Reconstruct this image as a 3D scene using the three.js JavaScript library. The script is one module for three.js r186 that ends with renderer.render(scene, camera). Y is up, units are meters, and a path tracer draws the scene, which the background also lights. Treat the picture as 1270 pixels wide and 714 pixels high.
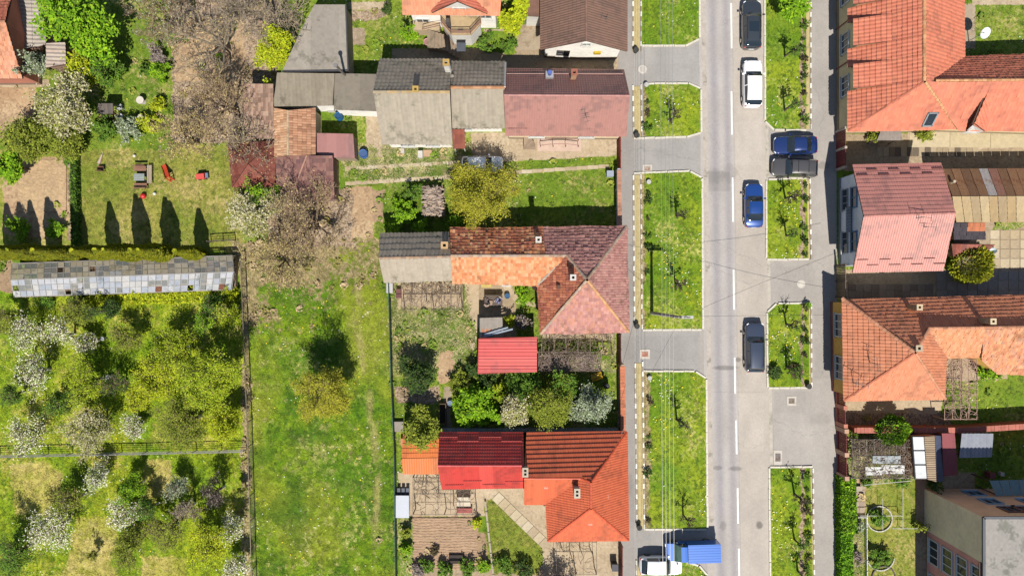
import * as THREE from 'three';
import { mergeGeometries, toCreasedNormals } from 'three/addons/utils/BufferGeometryUtils.js';

// ---------------------------------------------------------------- camera, sky, sun, exposure
const H = 70, SC = 13, CX = 635, CY = 357;             // drone height (m), pixels of the photograph per metre of ground
const scene = new THREE.Scene();
const camera = new THREE.PerspectiveCamera(2 * Math.atan(CY / SC / H) * 180 / Math.PI, 1270 / 714, 0.5, 900);
camera.position.set(0, H, 0); camera.up.set(0, 0, -1); camera.lookAt(0, 0, 0);
scene.add(camera);
const renderer = new THREE.WebGLRenderer({ antialias: true });
renderer.setSize(1024, 575);
renderer.toneMapping = THREE.LinearToneMapping;
renderer.toneMappingExposure = 1.5;
renderer.shadowMap.enabled = true; renderer.shadowMap.type = THREE.PCFSoftShadowMap;
{ // clear spring sky: deep blue overhead, paler toward the horizon
  const w = 256, h = 128, d = new Float32Array(w * h * 4);
  for (let j = 0; j < h; j++) for (let i = 0; i < w; i++) {
    const el = ((j + 0.5) / h - 0.5) * Math.PI, t = Math.max(0, Math.sin(el)), q = Math.pow(1 - t, 2.2);
    const k = (j * w + i) * 4;
    if (el >= 0) { d[k] = 0.09 + 0.28 * q; d[k + 1] = 0.145 + 0.275 * q; d[k + 2] = 0.255 + 0.225 * q; }
    else { d[k] = 0.16; d[k + 1] = 0.16; d[k + 2] = 0.13; }
    d[k + 3] = 1;
  }
  const sky = new THREE.DataTexture(d, w, h, THREE.RGBAFormat, THREE.FloatType);
  sky.mapping = THREE.EquirectangularReflectionMapping; sky.magFilter = THREE.LinearFilter; sky.minFilter = THREE.LinearFilter;
  sky.needsUpdate = true; scene.background = sky; scene.environment = sky;
}
const sun = new THREE.DirectionalLight(new THREE.Color().setRGB(1, 0.955, 0.86), 4.9);
sun.position.set(8, 100, 70); sun.target.position.set(0, 0, 0); sun.castShadow = true;
sun.shadow.mapSize.set(4096, 4096);
Object.assign(sun.shadow.camera, { left: -75, right: 75, top: 60, bottom: -60, near: 1, far: 300 });
scene.add(sun, sun.target);

// ---------------------------------------------------------------- helpers
function mulberry(a) { return () => { a |= 0; a = a + 0x6D2B79F5 | 0; let t = Math.imul(a ^ a >>> 15, 1 | a); t = t + Math.imul(t ^ t >>> 7, 61 | t) ^ t; return ((t ^ t >>> 14) >>> 0) / 4294967296; }; }
let R = mulberry(7);
const rr = (a, b) => a + (b - a) * R();
const pick = a => a[Math.floor(R() * a.length)];
const V = (x, y, z) => new THREE.Vector3(x, y, z);
const P = (px, py, h = 0) => V((px - CX) / SC * (1 - h / H), h, (py - CY) / SC * (1 - h / H)); // a point seen at a place of the photograph, at height h
const lerp = (a, b, t) => a + (b - a) * t, clamp = (x, a = 0, b = 1) => Math.max(a, Math.min(b, x));
const smooth = (a, b, x) => { const t = clamp((x - a) / (b - a)); return t * t * (3 - 2 * t); };
const s2l = c => c <= 0.04045 ? c / 12.92 : Math.pow((c + 0.055) / 1.055, 2.4), l2s = c => c <= 0.0031308 ? c * 12.92 : 1.055 * Math.pow(c, 1 / 2.4) - 0.055;
const EXPO = 1.75;                                                        // sunlit level of a horizontal surface
const C = (r, g, b) => [s2l(r / 255) / EXPO, s2l(g / 255) / EXPO, s2l(b / 255) / EXPO];   // base colour of what shows as r,g,b in full sun
const mul = (c, k) => [c[0] * k, c[1] * k, c[2] * k];
const mix3 = (a, b, t) => [lerp(a[0], b[0], t), lerp(a[1], b[1], t), lerp(a[2], b[2], t)];
const col3 = c => new THREE.Color().setRGB(c[0], c[1], c[2]);
function h2(x, y, s) { let n = Math.imul(x, 374761393) + Math.imul(y, 668265263) + Math.imul(s, 2147483647 ^ 0x5bd1e995) | 0; n = Math.imul(n ^ n >>> 13, 1274126177); return ((n ^ n >>> 16) >>> 0) / 4294967296; }
function vn(x, y, s = 0) { const xi = Math.floor(x), yi = Math.floor(y), fx = x - xi, fy = y - yi, u = fx * fx * (3 - 2 * fx), v = fy * fy * (3 - 2 * fy); return lerp(lerp(h2(xi, yi, s), h2(xi + 1, yi, s), u), lerp(h2(xi, yi + 1, s), h2(xi + 1, yi + 1, s), u), v); }
function fbm(x, y, s = 0, o = 4) { let a = 0, k = 0.5, t = 0; for (let i = 0; i < o; i++) { a += vn(x, y, s + i) * k; t += k; k *= 0.5; x *= 2.03; y *= 2.03; } return a / t; }
function inPoly(x, y, p) { let c = false; for (let i = 0, j = p.length - 1; i < p.length; j = i++) { if ((p[i][1] > y) !== (p[j][1] > y) && x < (p[j][0] - p[i][0]) * (y - p[i][1]) / (p[j][1] - p[i][1]) + p[i][0]) c = !c; } return c; }

const used = new Map();
function numbered(n) { const k = used.get(n) || 0; used.set(n, k + 1); return k ? n + '_' + String(k).padStart(3, '0') : n; }
function tag(o, label, category, group, kind) { if (label) o.userData.label = label; if (category) o.userData.category = category; if (group) o.userData.group = group; if (kind) o.userData.kind = kind; return o; }
function thing(name, label, category, pos = V(0, 0, 0), turn = 0, group) { const o = new THREE.Group(); o.name = numbered(name); o.position.copy(pos); o.rotation.y = turn; scene.add(o); return tag(o, label, category, group); }

// triangle collector: one mesh per build()
class MB {
  constructor() { this.p = []; this.c = []; this.u = []; this.col = [1, 1, 1]; }
  color(c) { this.col = c; return this; }
  tri(a, b, c, ua, ub, uc) {
    this.p.push(a.x, a.y, a.z, b.x, b.y, b.z, c.x, c.y, c.z);
    const k = this.col; this.c.push(k[0], k[1], k[2], k[0], k[1], k[2], k[0], k[1], k[2]);
    if (ua) this.u.push(ua[0], ua[1], ub[0], ub[1], uc[0], uc[1]);
    else {
      const nx = Math.abs((b.y - a.y) * (c.z - a.z) - (b.z - a.z) * (c.y - a.y)), ny = Math.abs((b.z - a.z) * (c.x - a.x) - (b.x - a.x) * (c.z - a.z)), nz = Math.abs((b.x - a.x) * (c.y - a.y) - (b.y - a.y) * (c.x - a.x));
      for (const q of [a, b, c]) { if (ny >= nx && ny >= nz) this.u.push(q.x, q.z); else if (nx > nz) this.u.push(q.z, q.y); else this.u.push(q.x, q.y); }
    }
    return this;
  }
  quad(a, b, c, d, ua, ub, uc, ud) { this.tri(a, b, c, ua, ub, uc); return this.tri(a, c, d, ua, uc, ud); }
  box(cx, cy, cz, sx, sy, sz, ry = 0, rz = 0) { // box by its centre
    const c = Math.cos(ry), s = Math.sin(ry), c2 = Math.cos(rz), s2 = Math.sin(rz);
    const q = (x, y, z) => { x *= sx / 2; y *= sy / 2; z *= sz / 2; const X = x * c2 - y * s2, Y = x * s2 + y * c2; return V(cx + X * c + z * s, cy + Y, cz - X * s + z * c); };
    const a = q(-1, -1, -1), b = q(1, -1, -1), d = q(-1, 1, -1), e = q(1, 1, -1), f = q(-1, -1, 1), g = q(1, -1, 1), h = q(-1, 1, 1), i = q(1, 1, 1);
    this.quad(d, h, i, e); this.quad(a, b, g, f); this.quad(f, g, i, h); this.quad(b, a, d, e); this.quad(g, b, e, i); this.quad(a, f, h, d); return this;
  }
  bar(a, b, w, h = w) { // rectangular bar between two points
    const d = b.clone().sub(a), L = d.length(); if (L < 1e-5) return this; d.divideScalar(L);
    const up = Math.abs(d.y) > 0.95 ? V(1, 0, 0) : V(0, 1, 0), s = d.clone().cross(up).normalize().multiplyScalar(w / 2), u = s.clone().cross(d).normalize().multiplyScalar(h / 2);
    const k = (o, i, j) => o.clone().addScaledVector(s, i).addScaledVector(u, j);
    const A = [k(a, -1, -1), k(a, 1, -1), k(a, 1, 1), k(a, -1, 1)], B = [k(b, -1, -1), k(b, 1, -1), k(b, 1, 1), k(b, -1, 1)];
    for (let i = 0; i < 4; i++) { const j = (i + 1) % 4; this.quad(A[i], A[j], B[j], B[i]); }
    this.quad(A[3], A[2], A[1], A[0]); this.quad(B[0], B[1], B[2], B[3]); return this;
  }
  tube(a, b, r0, r1, n = 6, cap = true) {
    const d = b.clone().sub(a).normalize(), up = Math.abs(d.y) > 0.95 ? V(1, 0, 0) : V(0, 1, 0), s = d.clone().cross(up).normalize(), u = s.clone().cross(d).normalize();
    const pt = (o, r, i) => { const t = i / n * Math.PI * 2; return V(o.x + (s.x * Math.cos(t) + u.x * Math.sin(t)) * r, o.y + (s.y * Math.cos(t) + u.y * Math.sin(t)) * r, o.z + (s.z * Math.cos(t) + u.z * Math.sin(t)) * r); };
    for (let i = 0; i < n; i++) { const a0 = pt(a, r0, i), a1 = pt(a, r0, i + 1), b0 = pt(b, r1, i), b1 = pt(b, r1, i + 1); this.quad(a0, b0, b1, a1); if (cap) { this.tri(b0, b, b1); this.tri(a1, a, a0); } }
    return this;
  }
  poly(pts, flip) { // flat polygon of 3D points, triangulated in its own plane
    const n = newell(pts), ax = Math.abs(n.y) > 0.5 ? 0 : Math.abs(n.x) > Math.abs(n.z) ? 1 : 2;
    const f = pts.map(q => ax === 0 ? new THREE.Vector2(q.x, q.z) : ax === 1 ? new THREE.Vector2(q.z, q.y) : new THREE.Vector2(q.x, q.y));
    for (const [i, j, k] of THREE.ShapeUtils.triangulateShape(f, [])) {
      const e1 = pts[j].clone().sub(pts[i]), e2 = pts[k].clone().sub(pts[i]), m = e1.cross(e2).dot(n) > 0;
      if (m !== !!flip) this.tri(pts[i], pts[j], pts[k]); else this.tri(pts[i], pts[k], pts[j]);
    }
    return this;
  }
  prism(pts, y0, y1) { // closed prism over plan points (Vector3, y ignored)
    let A = 0; for (let i = 0; i < pts.length; i++) { const a = pts[i], b = pts[(i + 1) % pts.length]; A += a.x * b.z - b.x * a.z; }
    const q = A > 0 ? pts.slice().reverse() : pts.slice();       // counter-clockwise seen from above
    const T = q.map(p => V(p.x, y1, p.z)), B = q.map(p => V(p.x, y0, p.z));
    this.poly(T);
    for (let i = 0; i < q.length; i++) { const j = (i + 1) % q.length; this.quad(B[i], B[j], T[j], T[i]); }
    return this;
  }
  geo() {
    const g = new THREE.BufferGeometry();
    g.setAttribute('position', new THREE.Float32BufferAttribute(this.p, 3)); g.setAttribute('color', new THREE.Float32BufferAttribute(this.c, 3)); g.setAttribute('uv', new THREE.Float32BufferAttribute(this.u, 2));
    g.computeVertexNormals(); return g;
  }
  build(name, m, parent) { const o = new THREE.Mesh(this.geo(), m); o.castShadow = o.receiveShadow = true; o.name = parent ? name : numbered(name); (parent || scene).add(o); return o; }
}
function newell(p) { const n = V(0, 0, 0); for (let i = 0; i < p.length; i++) { const a = p[i], b = p[(i + 1) % p.length]; n.x += (a.y - b.y) * (a.z + b.z); n.y += (a.z - b.z) * (a.x + b.x); n.z += (a.x - b.x) * (a.y + b.y); } return n.normalize(); }

// ---------------------------------------------------------------- textures and materials
function tex(w, h, f, srgb = true, rep = null) { // f(i, j) -> [r,g,b] in 0..1 (linear when srgb)
  const d = new Uint8Array(w * h * 4);
  for (let j = 0; j < h; j++) for (let i = 0; i < w; i++) { const c = f(i, j), k = (j * w + i) * 4; for (let e = 0; e < 3; e++) d[k + e] = clamp(srgb ? l2s(c[e]) : c[e]) * 255; d[k + 3] = 255; }
  const t = new THREE.DataTexture(d, w, h, THREE.RGBAFormat); t.magFilter = THREE.LinearFilter; t.minFilter = THREE.LinearMipmapLinearFilter; t.generateMipmaps = true;
  t.wrapS = t.wrapT = THREE.RepeatWrapping; if (srgb) t.colorSpace = THREE.SRGBColorSpace; if (rep) t.repeat.set(rep[0], rep[1]); t.needsUpdate = true; return t;
}
// tileable noise
function tn(i, j, n, f, s) { const x = i / n * f, y = j / n * f, xi = Math.floor(x), yi = Math.floor(y), fx = x - xi, fy = y - yi, u = fx * fx * (3 - 2 * fx), v = fy * fy * (3 - 2 * fy), m = k => ((k % f) + f) % f; return lerp(lerp(h2(m(xi), m(yi), s), h2(m(xi + 1), m(yi), s), u), lerp(h2(m(xi), m(yi + 1), s), h2(m(xi + 1), m(yi + 1), s), u), v); }
const N = 512;
const grainT = tex(N, N, (i, j) => { const g = 0.72 + 0.16 * tn(i, j, N, 6, 1) + 0.14 * tn(i, j, N, 24, 2) + 0.14 * tn(i, j, N, 128, 3) - 0.02; return [g, g * (0.985 + 0.03 * tn(i, j, N, 10, 4)), g * (0.97 + 0.05 * tn(i, j, N, 14, 5))]; }, true, [1 / 6, 1 / 6]);
const mossT = tex(N, N, (i, j) => { const a = tn(i, j, N, 5, 11) * 0.5 + tn(i, j, N, 17, 12) * 0.3 + tn(i, j, N, 60, 13) * 0.2, s = smooth(0.52, 0.72, a), g = 0.78 + 0.16 * tn(i, j, N, 40, 14) + 0.1 * tn(i, j, N, 160, 15); return [g * lerp(1, 0.62, s), g * lerp(1, 0.64, s), g * lerp(1, 0.6, s)]; }, true, [1 / 9, 1 / 9]);
const bumpT = tex(256, 256, (i, j) => { const g = 0.5 * tn(i, j, 256, 16, 21) + 0.3 * tn(i, j, 256, 48, 22) + 0.2 * tn(i, j, 256, 128, 23); return [g, g, g]; }, false, [1 / 2, 1 / 2]);
const rustT = tex(N, N, (i, j) => { const a = tn(i, j, N, 7, 31) * 0.5 + tn(i, j, N, 30, 32) * 0.3 + tn(i, j, N, 90, 33) * 0.2, s = smooth(0.42, 0.62, a), g = 0.7 + 0.3 * tn(i, j, N, 70, 34); return [g * lerp(1, 0.75, s), g * lerp(1, 0.55, s), g * lerp(1, 0.42, s)]; }, true, [1 / 5, 1 / 5]);
const stainT = tex(N, N, (i, j) => { const st = tn(i, j, N, 64, 41) * 0.5 + tn(i, Math.floor(j / 6), N, 90, 42) * 0.5, a = tn(i, j, N, 5, 43) * 0.6 + tn(i, j, N, 20, 44) * 0.4, d = smooth(0.5, 0.8, a), g = 0.88 + 0.16 * st + 0.08 * tn(i, j, N, 150, 45); return [g * lerp(1, 0.74, d), g * lerp(1, 0.78, d), g * lerp(1, 0.82, d)]; }, true, [1 / 7, 1 / 7]);
const M = {};
const std = (o) => new THREE.MeshStandardMaterial({ vertexColors: true, side: THREE.DoubleSide, roughness: 0.9, metalness: 0, ...o });
M.plaster = std({ map: grainT, roughness: 0.95 });
M.tile = std({ map: mossT, roughness: 0.85 });
M.cleanTile = std({ map: stainT, roughness: 0.75 });
M.metal = std({ map: stainT, roughness: 0.55 });
M.rust = std({ map: rustT, roughness: 0.85 });
M.asbestos = std({ map: mossT, roughness: 0.95 });
M.wood = std({ map: grainT, roughness: 0.9 });
M.concrete = std({ map: mossT, roughness: 0.95, bumpMap: bumpT, bumpScale: 0.01 });
M.flat = std({ map: grainT, roughness: 0.8 });
M.paint = std({ roughness: 0.7, map: grainT });
M.steel = std({ roughness: 0.4, metalness: 0.6 });
M.glass = new THREE.MeshStandardMaterial({ color: col3([0.02, 0.03, 0.04]), roughness: 0.08, metalness: 0 });
M.leaf = new THREE.MeshPhysicalMaterial({ vertexColors: true, side: THREE.DoubleSide, roughness: 0.9, transmission: 0.2, thickness: 0, ior: 1.3 });
M.bark = std({ map: grainT, roughness: 1 });
M.rubber = std({ roughness: 0.9 });

// ================================================================ ground: one sheet, soil and grass painted as matter
const GW = 2048, GH = 1156, GX0 = -65, GY0 = -38, GPX = 1400, GPY = 790;      // extent in plan pixels
const pal = {
  meadow: [C(102, 144, 4), C(142, 170, 16), C(60, 102, 2), C(202, 196, 116)],
  verge: [C(110, 146, 10), C(156, 172, 28), C(68, 102, 4), C(206, 198, 116)],
  lawn: [C(134, 148, 44), C(168, 162, 72), C(92, 116, 26), C(204, 182, 118)],
  orchard: [C(132, 164, 6), C(172, 184, 26), C(80, 118, 4), C(218, 202, 104)],
  straw: [C(206, 190, 104), C(176, 176, 62), C(150, 154, 44), C(226, 206, 138)],
  green: [C(106, 138, 20), C(140, 160, 42), C(70, 102, 14), C(194, 182, 112)],
  dry: [C(176, 156, 112), C(150, 144, 82), C(120, 112, 66), C(206, 182, 140)],
  soil: [C(182, 150, 116), C(204, 172, 134), C(146, 116, 90), C(218, 192, 154)],
  bed: [C(170, 142, 112), C(190, 158, 126), C(134, 108, 84), C(206, 178, 142)],
  garden: [C(122, 146, 46), C(166, 162, 92), C(86, 122, 24), C(206, 188, 146)],
  litter: [C(150, 126, 104), C(182, 154, 124), C(110, 94, 78), C(204, 182, 156)],
  concrete: [C(204, 182, 152), C(190, 168, 138), C(168, 148, 122), C(216, 198, 172)],
  slab: [C(186, 168, 144), C(172, 152, 128), C(150, 130, 108), C(204, 188, 164)],
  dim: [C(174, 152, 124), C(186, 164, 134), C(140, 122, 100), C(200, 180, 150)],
};
const region = (k, ...p) => { let x0 = 1e9, x1 = -1e9, y0 = 1e9, y1 = -1e9; for (const q of p) { x0 = Math.min(x0, q[0]); x1 = Math.max(x1, q[0]); y0 = Math.min(y0, q[1]); y1 = Math.max(y1, q[1]); } return { k, p, b: [x0 - 6, x1 + 6, y0 - 6, y1 + 6] }; };
const box4 = (k, x0, y0, x1, y1) => region(k, [x0, y0], [x1, y0], [x1, y1], [x0, y1]);
const regions = [
  box4('orchard', -70, 362, 303, 760), box4('orchard', -70, 556, 303, 760), region('straw', [10, 578], [56, 570], [80, 590], [60, 640], [20, 640]), region('straw', [96, 640], [150, 640], [136, 700], [170, 740], [60, 760], [80, 700]), region('straw', [184, 570], [214, 572], [210, 600], [180, 640], [170, 610]), region('straw', [176, 690], [232, 690], [230, 760], [170, 760]), box4('lawn', -70, 180, 300, 312), box4('green', -70, -40, 215, 185),
  box4('litter', 213, -40, 345, 178), region('soil', [218, 20], [300, 20], [305, 96], [216, 100]), box4('soil', -70, 106, 44, 150), box4('bed', -70, 140, 20, 172), box4('concrete', -70, 98, 60, 108),
  region('soil', [20, 196], [82, 192], [86, 268], [60, 296], [4, 290], [2, 230]), box4('litter', 84, 186, 94, 300), box4('bed', -70, 320, 14, 362),
  box4('dry', 300, 300, 320, 760), region('dry', [286, 300], [470, 296], [474, 352], [440, 356], [402, 340], [372, 392], [340, 400], [308, 396]), box4('litter', 330, 235, 440, 306),
  region('meadow', [309, 404], [345, 404], [380, 340], [410, 334], [440, 354], [474, 356], [487, 400], [490, 760], [312, 760]),
  box4('soil', 436, 232, 462, 296), box4('bed', 462, 234, 476, 276), box4('green', 476, 196, 764, 284), box4('green', 430, 0, 498, 70), region('litter', [434, 12], [486, 14], [470, 24], [438, 26]), box4('slab', 434, 34, 452, 56), box4('concrete', 430, 2, 480, 12),
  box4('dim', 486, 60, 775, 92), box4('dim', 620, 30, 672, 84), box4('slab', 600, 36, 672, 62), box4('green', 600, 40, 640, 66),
  box4('garden', 424, 180, 590, 222), box4('concrete', 466, 140, 474, 196), box4('concrete', 454, 140, 466, 184),
  region('concrete', [584, 164], [766, 164], [766, 193], [584, 203]),
  region('concrete', [428, 206], [576, 198], [576, 203], [428, 212]), region('concrete', [428, 225], [752, 204], [756, 208], [428, 230]),
  box4('garden', 486, 348, 600, 460), region('concrete', [492, 350], [574, 350], [574, 382], [492, 382]),
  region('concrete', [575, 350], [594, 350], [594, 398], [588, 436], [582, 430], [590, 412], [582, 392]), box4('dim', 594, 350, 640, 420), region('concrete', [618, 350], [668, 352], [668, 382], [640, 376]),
  region('green', [632, 354], [668, 354], [668, 380], [650, 372]), box4('soil', 545, 436, 562, 478), box4('slab', 550, 480, 566, 535), box4('litter', 488, 478, 545, 500),
  box4('garden', 668, 412, 764, 462), box4('green', 688, 424, 760, 446), box4('concrete', 672, 412, 762, 422), box4('green', 560, 462, 764, 538),
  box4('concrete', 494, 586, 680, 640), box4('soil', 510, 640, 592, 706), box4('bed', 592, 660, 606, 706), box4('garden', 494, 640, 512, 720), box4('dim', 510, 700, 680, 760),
  region('lawn', [602, 622], [612, 618], [672, 676], [668, 712], [614, 712], [604, 690]), region('concrete', [612, 612], [680, 612], [680, 668], [770, 668], [770, 760], [676, 760], [672, 676]),
  region('slab', [610, 614], [622, 612], [682, 672], [672, 678]),
  // east side
  box4('green', 1196, -40, 1340, 34), box4('slab', 1186, 4, 1210, 60), box4('green', 1220, 24, 1340, 70), box4('concrete', 1206, -4, 1340, 6),
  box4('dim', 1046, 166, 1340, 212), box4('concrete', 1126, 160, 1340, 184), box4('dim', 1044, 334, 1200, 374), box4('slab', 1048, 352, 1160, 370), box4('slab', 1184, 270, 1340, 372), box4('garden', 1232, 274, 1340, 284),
  box4('concrete', 1048, 490, 1175, 514), box4('concrete', 1170, 440, 1250, 474), box4('green', 1170, 472, 1340, 530), box4('litter', 1046, 512, 1180, 530),
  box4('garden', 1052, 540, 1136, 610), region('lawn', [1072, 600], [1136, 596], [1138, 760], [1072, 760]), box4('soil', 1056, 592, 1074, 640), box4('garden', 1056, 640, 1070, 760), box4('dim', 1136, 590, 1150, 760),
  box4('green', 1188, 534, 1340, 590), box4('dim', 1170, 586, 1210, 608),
  // street verges
  box4('verge', 790, -40, 880, 760), box4('verge', 940, -40, 1012, 760), region('dry', [794, 214], [800, 214], [800, 408], [794, 408]), box4('dry', 798, 461, 806, 655), box4('dry', 797, 104, 802, 169), box4('litter', 993, -40, 997, 760),
];
function groundAt(x, y) {
  const wx = x + (fbm(x * 0.09, y * 0.09, 41, 3) - 0.5) * 9, wy = y + (fbm(x * 0.09, y * 0.09, 47, 3) - 0.5) * 9;
  let k = 'green';
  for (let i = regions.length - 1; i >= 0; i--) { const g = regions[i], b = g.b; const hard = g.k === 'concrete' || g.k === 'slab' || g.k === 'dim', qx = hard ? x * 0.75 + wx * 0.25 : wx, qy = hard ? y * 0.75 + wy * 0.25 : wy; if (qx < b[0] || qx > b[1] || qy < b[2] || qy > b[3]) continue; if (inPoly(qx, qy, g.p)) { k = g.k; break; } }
  if ((k === 'dry' || k === 'meadow') && x > 318 && x < 486 && y > 296) { const t = smooth(318, 470, y + (fbm(x * 0.03, y * 0.03, 141, 3) - 0.5) * 150 + smooth(390, 420, x) * 45); k = fbm(x * 0.35, y * 0.35, 143, 3) * 0.75 + fbm(x * 0.08, y * 0.08, 145, 2) * 0.25 < 0.3 + 0.46 * t ? 'meadow' : 'dry'; }
  return k;
}
const soft = { straw: 1, meadow: 1, verge: 1, lawn: 1, orchard: 1, green: 1, garden: 0.8, dry: 0.7 };
function groundCol(x, y, k) {
  const p = pal[k], n1 = fbm(x * 0.022, y * 0.022, 51, 4), n2 = fbm(x * 0.11, y * 0.11, 57, 3), n3 = fbm(x * 0.42, y * 0.42, 63, 2), n4 = vn(x * 1.1, y * 1.1, 69);
  let c = mix3(p[0], p[1], smooth(0.3, 0.7, n1 * 0.6 + n2 * 0.4));
  const grassy = soft[k] || 0;
  c = mix3(c, p[2], smooth(0.52, 0.7, n3 * 0.65 + n2 * 0.35) * (grassy ? 0.75 : 0.6));
  const pale = fbm(x * 0.035, y * 0.035, 75, 3), wisp = fbm(x * 0.5 + 3 * n2, y * 0.5, 79, 2);
  c = mix3(c, p[3], smooth(0.5, 0.8, pale * 0.5 + wisp * 0.5 + (k === 'verge' ? -0.04 : k === 'meadow' ? -0.03 : 0.01)) * 0.95);
  if (k === 'meadow' || k === 'verge' || k === 'orchard') c = mix3(c, p[2], smooth(0.58, 0.76, fbm(x * 0.5, y * 0.42, 97, 2)) * (k === 'verge' ? 0.45 : 0.8));
  if (k === 'meadow') { c = mix3(c, C(172, 176, 52), smooth(0.44, 0.66, fbm(x * 0.013 + 4, y * 0.011, 151, 3)) * 0.62); c = mix3(c, C(60, 108, 4), smooth(0.52, 0.7, fbm(x * 0.03, y * 0.03, 153, 3)) * 0.5); const tr = Math.abs(x - 452 - 12 * Math.sin(y * 0.013) - 6 * fbm(y * 0.03, 2, 155, 2)); c = mix3(c, C(190, 178, 110), smooth(7, 2, tr) * smooth(0.42, 0.62, fbm(x * 0.12, y * 0.05, 157, 2)) * 0.7); }
  if (k === 'garden' || k === 'litter' || k === 'dry') { c = mix3(c, p[3], smooth(0.48, 0.62, fbm(x * 0.75, y * 0.75, 103, 2)) * 0.8); c = mix3(c, p[2], smooth(0.54, 0.68, fbm(x * 0.8, y * 0.8, 107, 2)) * 0.8); }
  if (k === 'meadow') c = mix3(c, p[3], smooth(0.66, 0.78, fbm(x * 0.22, y * 0.22, 99, 2)) * smooth(0.35, 0.6, fbm(x * 0.018, y * 0.018, 101, 2)) * 0.9);
  const s = 0.8 + 0.4 * n4 * (grassy ? 1 : 0.55) + (grassy ? 0 : 0.09);
  return mul(c, s);
}
{
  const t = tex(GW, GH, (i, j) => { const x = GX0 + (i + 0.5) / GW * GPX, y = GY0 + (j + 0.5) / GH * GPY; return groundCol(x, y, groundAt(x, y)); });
  t.wrapS = t.wrapT = THREE.MirroredRepeatWrapping; M.ground = new THREE.MeshStandardMaterial({ map: t, roughness: 1, side: THREE.DoubleSide, bumpMap: bumpT, bumpScale: 0.03 });
}
// asphalt with worn wheel tracks, patches, hairline cracks and oil stains
const cracks = [[[868, 150], [905, 200], [946, 262]], [[880, 330], [930, 352], [1000, 330], [1036, 312]], [[890, 300], [925, 318], [946, 331]], [[770, 452], [800, 430], [860, 452]], [[955, 330], [990, 300], [1030, 338]], [[872, 44], [915, 20], [946, 6]], [[960, 520], [1000, 540], [1036, 530]], [[900, 540], [930, 556], [952, 548]], [[1008, 100], [1022, 140], [1010, 190]], [[1008, 400], [1026, 430], [1018, 470]], [[772, 190], [800, 184], [866, 200]]];
function segd(x, y, a, b) { const dx = b[0] - a[0], dy = b[1] - a[1], t = clamp(((x - a[0]) * dx + (y - a[1]) * dy) / (dx * dx + dy * dy)); return Math.hypot(x - a[0] - dx * t, y - a[1] - dy * t); }
const stains = [[900, 456, 16, 3, 0.4], [992, 652, 6, 3, 0], [942, 651, 4, 5, 0.55], [916, 446, 4, 3, 0.45], [886, 218, 12, 10, 0.2], [905, 214, 9, 12, 0.15], [890, 580, 6, 3, 0.3], [912, 581, 8, 3, 0.35], [897, 652, 4, 6, 0.25], [992, 300, 9, 6, 0.1], [1022, 205, 8, 5, 0.3], [1018, 520, 14, 8, 0.12], [880, 690, 10, 7, 0.15], [820, 190, 12, 7, 0.1], [780, 600, 5, 14, 0.12]];
const patches = [[878, 212, 906, 238, 0.86], [960, 484, 1000, 512, 0.94], [910, 488, 948, 560, 1.05], [1008, 60, 1030, 120, 0.95], [1010, 380, 1034, 470, 0.94], [772, 416, 866, 446, 0.95], [800, 60, 866, 80, 1.04], [912, 150, 946, 205, 1.05], [956, 330, 1000, 372, 0.96], [768, 300, 786, 380, 0.93], [960, 524, 1034, 574, 1.04]];
function asphalt(x, y) {
  const rx = x - y * 0.0155;                       // the street is turned by a degree
  let c;
  const lane = rx > 866.5 && rx < 908, n = fbm(x * 0.05, y * 0.03, 81, 4), f = vn(x * 1.4, y * 1.4, 83), m = fbm(x * 0.3, y * 0.3, 85, 3);
  if (lane) { c = C(196, 188, 182); const w = Math.exp(-Math.pow((rx - 884) / 5.5, 2)) + 0.9 * Math.exp(-Math.pow((rx - 900) / 5, 2)); c = mix3(c, C(166, 160, 162), clamp(w * (0.5 + 0.7 * n))); }
  else if (rx >= 908 && rx < 948) c = C(198, 187, 176);
  else if (x < 868 && x > 787) c = C(172, 167, 163);
  else if (x <= 787) c = C(166, 160, 155);
  else c = C(182, 174, 167);
  c = mul(c, 0.8 + 0.3 * n + 0.1 * m); c = mul(c, 0.9 + 0.2 * f);
  for (const s of stains) { const d = Math.pow((x - s[0]) / s[2], 2) + Math.pow((y - s[1]) / s[3], 2); if (d < 2.2) c = mul(c, 1 - s[4] * smooth(1.5, 0.3, d * (0.7 + 0.6 * m))); }
  for (const [x0, y0, x1, y1, k] of patches) if (x > x0 + m && x < x1 - m && y > y0 + m && y < y1 - m) c = mul(c, k);
  const wx = x + (fbm(x * 0.2, y * 0.2, 91, 3) - 0.5) * 8, wy = y + (fbm(x * 0.2, y * 0.2, 93, 3) - 0.5) * 8;
  for (const k of cracks) for (let i = 0; i + 1 < k.length; i++) { const d = segd(wx, wy, k[i], k[i + 1]); if (d < 0.5) c = mul(c, 0.86); }
  if (Math.abs(rx - 908) < 0.35 || Math.abs(rx - 947.6) < 0.4 || (x > 868 && x < 950 && (Math.abs(y - 486) < 0.3 || Math.abs(y - 128) < 0.25))) c = mul(c, 0.82);
  return c;
}
{
  const t = tex(GW, GH, (i, j) => asphalt(GX0 + (i + 0.5) / GW * GPX, GY0 + (j + 0.5) / GH * GPY));
  t.wrapS = t.wrapT = THREE.MirroredRepeatWrapping; M.asphalt = new THREE.MeshStandardMaterial({ map: t, roughness: 0.92, side: THREE.DoubleSide, bumpMap: bumpT, bumpScale: 0.004 });
}
const guv = q => [(q.x * SC + CX - GX0) / GPX, (q.z * SC + CY - GY0) / GPY];
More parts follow.
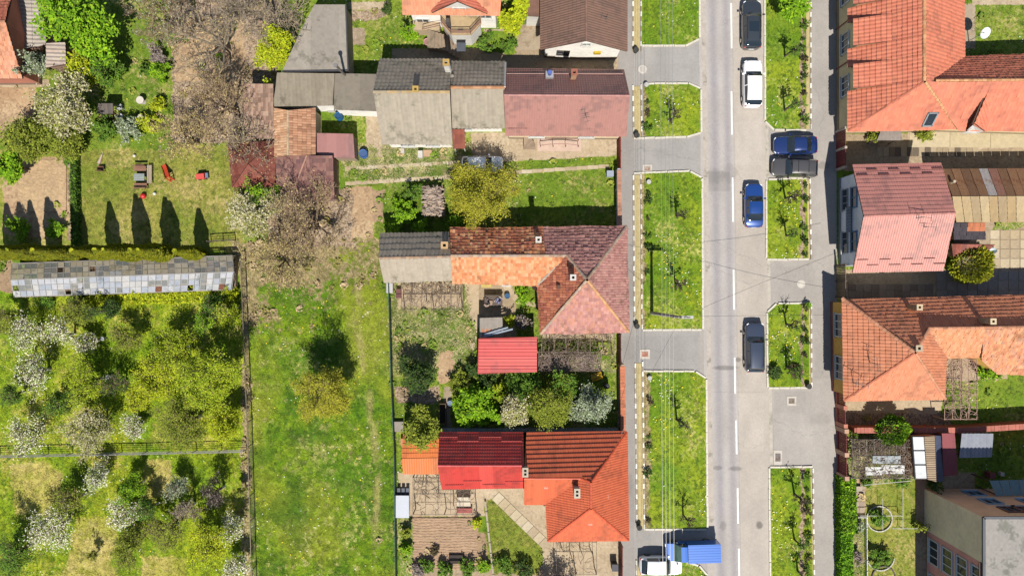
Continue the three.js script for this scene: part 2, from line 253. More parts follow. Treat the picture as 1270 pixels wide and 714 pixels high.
function sheet(name, pts, y0, y1, m, parent) { // a slab of ground over plan pixels, textured by its place
  const b = new MB(); const w = pts.map(q => P(q[0], q[1]));
  if (y0 === null) b.poly(w.map(q => V(q.x, y1, q.z))); else b.prism(w, y0, y1);
  for (let i = 0; i < b.p.length / 3; i++) { const u = guv({ x: b.p[i * 3], z: b.p[i * 3 + 2] }); b.u[i * 2] = u[0]; b.u[i * 2 + 1] = u[1]; }
  const o = b.build(name, m, parent); if (!parent) o.userData.kind = 'structure'; return o;
}
const struct = o => { o.userData.kind = 'structure'; return o; };
{ const b = new MB(), s = 330; b.quad(V(-s, 0, -s), V(-s, 0, s), V(s, 0, s), V(s, 0, -s)); for (let i = 0; i < b.p.length / 3; i++) { const u = guv({ x: b.p[i * 3], z: b.p[i * 3 + 2] }); b.u[i * 2] = u[0]; b.u[i * 2 + 1] = u[1]; } struct(b.build('ground', M.ground)); }
// street: side pavements, carriageway, verges (kerbed islands), markings
sheet('pavement', [[767, -300], [868, -300], [885, 1000], [767, 1000]], null, 0.012, M.asphalt);
sheet('pavement', [[943, -300], [1036.5, -300], [1040, 1000], [960, 1000]], null, 0.012, M.asphalt);
sheet('road', [[863, -300], [943, -300], [964, 1000], [884, 1000]], null, 0.018, M.asphalt);
// pale concrete channel along both edges of the carriageway
function strip(name, a, b, w, y, c, m, parent) { const A = P(...a), B = P(...b), d = B.clone().sub(A).normalize(), s = V(-d.z, 0, d.x).multiplyScalar(w / 2); const k = new MB().color(c); k.quad(V(A.x + s.x, y, A.z + s.z), V(A.x - s.x, y, A.z - s.z), V(B.x - s.x, y, B.z - s.z), V(B.x + s.x, y, B.z + s.z)); return k.build(name, m, parent); }
struct(strip('gutter_channel', [869.5, -200], [886.6, 900], 0.42, 0.024, C(208, 196, 184), M.concrete));
struct(strip('gutter_channel', [946.4, -200], [961.5, 900], 0.3, 0.024, C(212, 202, 188), M.concrete));
for (const [x, a, b] of [[906.6, -66, -10], [907, 4, 60], [907.4, 113, 167], [908.8, 220, 275], [910, 334, 384], [911.4, 443, 488], [913.2, 521, 563], [915, 605, 649], [916.6, 680, 722]]) struct(strip('lane_marking', [x, a], [x + 0.7, b], 0.16, 0.026, [0.62, 0.62, 0.6], M.paint));

// verges: each a raised island of turf edged with single kerb stones, pavement side painted in white and black blocks
const kerbW = [[0.66, 0.65, 0.62], [0.56, 0.54, 0.5], [0.6, 0.58, 0.55], [0.42, 0.4, 0.36]].map(c => new MB().color(c).box(0, 0, 0, 0.46, 0.16, 0.13).geo()), kerbD = new MB().color(C(176, 160, 140)).box(0, 0, 0, 0.46, 0.16, 0.13).geo(), kerbG = new MB().color(C(236, 228, 212)).box(0, 0, 0, 0.96, 0.14, 0.17).geo();
function kerbRun(parent, a, b, kind, y = 0.07) {
  const A = P(...a), B = P(...b), d = B.clone().sub(A), L = d.length(), st = kind === 'plain' ? 0.98 : 0.48, n = Math.max(1, Math.round(L / st)); d.divideScalar(L); const ang = Math.atan2(-d.z, d.x);
  for (let i = 0; i < n; i++) { const white = kind === 'painted' && i % 2 === 0; const o = new THREE.Mesh(kind === 'plain' ? kerbG : white ? kerbW[Math.floor(R() * 4)] : kerbD, M.paint); o.name = 'kerb_stone'; o.castShadow = o.receiveShadow = true; const t = (i + 0.5) / n * L; o.position.set(A.x + d.x * t + rr(-.015, .015), y + rr(-.015, .012), A.z + d.z * t + rr(-.015, .015)); o.rotation.y = ang + rr(-.03, .03); o.scale.x = L / n / st * 0.985; parent.add(o); }
}
const stripSoil = C(214, 194, 140);
const vergePolys = [];
function verge(pts, plainRuns, paintedRuns, stripX) { vergePolys.push(pts);
  const o = sheet('grass_verge', pts, -0.05, 0.1, M.ground);
  for (const [a, b] of plainRuns) kerbRun(o, a, b, 'plain');
  for (const [a, b] of paintedRuns) kerbRun(o, a, b, 'painted');
  if (stripX) { const [x0, x1, y0, y1, e0, e1] = stripX; const k = new MB().color(stripSoil); k.prism([P(x0, y0), P(x1, y0), P(x1 + (e0 || 0), y1), P(x0 + (e0 || 0), y1)], -0.03, 0.06); k.build('concrete_bed', M.concrete, o); }
  return o;
}
const L = (x0, y0, x1, y1) => [[x0, y0], [x1, y1]];
// west side
verge([[796, -60], [867, -60], [867.4, 48], [850, 56], [795.5, 56]], [L(867.6, -60, 868, 47), L(867, 49, 850, 57), L(850, 57, 796, 57)], [L(785, -60, 785, 64), L(795, -60, 795, 64), ], [786.4, 793.6, -60, 63]);
verge([[798, 105], [853, 104], [868.4, 110], [869, 164], [852, 169], [798, 169]], [L(798, 104, 853, 103.4), L(854, 103.6, 868.6, 109.6), L(869.4, 111, 869.8, 164), L(869, 165, 852, 170), L(851, 170, 786, 171.6)], [L(785, 106, 786, 171), L(795, 105, 796, 170)], [786.4, 793.8, 107, 170, 1]);
verge([[796, 214], [856, 213], [870, 221], [870.6, 408], [797, 408]], [L(786, 215, 855, 212), L(856, 212.4, 870, 220), L(871, 221, 871.8, 408), L(870, 409, 797, 409)], [L(785.6, 217, 786.8, 405), L(795, 216, 796.2, 408)], [787, 793.8, 217, 406, 1]);
verge([[798, 461], [862, 461], [875, 470], [876.4, 655], [799, 655]], [L(797, 460, 861, 460), L(863, 460.6, 875.4, 468.6), L(876, 470, 877.4, 654), L(876, 656, 799, 656)], [L(787.6, 450, 790, 656), L(797, 448, 799, 656)], [789, 795.8, 450, 655, 2.3]);
verge([[799, 694], [842, 694], [866, 702], [877, 714], [878, 800], [799, 800]], [L(800, 693.4, 842, 693), L(843, 693.2, 866, 701), L(867, 701.4, 877.4, 713), L(878, 715, 878.6, 800)], [L(789, 694, 790, 800)], [791, 797, 694, 800]);
// east side
verge([[950, -60], [999, -60], [1000, 160], [960, 160], [949.6, 150]], [L(948.6, -60, 948.8, 149), L(949, 151, 960, 161), L(961, 161.4, 1000, 161.4)], [L(1005.4, -60, 1005.6, 160)], [999.8, 1004.2, -60, 160, 0.4]);
verge([[952, 224], [1000, 222], [1002.6, 320], [951.6, 321]], [L(950.4, 224, 950.6, 320), L(951, 322, 1003, 321.6), L(953, 222.6, 1000, 221)], [L(1004.4, 222, 1006, 322)], [1001, 1003.6, 223, 320, 1]);
verge([[952.4, 387], [964, 377], [1003, 377], [1004, 479], [953.4, 480]], [L(951.2, 388, 952, 480), L(952, 386.6, 963, 376.6), L(965, 376, 1005, 376), L(953, 481, 1006, 480.4)], [L(1006, 377, 1006.6, 480)], [1002.8, 1005, 378, 479, 0.6]);
verge([[955.4, 580], [1005, 580], [1010, 800], [957, 800]], [L(954, 580, 956, 800), L(955, 579, 1008, 578.6)], [L(1008, 580, 1011, 800)], [1004, 1006.8, 581, 800, 4]);

// ================================================================ building kit
// clip a convex polygon (u,v) by half-planes of another convex polygon
function clipPoly(sub, clip) {
  let out = sub;
  for (let i = 0; i < clip.length && out.length; i++) {
    const a = clip[i], b = clip[(i + 1) % clip.length], ins = []; const side = q => (b[0] - a[0]) * (q[1] - a[1]) - (b[1] - a[1]) * (q[0] - a[0]);
    for (let k = 0; k < out.length; k++) { const p = out[k], q = out[(k + 1) % out.length], sp = side(p), sq = side(q); if (sp >= 0) ins.push(p); if ((sp > 0 && sq < 0) || (sp < 0 && sq > 0)) { const t = sp / (sp - sq); ins.push([lerp(p[0], q[0], t), lerp(p[1], q[1], t)]); } }
    out = ins;
  }
  return out;
}
// real courses of tiles / ribbed sheets over one convex slope. S: {c:[colours], course, w, step, amp, prof, jit, m, jag}
function slope(name, pts, S, parent, label) {
  const n = newell(pts); if (n.y < 0) { n.negate(); pts = pts.slice().reverse(); }
  let e = V(0, 1, 0).cross(n); if (e.length() < 0.02 || S.dir) e = S.dir ? S.dir.clone() : V(1, 0, 0); e.addScaledVector(n, -e.dot(n)).normalize();
  const s = n.clone().cross(e).normalize(), o = pts.reduce((a, q) => a.add(q), V(0, 0, 0)).divideScalar(pts.length);
  let f = pts.map(q => { const d = q.clone().sub(o); return [d.dot(e), d.dot(s)]; });
  let A = 0; f.forEach((a, i) => { const b = f[(i + 1) % f.length]; A += a[0] * b[1] - b[0] * a[1]; }); if (A < 0) f = f.reverse();
  const us = f.map(q => q[0]), vs = f.map(q => q[1]), u0 = Math.min(...us), u1 = Math.max(...us), v0 = Math.min(...vs), v1 = Math.max(...vs);
  const b = new MB(), W = (u, v, w) => V(o.x + e.x * u + s.x * v + n.x * w, o.y + e.y * u + s.y * v + n.y * w, o.z + e.z * u + s.z * v + n.z * w);
  const course = S.course || (v1 - v0), rows = Math.max(1, Math.round((v1 - v0) / course)), ch = (v1 - v0) / rows, prof = S.prof || [0], np = prof.length, cols = Math.ceil((u1 - u0) / S.w), amp = S.amp || 0, th = 0.09;
  const conv = f.every((a, i) => { const q = f[(i + 1) % f.length], z = f[(i + 2) % f.length]; return (q[0] - a[0]) * (z[1] - q[1]) - (q[1] - a[1]) * (z[0] - q[0]) >= -0.02; });
  const pieces = conv ? [f] : THREE.ShapeUtils.triangulateShape(f.map(q => new THREE.Vector2(q[0], q[1])), []).map(t => { const k = t.map(i => f[i]); return (k[1][0] - k[0][0]) * (k[2][1] - k[0][1]) - (k[1][1] - k[0][1]) * (k[2][0] - k[0][0]) < 0 ? k.reverse() : k; });
  const inside = conv ? (p) => f.every((a, i) => { const q = f[(i + 1) % f.length]; return (q[0] - a[0]) * (p[1] - a[1]) - (q[1] - a[1]) * (p[0] - a[0]) >= -1e-6; }) : p => inPoly(p[0], p[1], f);
  for (let r = 0; r < rows; r++) {
    const va = v0 + r * ch, vb = va + ch;
    for (let c = 0; c < cols; c++) {
      const ua = u0 + c * S.w; let k = S.colf ? S.colf(c, r, cols, rows) : S.c[Math.floor(h2(Math.floor(c / (S.block || 1)), Math.floor(r / (S.vblock || 1)), 5 + S.c.length) * S.c.length)]; k = mul(k, 1 + (R() - 0.5) * (S.jit ?? 0.16)); b.color(k);
      const lift = (S.step || 0) * (1 + (S.rough || 0) * (R() - 0.5)), skew = (S.rough || 0) * (R() - 0.5) * 0.03;
      for (let p = 0; p < np; p++) {
        const pa = ua + S.w * p / np, pb = ua + S.w * (p + 1) / np, ha = prof[p] * amp, hb = prof[(p + 1) % np] * amp;
        const cell = [[pa, va], [pb, va], [pb, vb], [pa, vb]];
        const full = cell.every(inside);
        for (const piece of full ? [null] : pieces) {
        const q = piece ? clipPoly(cell, piece) : cell; if (q.length < 3) continue;
        const hh = t => th + lerp(ha, hb, (t[0] - pa) / (pb - pa)) + lift * (1 - (t[1] - va) / ch) + skew + (S.sag ? S.sag * (fbm(t[0] * 0.45 + o.x, t[1] * 0.45 + o.z, 7, 2) - 0.5) : 0);
        const X = q.map(t => W(t[0], t[1], hh(t))), uv = q.map(t => [t[0], t[1]]);
        for (let i = 1; i + 1 < X.length; i++) b.tri(X[0], X[i], X[i + 1], uv[0], uv[i], uv[i + 1]);
        if (lift > 0.004) { // front lip of the course
          const lo = q.filter(t => Math.abs(t[1] - va) < 1e-6).sort((x, y) => x[0] - y[0]);
          if (lo.length === 2) { const a = lo[0], d = lo[1]; b.quad(W(a[0], a[1], hh(a) - lift - 0.02), W(d[0], d[1], hh(d) - lift - 0.02), W(d[0], d[1], hh(d)), W(a[0], a[1], hh(a))); }
        }
        }
      }
    }
  }
  // deck under the covering
  b.color(S.deck || C(96, 70, 56));
  const T = f.map(q => W(q[0], q[1], th - 0.004 - (S.sag || 0) * 0.45)), B = f.map(q => W(q[0], q[1], th - 0.1 - (S.sag || 0) * 0.45)); b.poly(T); b.poly(B, true);
  for (let i = 0; i < f.length; i++) { const j = (i + 1) % f.length; b.quad(B[i], B[j], T[j], T[i]); }
  const m = b.build(name, S.m, parent); m.userData.kind = 'stuff'; if (label) m.userData.label = label; return m;
}
// covering styles
const wave = [0, 0.75, 1, 0.75], rib = [0, 0, 1, 1], half = [0, 1], pan = [0, 0.9, 1, 0.5];
const S = {
  oldTile: (c, jit = 0.28) => ({ c, course: 0.4, w: 0.23, step: 0.065, amp: 0.025, prof: half, jit, rough: 1.1, sag: 0.22, m: M.tile }),
  tile: (c, jit = 0.08) => ({ c: c.map(q => mix3(q, c[0], 0.5)), course: 0.4, w: 0.25, step: 0.06, amp: 0.035, prof: half, jit, rough: 0.6, sag: 0.1, m: M.cleanTile }),
  metalTile: (c, course = 0.36) => ({ c, course, w: 0.22, step: 0.05, amp: 0.035, prof: half, jit: 0.05, m: M.metal }),
  wavy: (c, course = 0.9, jit = 0.12) => ({ c: c.map(q => mix3(q, c[0], 0.6)), course, w: 0.36, step: 0.045, amp: 0.085, prof: half, jit: jit * 0.6, vblock: 1, rough: 0.5, sag: 0.12, m: M.asbestos }),
  ribbed: (c, w = 0.25, m = M.metal, jit = 0.06) => ({ c, w, amp: 0.04, prof: rib, jit, m }),
  flat: (c, w = 1.1, course = 1.6, jit = 0.1) => ({ c, w, course, step: 0.01, jit, m: M.asbestos }),
};
function ridge(parent, a, b, c, r = 0.13, name = 'ridge_cap', mat = M.tile) { // overlapping half-round caps laid end to end
  const d = b.clone().sub(a), Ln = d.length(), n = Math.max(1, Math.round(Ln / 0.4)); d.divideScalar(Ln); const sd = V(-d.z, 0, d.x).normalize(), up = sd.clone().cross(d).normalize(); if (up.y < 0) up.negate();
  const k = new MB(), base = 0.1;
  for (let i = 0; i < n; i++) { k.color(mul(Array.isArray(c[0]) ? pick(c) : c, rr(0.86, 1.1))); const A = a.clone().addScaledVector(d, Ln * i / n), B = a.clone().addScaledVector(d, Ln * (i + 1) / n), ra = r * 1.12, rb = r * 0.95; let pa, pb;
    for (let t = 0; t <= 4; t++) { const w = Math.PI * t / 4, x = Math.cos(w), y = Math.sin(w); const qa = A.clone().addScaledVector(sd, x * ra).addScaledVector(up, y * ra * 0.8 + base), qb = B.clone().addScaledVector(sd, x * rb).addScaledVector(up, y * rb * 0.8 + base); if (t) k.quad(pa, qa, qb, pb); pa = qa; pb = qb; } }
  const m = k.build(name, mat, parent); m.userData.kind = 'stuff'; return m;
}
function gutter(parent, a, b, c, r = 0.07) { const k = new MB().color(c); const d = b.clone().sub(a).normalize(), sd = V(-d.z, 0, d.x); let pa, pb; for (let t = 0; t <= 4; t++) { const w = Math.PI + Math.PI * t / 4; const o = V(sd.x * Math.cos(w) * r, Math.sin(w) * r + 0.03, sd.z * Math.cos(w) * r), qa = a.clone().add(o), qb = b.clone().add(o); if (t) k.quad(pa, qa, qb, pb); pa = qa; pb = qb; } return k.build('gutter', M.paint, parent); }
// walls: roof outline drawn in by the overhang, top edge following the roof
function inset(pl, d) {
  const n = pl.length; let A = 0; for (let i = 0; i < n; i++) { const a = pl[i], b = pl[(i + 1) % n]; A += a.x * b.z - b.x * a.z; } const sg = A > 0 ? 1 : -1;
  return pl.map((p, i) => { const a = pl[(i + n - 1) % n], b = pl[(i + 1) % n]; const d1 = V(p.x - a.x, 0, p.z - a.z).normalize(), d2 = V(b.x - p.x, 0, b.z - p.z).normalize(), n1 = V(-d1.z, 0, d1.x).multiplyScalar(sg), n2 = V(-d2.z, 0, d2.x).multiplyScalar(sg); const m = n1.clone().add(n2); const k = m.lengthSq(); const q = k < 0.2 ? n1 : m.multiplyScalar(2 / k); return V(p.x + q.x * d, p.y, p.z + q.z * d); });
}
function walls(parent, outline, over, c, { drop = 0.14, plinth, y0 = 0, name = 'wall' } = {}) {
  c = c.map(v => Math.min(0.8, v * 1.4)); const q = inset(outline, over), k = new MB().color(c), n = q.length;
  for (let i = 0; i < n; i++) { const a = q[i], b = q[(i + 1) % n]; k.quad(V(a.x, y0, a.z), V(b.x, y0, b.z), V(b.x, b.y - drop, b.z), V(a.x, a.y - drop, a.z)); }
  const w = k.build(name, M.plaster, parent);
  if (plinth) { const z = inset(outline, over - 0.04), g = new MB().color(plinth); for (let i = 0; i < n; i++) { const a = z[i], b = z[(i + 1) % n]; g.quad(V(a.x, y0, a.z), V(b.x, y0, b.z), V(b.x, y0 + 0.5, b.z), V(a.x, y0 + 0.5, a.z)); g.quad(V(a.x, y0 + 0.5, a.z), V(b.x, y0 + 0.5, b.z), V(q[(i + 1) % n].x, y0 + 0.5, q[(i + 1) % n].z), V(q[i].x, y0 + 0.5, q[i].z)); } g.build('plinth', M.plaster, parent); }
  return q;
}
// window let into a wall between plan points a-b, centred at distance t of the way, sill y0, head y1, width w
function windowOn(parent, a, b, t, y0, y1, w, { frame = C(235, 235, 232), panes = 2, name = 'window', pane = M.glass, sill = true, rows = 1 } = {}) {
  const d = V(b.x - a.x, 0, b.z - a.z), Ln = d.length(); d.divideScalar(Ln); let nrm = V(-d.z, 0, d.x); const c = V(a.x + d.x * Ln * t, 0, a.z + d.z * Ln * t);
  if (nrm.x * parent.userData.cx + nrm.z * parent.userData.cz > nrm.dot(c)) nrm.negate();
  const ang = Math.atan2(-d.z, d.x), k = new MB().color(frame), at = (u, y, o) => V(c.x + d.x * u + nrm.x * o, y, c.z + d.z * u + nrm.z * o), f = 0.09;
  const put = (m, u, y, o, sx, sy, sz) => { const q = at(u, y, o); m.box(q.x, q.y, q.z, sx, sy, sz, ang); };
  put(k, 0, y0 + f / 2, 0.06, w, f, 0.12); put(k, 0, y1 - f / 2, 0.06, w, f, 0.12); put(k, -w / 2 + f / 2, (y0 + y1) / 2, 0.06, f, y1 - y0 - 2 * f, 0.12); put(k, w / 2 - f / 2, (y0 + y1) / 2, 0.06, f, y1 - y0 - 2 * f, 0.12);
  for (let i = 1; i < panes; i++) put(k, -w / 2 + w * i / panes, (y0 + y1) / 2, 0.055, 0.07, y1 - y0 - 2 * f, 0.1);
  for (let i = 1; i < rows; i++) put(k, 0, y0 + (y1 - y0) * i / rows, 0.054, w - 2 * f, 0.07, 0.09);
  const o = k.build(name, M.paint, parent);
  for (let i = 0; i < panes; i++) for (let j = 0; j < rows; j++) { const g = new MB(); put(g, -w / 2 + w * (i + 0.5) / panes, lerp(y0, y1, (j + 0.5) / rows), 0.03, w / panes - 0.09, (y1 - y0) / rows - 0.1, 0.03); g.build('pane', pane, o); }
  if (sill) { const g = new MB().color(C(225, 222, 215)); put(g, 0, y0 - 0.045, 0.1, w + 0.16, 0.07, 0.22); g.build('sill', M.paint, o); }
  return o;
}
function chimney(parent, px, py, hTop, hBase, sz, c, capC, flues = 1) { // courses of masonry, hollow at the top
  sz *= 0.85; const p = P(px, py, hTop), k = new MB(), D = sz * (flues > 1 ? 1.7 : 1), wl = sz * 0.25; let i = 0;
  for (let y = hBase; y < hTop - 0.12; y += 0.16) { const e = i++ % 2 ? 0 : 0.012, hh = Math.min(0.16, hTop - 0.12 - y); k.color(mul(c, rr(0.88, 1.08))); if (y < hTop - 0.85) k.box(p.x, y + hh / 2, p.z, sz - e, hh, D - e); else { for (const s of [-1, 1]) { k.box(p.x + s * (sz - wl) / 2, y + hh / 2, p.z, wl - e, hh, D - e); k.box(p.x, y + hh / 2, p.z + s * (D - wl) / 2, sz - 2 * wl, hh, wl - e); } if (flues > 1) k.box(p.x, y + hh / 2, p.z, sz - 2 * wl, hh, wl); } }
  const o = k.build('chimney', M.plaster, parent), g = new MB().color(capC), E = 0.05; for (const s of [-1, 1]) { g.box(p.x + s * (sz - wl + E) / 2, hTop - 0.06, p.z, wl + E, 0.12, D + 2 * E); g.box(p.x, hTop - 0.06, p.z + s * (D - wl + E) / 2, sz - 2 * wl, 0.12, wl + E); } if (flues > 1) g.box(p.x, hTop - 0.06, p.z, sz - 2 * wl, 0.12, wl); g.build('chimney_cap', M.plaster, o); return o;
}
function antenna(label, px, py, hb, ht, dir = 0.3, elements = 3, group) {
  const a = P(px, py, hb), t = thing('television_antenna', label, 'antenna', a, 0, group), c = C(120, 112, 110), k = new MB().color(c); k.tube(V(0, -0.15, 0), V(0, ht, 0), 0.03, 0.025, 6); k.build('mast', M.paint, t);
  const bm = new MB().color(c), d = V(Math.cos(dir), 0, Math.sin(dir)), s = V(-d.z, 0, d.x); bm.bar(d.clone().multiplyScalar(-0.5).setY(ht - 0.1), d.clone().multiplyScalar(0.7).setY(ht - 0.1), 0.035); bm.build('boom', M.paint, t);
  for (let i = 0; i < elements; i++) { const e = new MB().color(c), q = d.clone().multiplyScalar(-0.45 + 1.1 * i / (elements - 1)).setY(ht - 0.07), w = 0.34 - 0.03 * i; e.bar(q.clone().addScaledVector(s, -w), q.clone().addScaledVector(s, w), 0.03); e.build('element', M.paint, t); }
  return t;
}
function house(label, category, name, outlinePts) { const t = thing(name, label, category); let x = 0, z = 0; for (const q of outlinePts) { x += q.x / outlinePts.length; z += q.z / outlinePts.length; } t.userData.cx = x; t.userData.cz = z; return t; }
const PP = a => a.map(q => P(...q));

// ================================================================ buildings, west of the street
const white = C(240, 236, 230), cream = C(226, 206, 172);
{ // old house at the top left corner with salmon tiles
  const a = P(-140, 98, 3.2), b = P(28, 97, 3.2), r1 = P(7, 27, 5.6), r0 = P(-170, 27, 5.6), d = P(18, -22, 3.2), e = P(-140, -22, 3.2), out = [a, b, r1, d, e, r0];
  const t = house('old house under salmon and terracotta clay tiles beside a corrugated shed', 'house', 'tiled_house', out);
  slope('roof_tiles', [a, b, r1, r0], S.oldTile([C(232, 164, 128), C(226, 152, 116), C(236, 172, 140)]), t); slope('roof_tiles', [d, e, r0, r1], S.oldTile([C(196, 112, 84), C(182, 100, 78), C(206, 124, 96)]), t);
  ridge(t, r0, r1, C(214, 150, 116)); walls(t, out, 0.35, C(178, 112, 92), { plinth: C(150, 120, 104) }); gutter(t, a, b, C(150, 110, 96));
}
{ // corrugated sheds beside it
  const q = PP([[22, -20, 2.5], [57, -20, 2.2], [57, 56, 2.2], [24, 62, 2.5]]), t = house('grey corrugated shed roof under the bright green tree', 'shed', 'corrugated_shed', q);
  slope('corrugated_roof', q, { ...S.wavy([C(196, 184, 172), C(182, 170, 160), C(204, 192, 180)], 1.6, 0.1) }, t); walls(t, q, 0.15, C(150, 120, 104));
  const q2 = PP([[57, 54, 2.3], [81, 53, 2.0], [82, 80, 2.0], [57, 84, 2.3]]), t2 = house('small corrugated lean-to with a rusty pink sheet end', 'shed', 'corrugated_shed', q2);
  slope('corrugated_roof', q2, S.wavy([C(204, 188, 176), C(192, 172, 160), C(206, 178, 164)], 1.6, 0.1), t2); walls(t2, q2, 0.12, C(140, 112, 96));
}
{ // flat grey concrete garage
  const q = PP([[390, 6, 3.0], [429, 6, 3.0], [432, 88, 3.0], [350, 89, 3.0], [372, 40, 3.0]]), t = house('grey flat-roofed outbuilding with stained bitumen roof and dark metal edge', 'garage', 'flat_roof_garage', q);
  slope('bitumen_sheet', q, S.flat([C(170, 160, 148), C(162, 152, 140), C(178, 168, 156)], 1.3, 8, 0.05), t); walls(t, q, 0.1, C(160, 146, 130));
  const k = new MB().color(C(74, 72, 78)); k.bar(q[1].clone().setY(3.14), q[2].clone().setY(3.14), 0.12, 0.18); k.bar(q[2].clone().setY(3.14), q[3].clone().setY(3.14), 0.12, 0.14); k.build('edge_trim', M.paint, t);
}
{ // lean-to with corrugated sheet + dark sheet annexe
  const q = PP([[344, 90, 3.3], [415, 91, 3.3], [413, 131, 2.6], [339, 132, 2.6]]), t = house('weathered brown-grey corrugated lean-to with white wall beneath', 'shed', 'corrugated_shed', q);
  slope('corrugated_roof', q, S.wavy([C(160, 148, 130), C(150, 138, 120), C(168, 156, 138)], 1.5, 0.08), t); walls(t, q, 0.12, white);
  const q2 = PP([[415, 91, 3.1], [470, 92, 3.1], [468, 138, 2.7], [414, 136, 2.7]]), t2 = house('dark grey smooth-roofed annexe with white wall beside grey house', 'annexe', 'flat_roof_annexe', q2);
  slope('roof_sheet', q2, S.flat([C(138, 128, 116), C(130, 120, 108), C(146, 136, 122)], 1.2, 8, 0.06), t2); walls(t2, q2, 0.12, white);
  const c = P(428, 93, 3.2), m = thing('stove_pipe', 'tall leaning grey stove pipe standing on the flat roofs', 'pipe', c), k = new MB().color(C(150, 146, 142)); k.tube(V(0, -0.5, 0), V(-0.25, 2.6, -0.1), 0.11, 0.11, 10); k.build('flue_pipe', M.steel, m); new MB().color(C(190, 186, 180)).tube(V(-0.25, 2.6, -0.1), V(-0.26, 2.75, -0.1), 0.19, 0.19, 10).build('cap', M.steel, m);
}
{ // grey asbestos house, two roofs
  const w0 = P(471, 75, 3.4), e0 = P(559, 75, 3.4), w1 = P(463, 114, 7.4), e1 = P(558, 114, 7.4), w2 = P(474, 178, 3.4), e2 = P(561, 178, 3.4);
  const out = [w0, e0, e1, e2, w2, w1], t = house('tall grey house with corrugated fibre-cement roof, dark north slope and pale south slope', 'house', 'grey_house', out);
  const lt = [C(188, 176, 158), C(180, 168, 150), C(196, 184, 166), C(184, 170, 156)];
  slope('corrugated_roof', [w0, e0, e1, w1], S.wavy(lt, 0.62, 0.14), t); slope('corrugated_roof', [w2, e2, e1, w1], S.wavy(lt, 1.5, 0.1), t);
  ridge(t, w1, e1, [C(206, 176, 130), C(196, 166, 118), C(186, 168, 140)], 0.14); walls(t, out, 0.3, white); gutter(t, w2, e2, C(120, 116, 112));
  chimney(t, 515, 110, 7.9, 6.2, 0.5, C(196, 160, 130), C(206, 170, 90));
  const a0 = P(559, 77, 3.2), b0 = P(627, 78, 3.2), a1 = P(559, 108.5, 6.2), b1 = P(626, 108.5, 6.2), a2 = P(561, 158, 3.2), b2 = P(626, 158, 3.2), o2 = [a0, b0, b1, b2, a2, a1];
  const u = house('lower grey house with corrugated roof and orange ridge joined to the maroon house', 'house', 'grey_house', o2);
  slope('corrugated_roof', [a0, b0, b1, a1], S.wavy(lt.map(c => mul(c, 0.97)), 0.62, 0.14), u); slope('corrugated_roof', [a2, b2, b1, a1], S.wavy(lt.map(c => mul(c, 0.97)), 1.5, 0.1), u);
  ridge(u, a1, b1, [C(214, 160, 120), C(206, 148, 104)], 0.14); walls(u, o2, 0.3, white); gutter(u, a2, b2, C(226, 222, 216));
  chimney(u, 553, 77, 7.4, 3.6, 0.55, white, C(206, 168, 96));
  const vk = new MB().color(C(170, 160, 150)); const vp = P(561, 94, 5.2); vk.tube(vp.clone().setY(4.4), vp.clone().setY(5.2), 0.14, 0.14, 8); vk.build('vent_pipe', M.paint, u);
  const st = new MB().color(white); st.bar(b0.clone().setY(3.36), b1.clone().setY(6.38), 0.16, 0.1); st.build('verge_trim', M.paint, u);
  const wq = inset(o2, 0.3); windowOn(u, wq[3], wq[4], 0.8, 1, 2.2, 1.1);
  const wa = inset(out, 0.3); windowOn(t, wa[3], wa[4], 0.3, 1, 2.3, 1.3); windowOn(t, wa[3], wa[4], 0.7, 1, 2.3, 1.3);
  // small red tiled porch
  const p = PP([[561, 160, 2.7], [576, 160, 2.7], [577, 184, 2.2], [562, 184, 2.2]]), v = house('small porch with dark red tiles between the grey houses', 'porch', 'tiled_porch', p);
  slope('roof_tiles', p, S.oldTile([C(166, 92, 72), C(150, 82, 66)]), v); for (const c of inset(p, 0.12)) new MB().color(white).box(c.x, (c.y - 0.05) / 2, c.z, 0.1, c.y - 0.05, 0.1).build('post', M.paint, v);
}
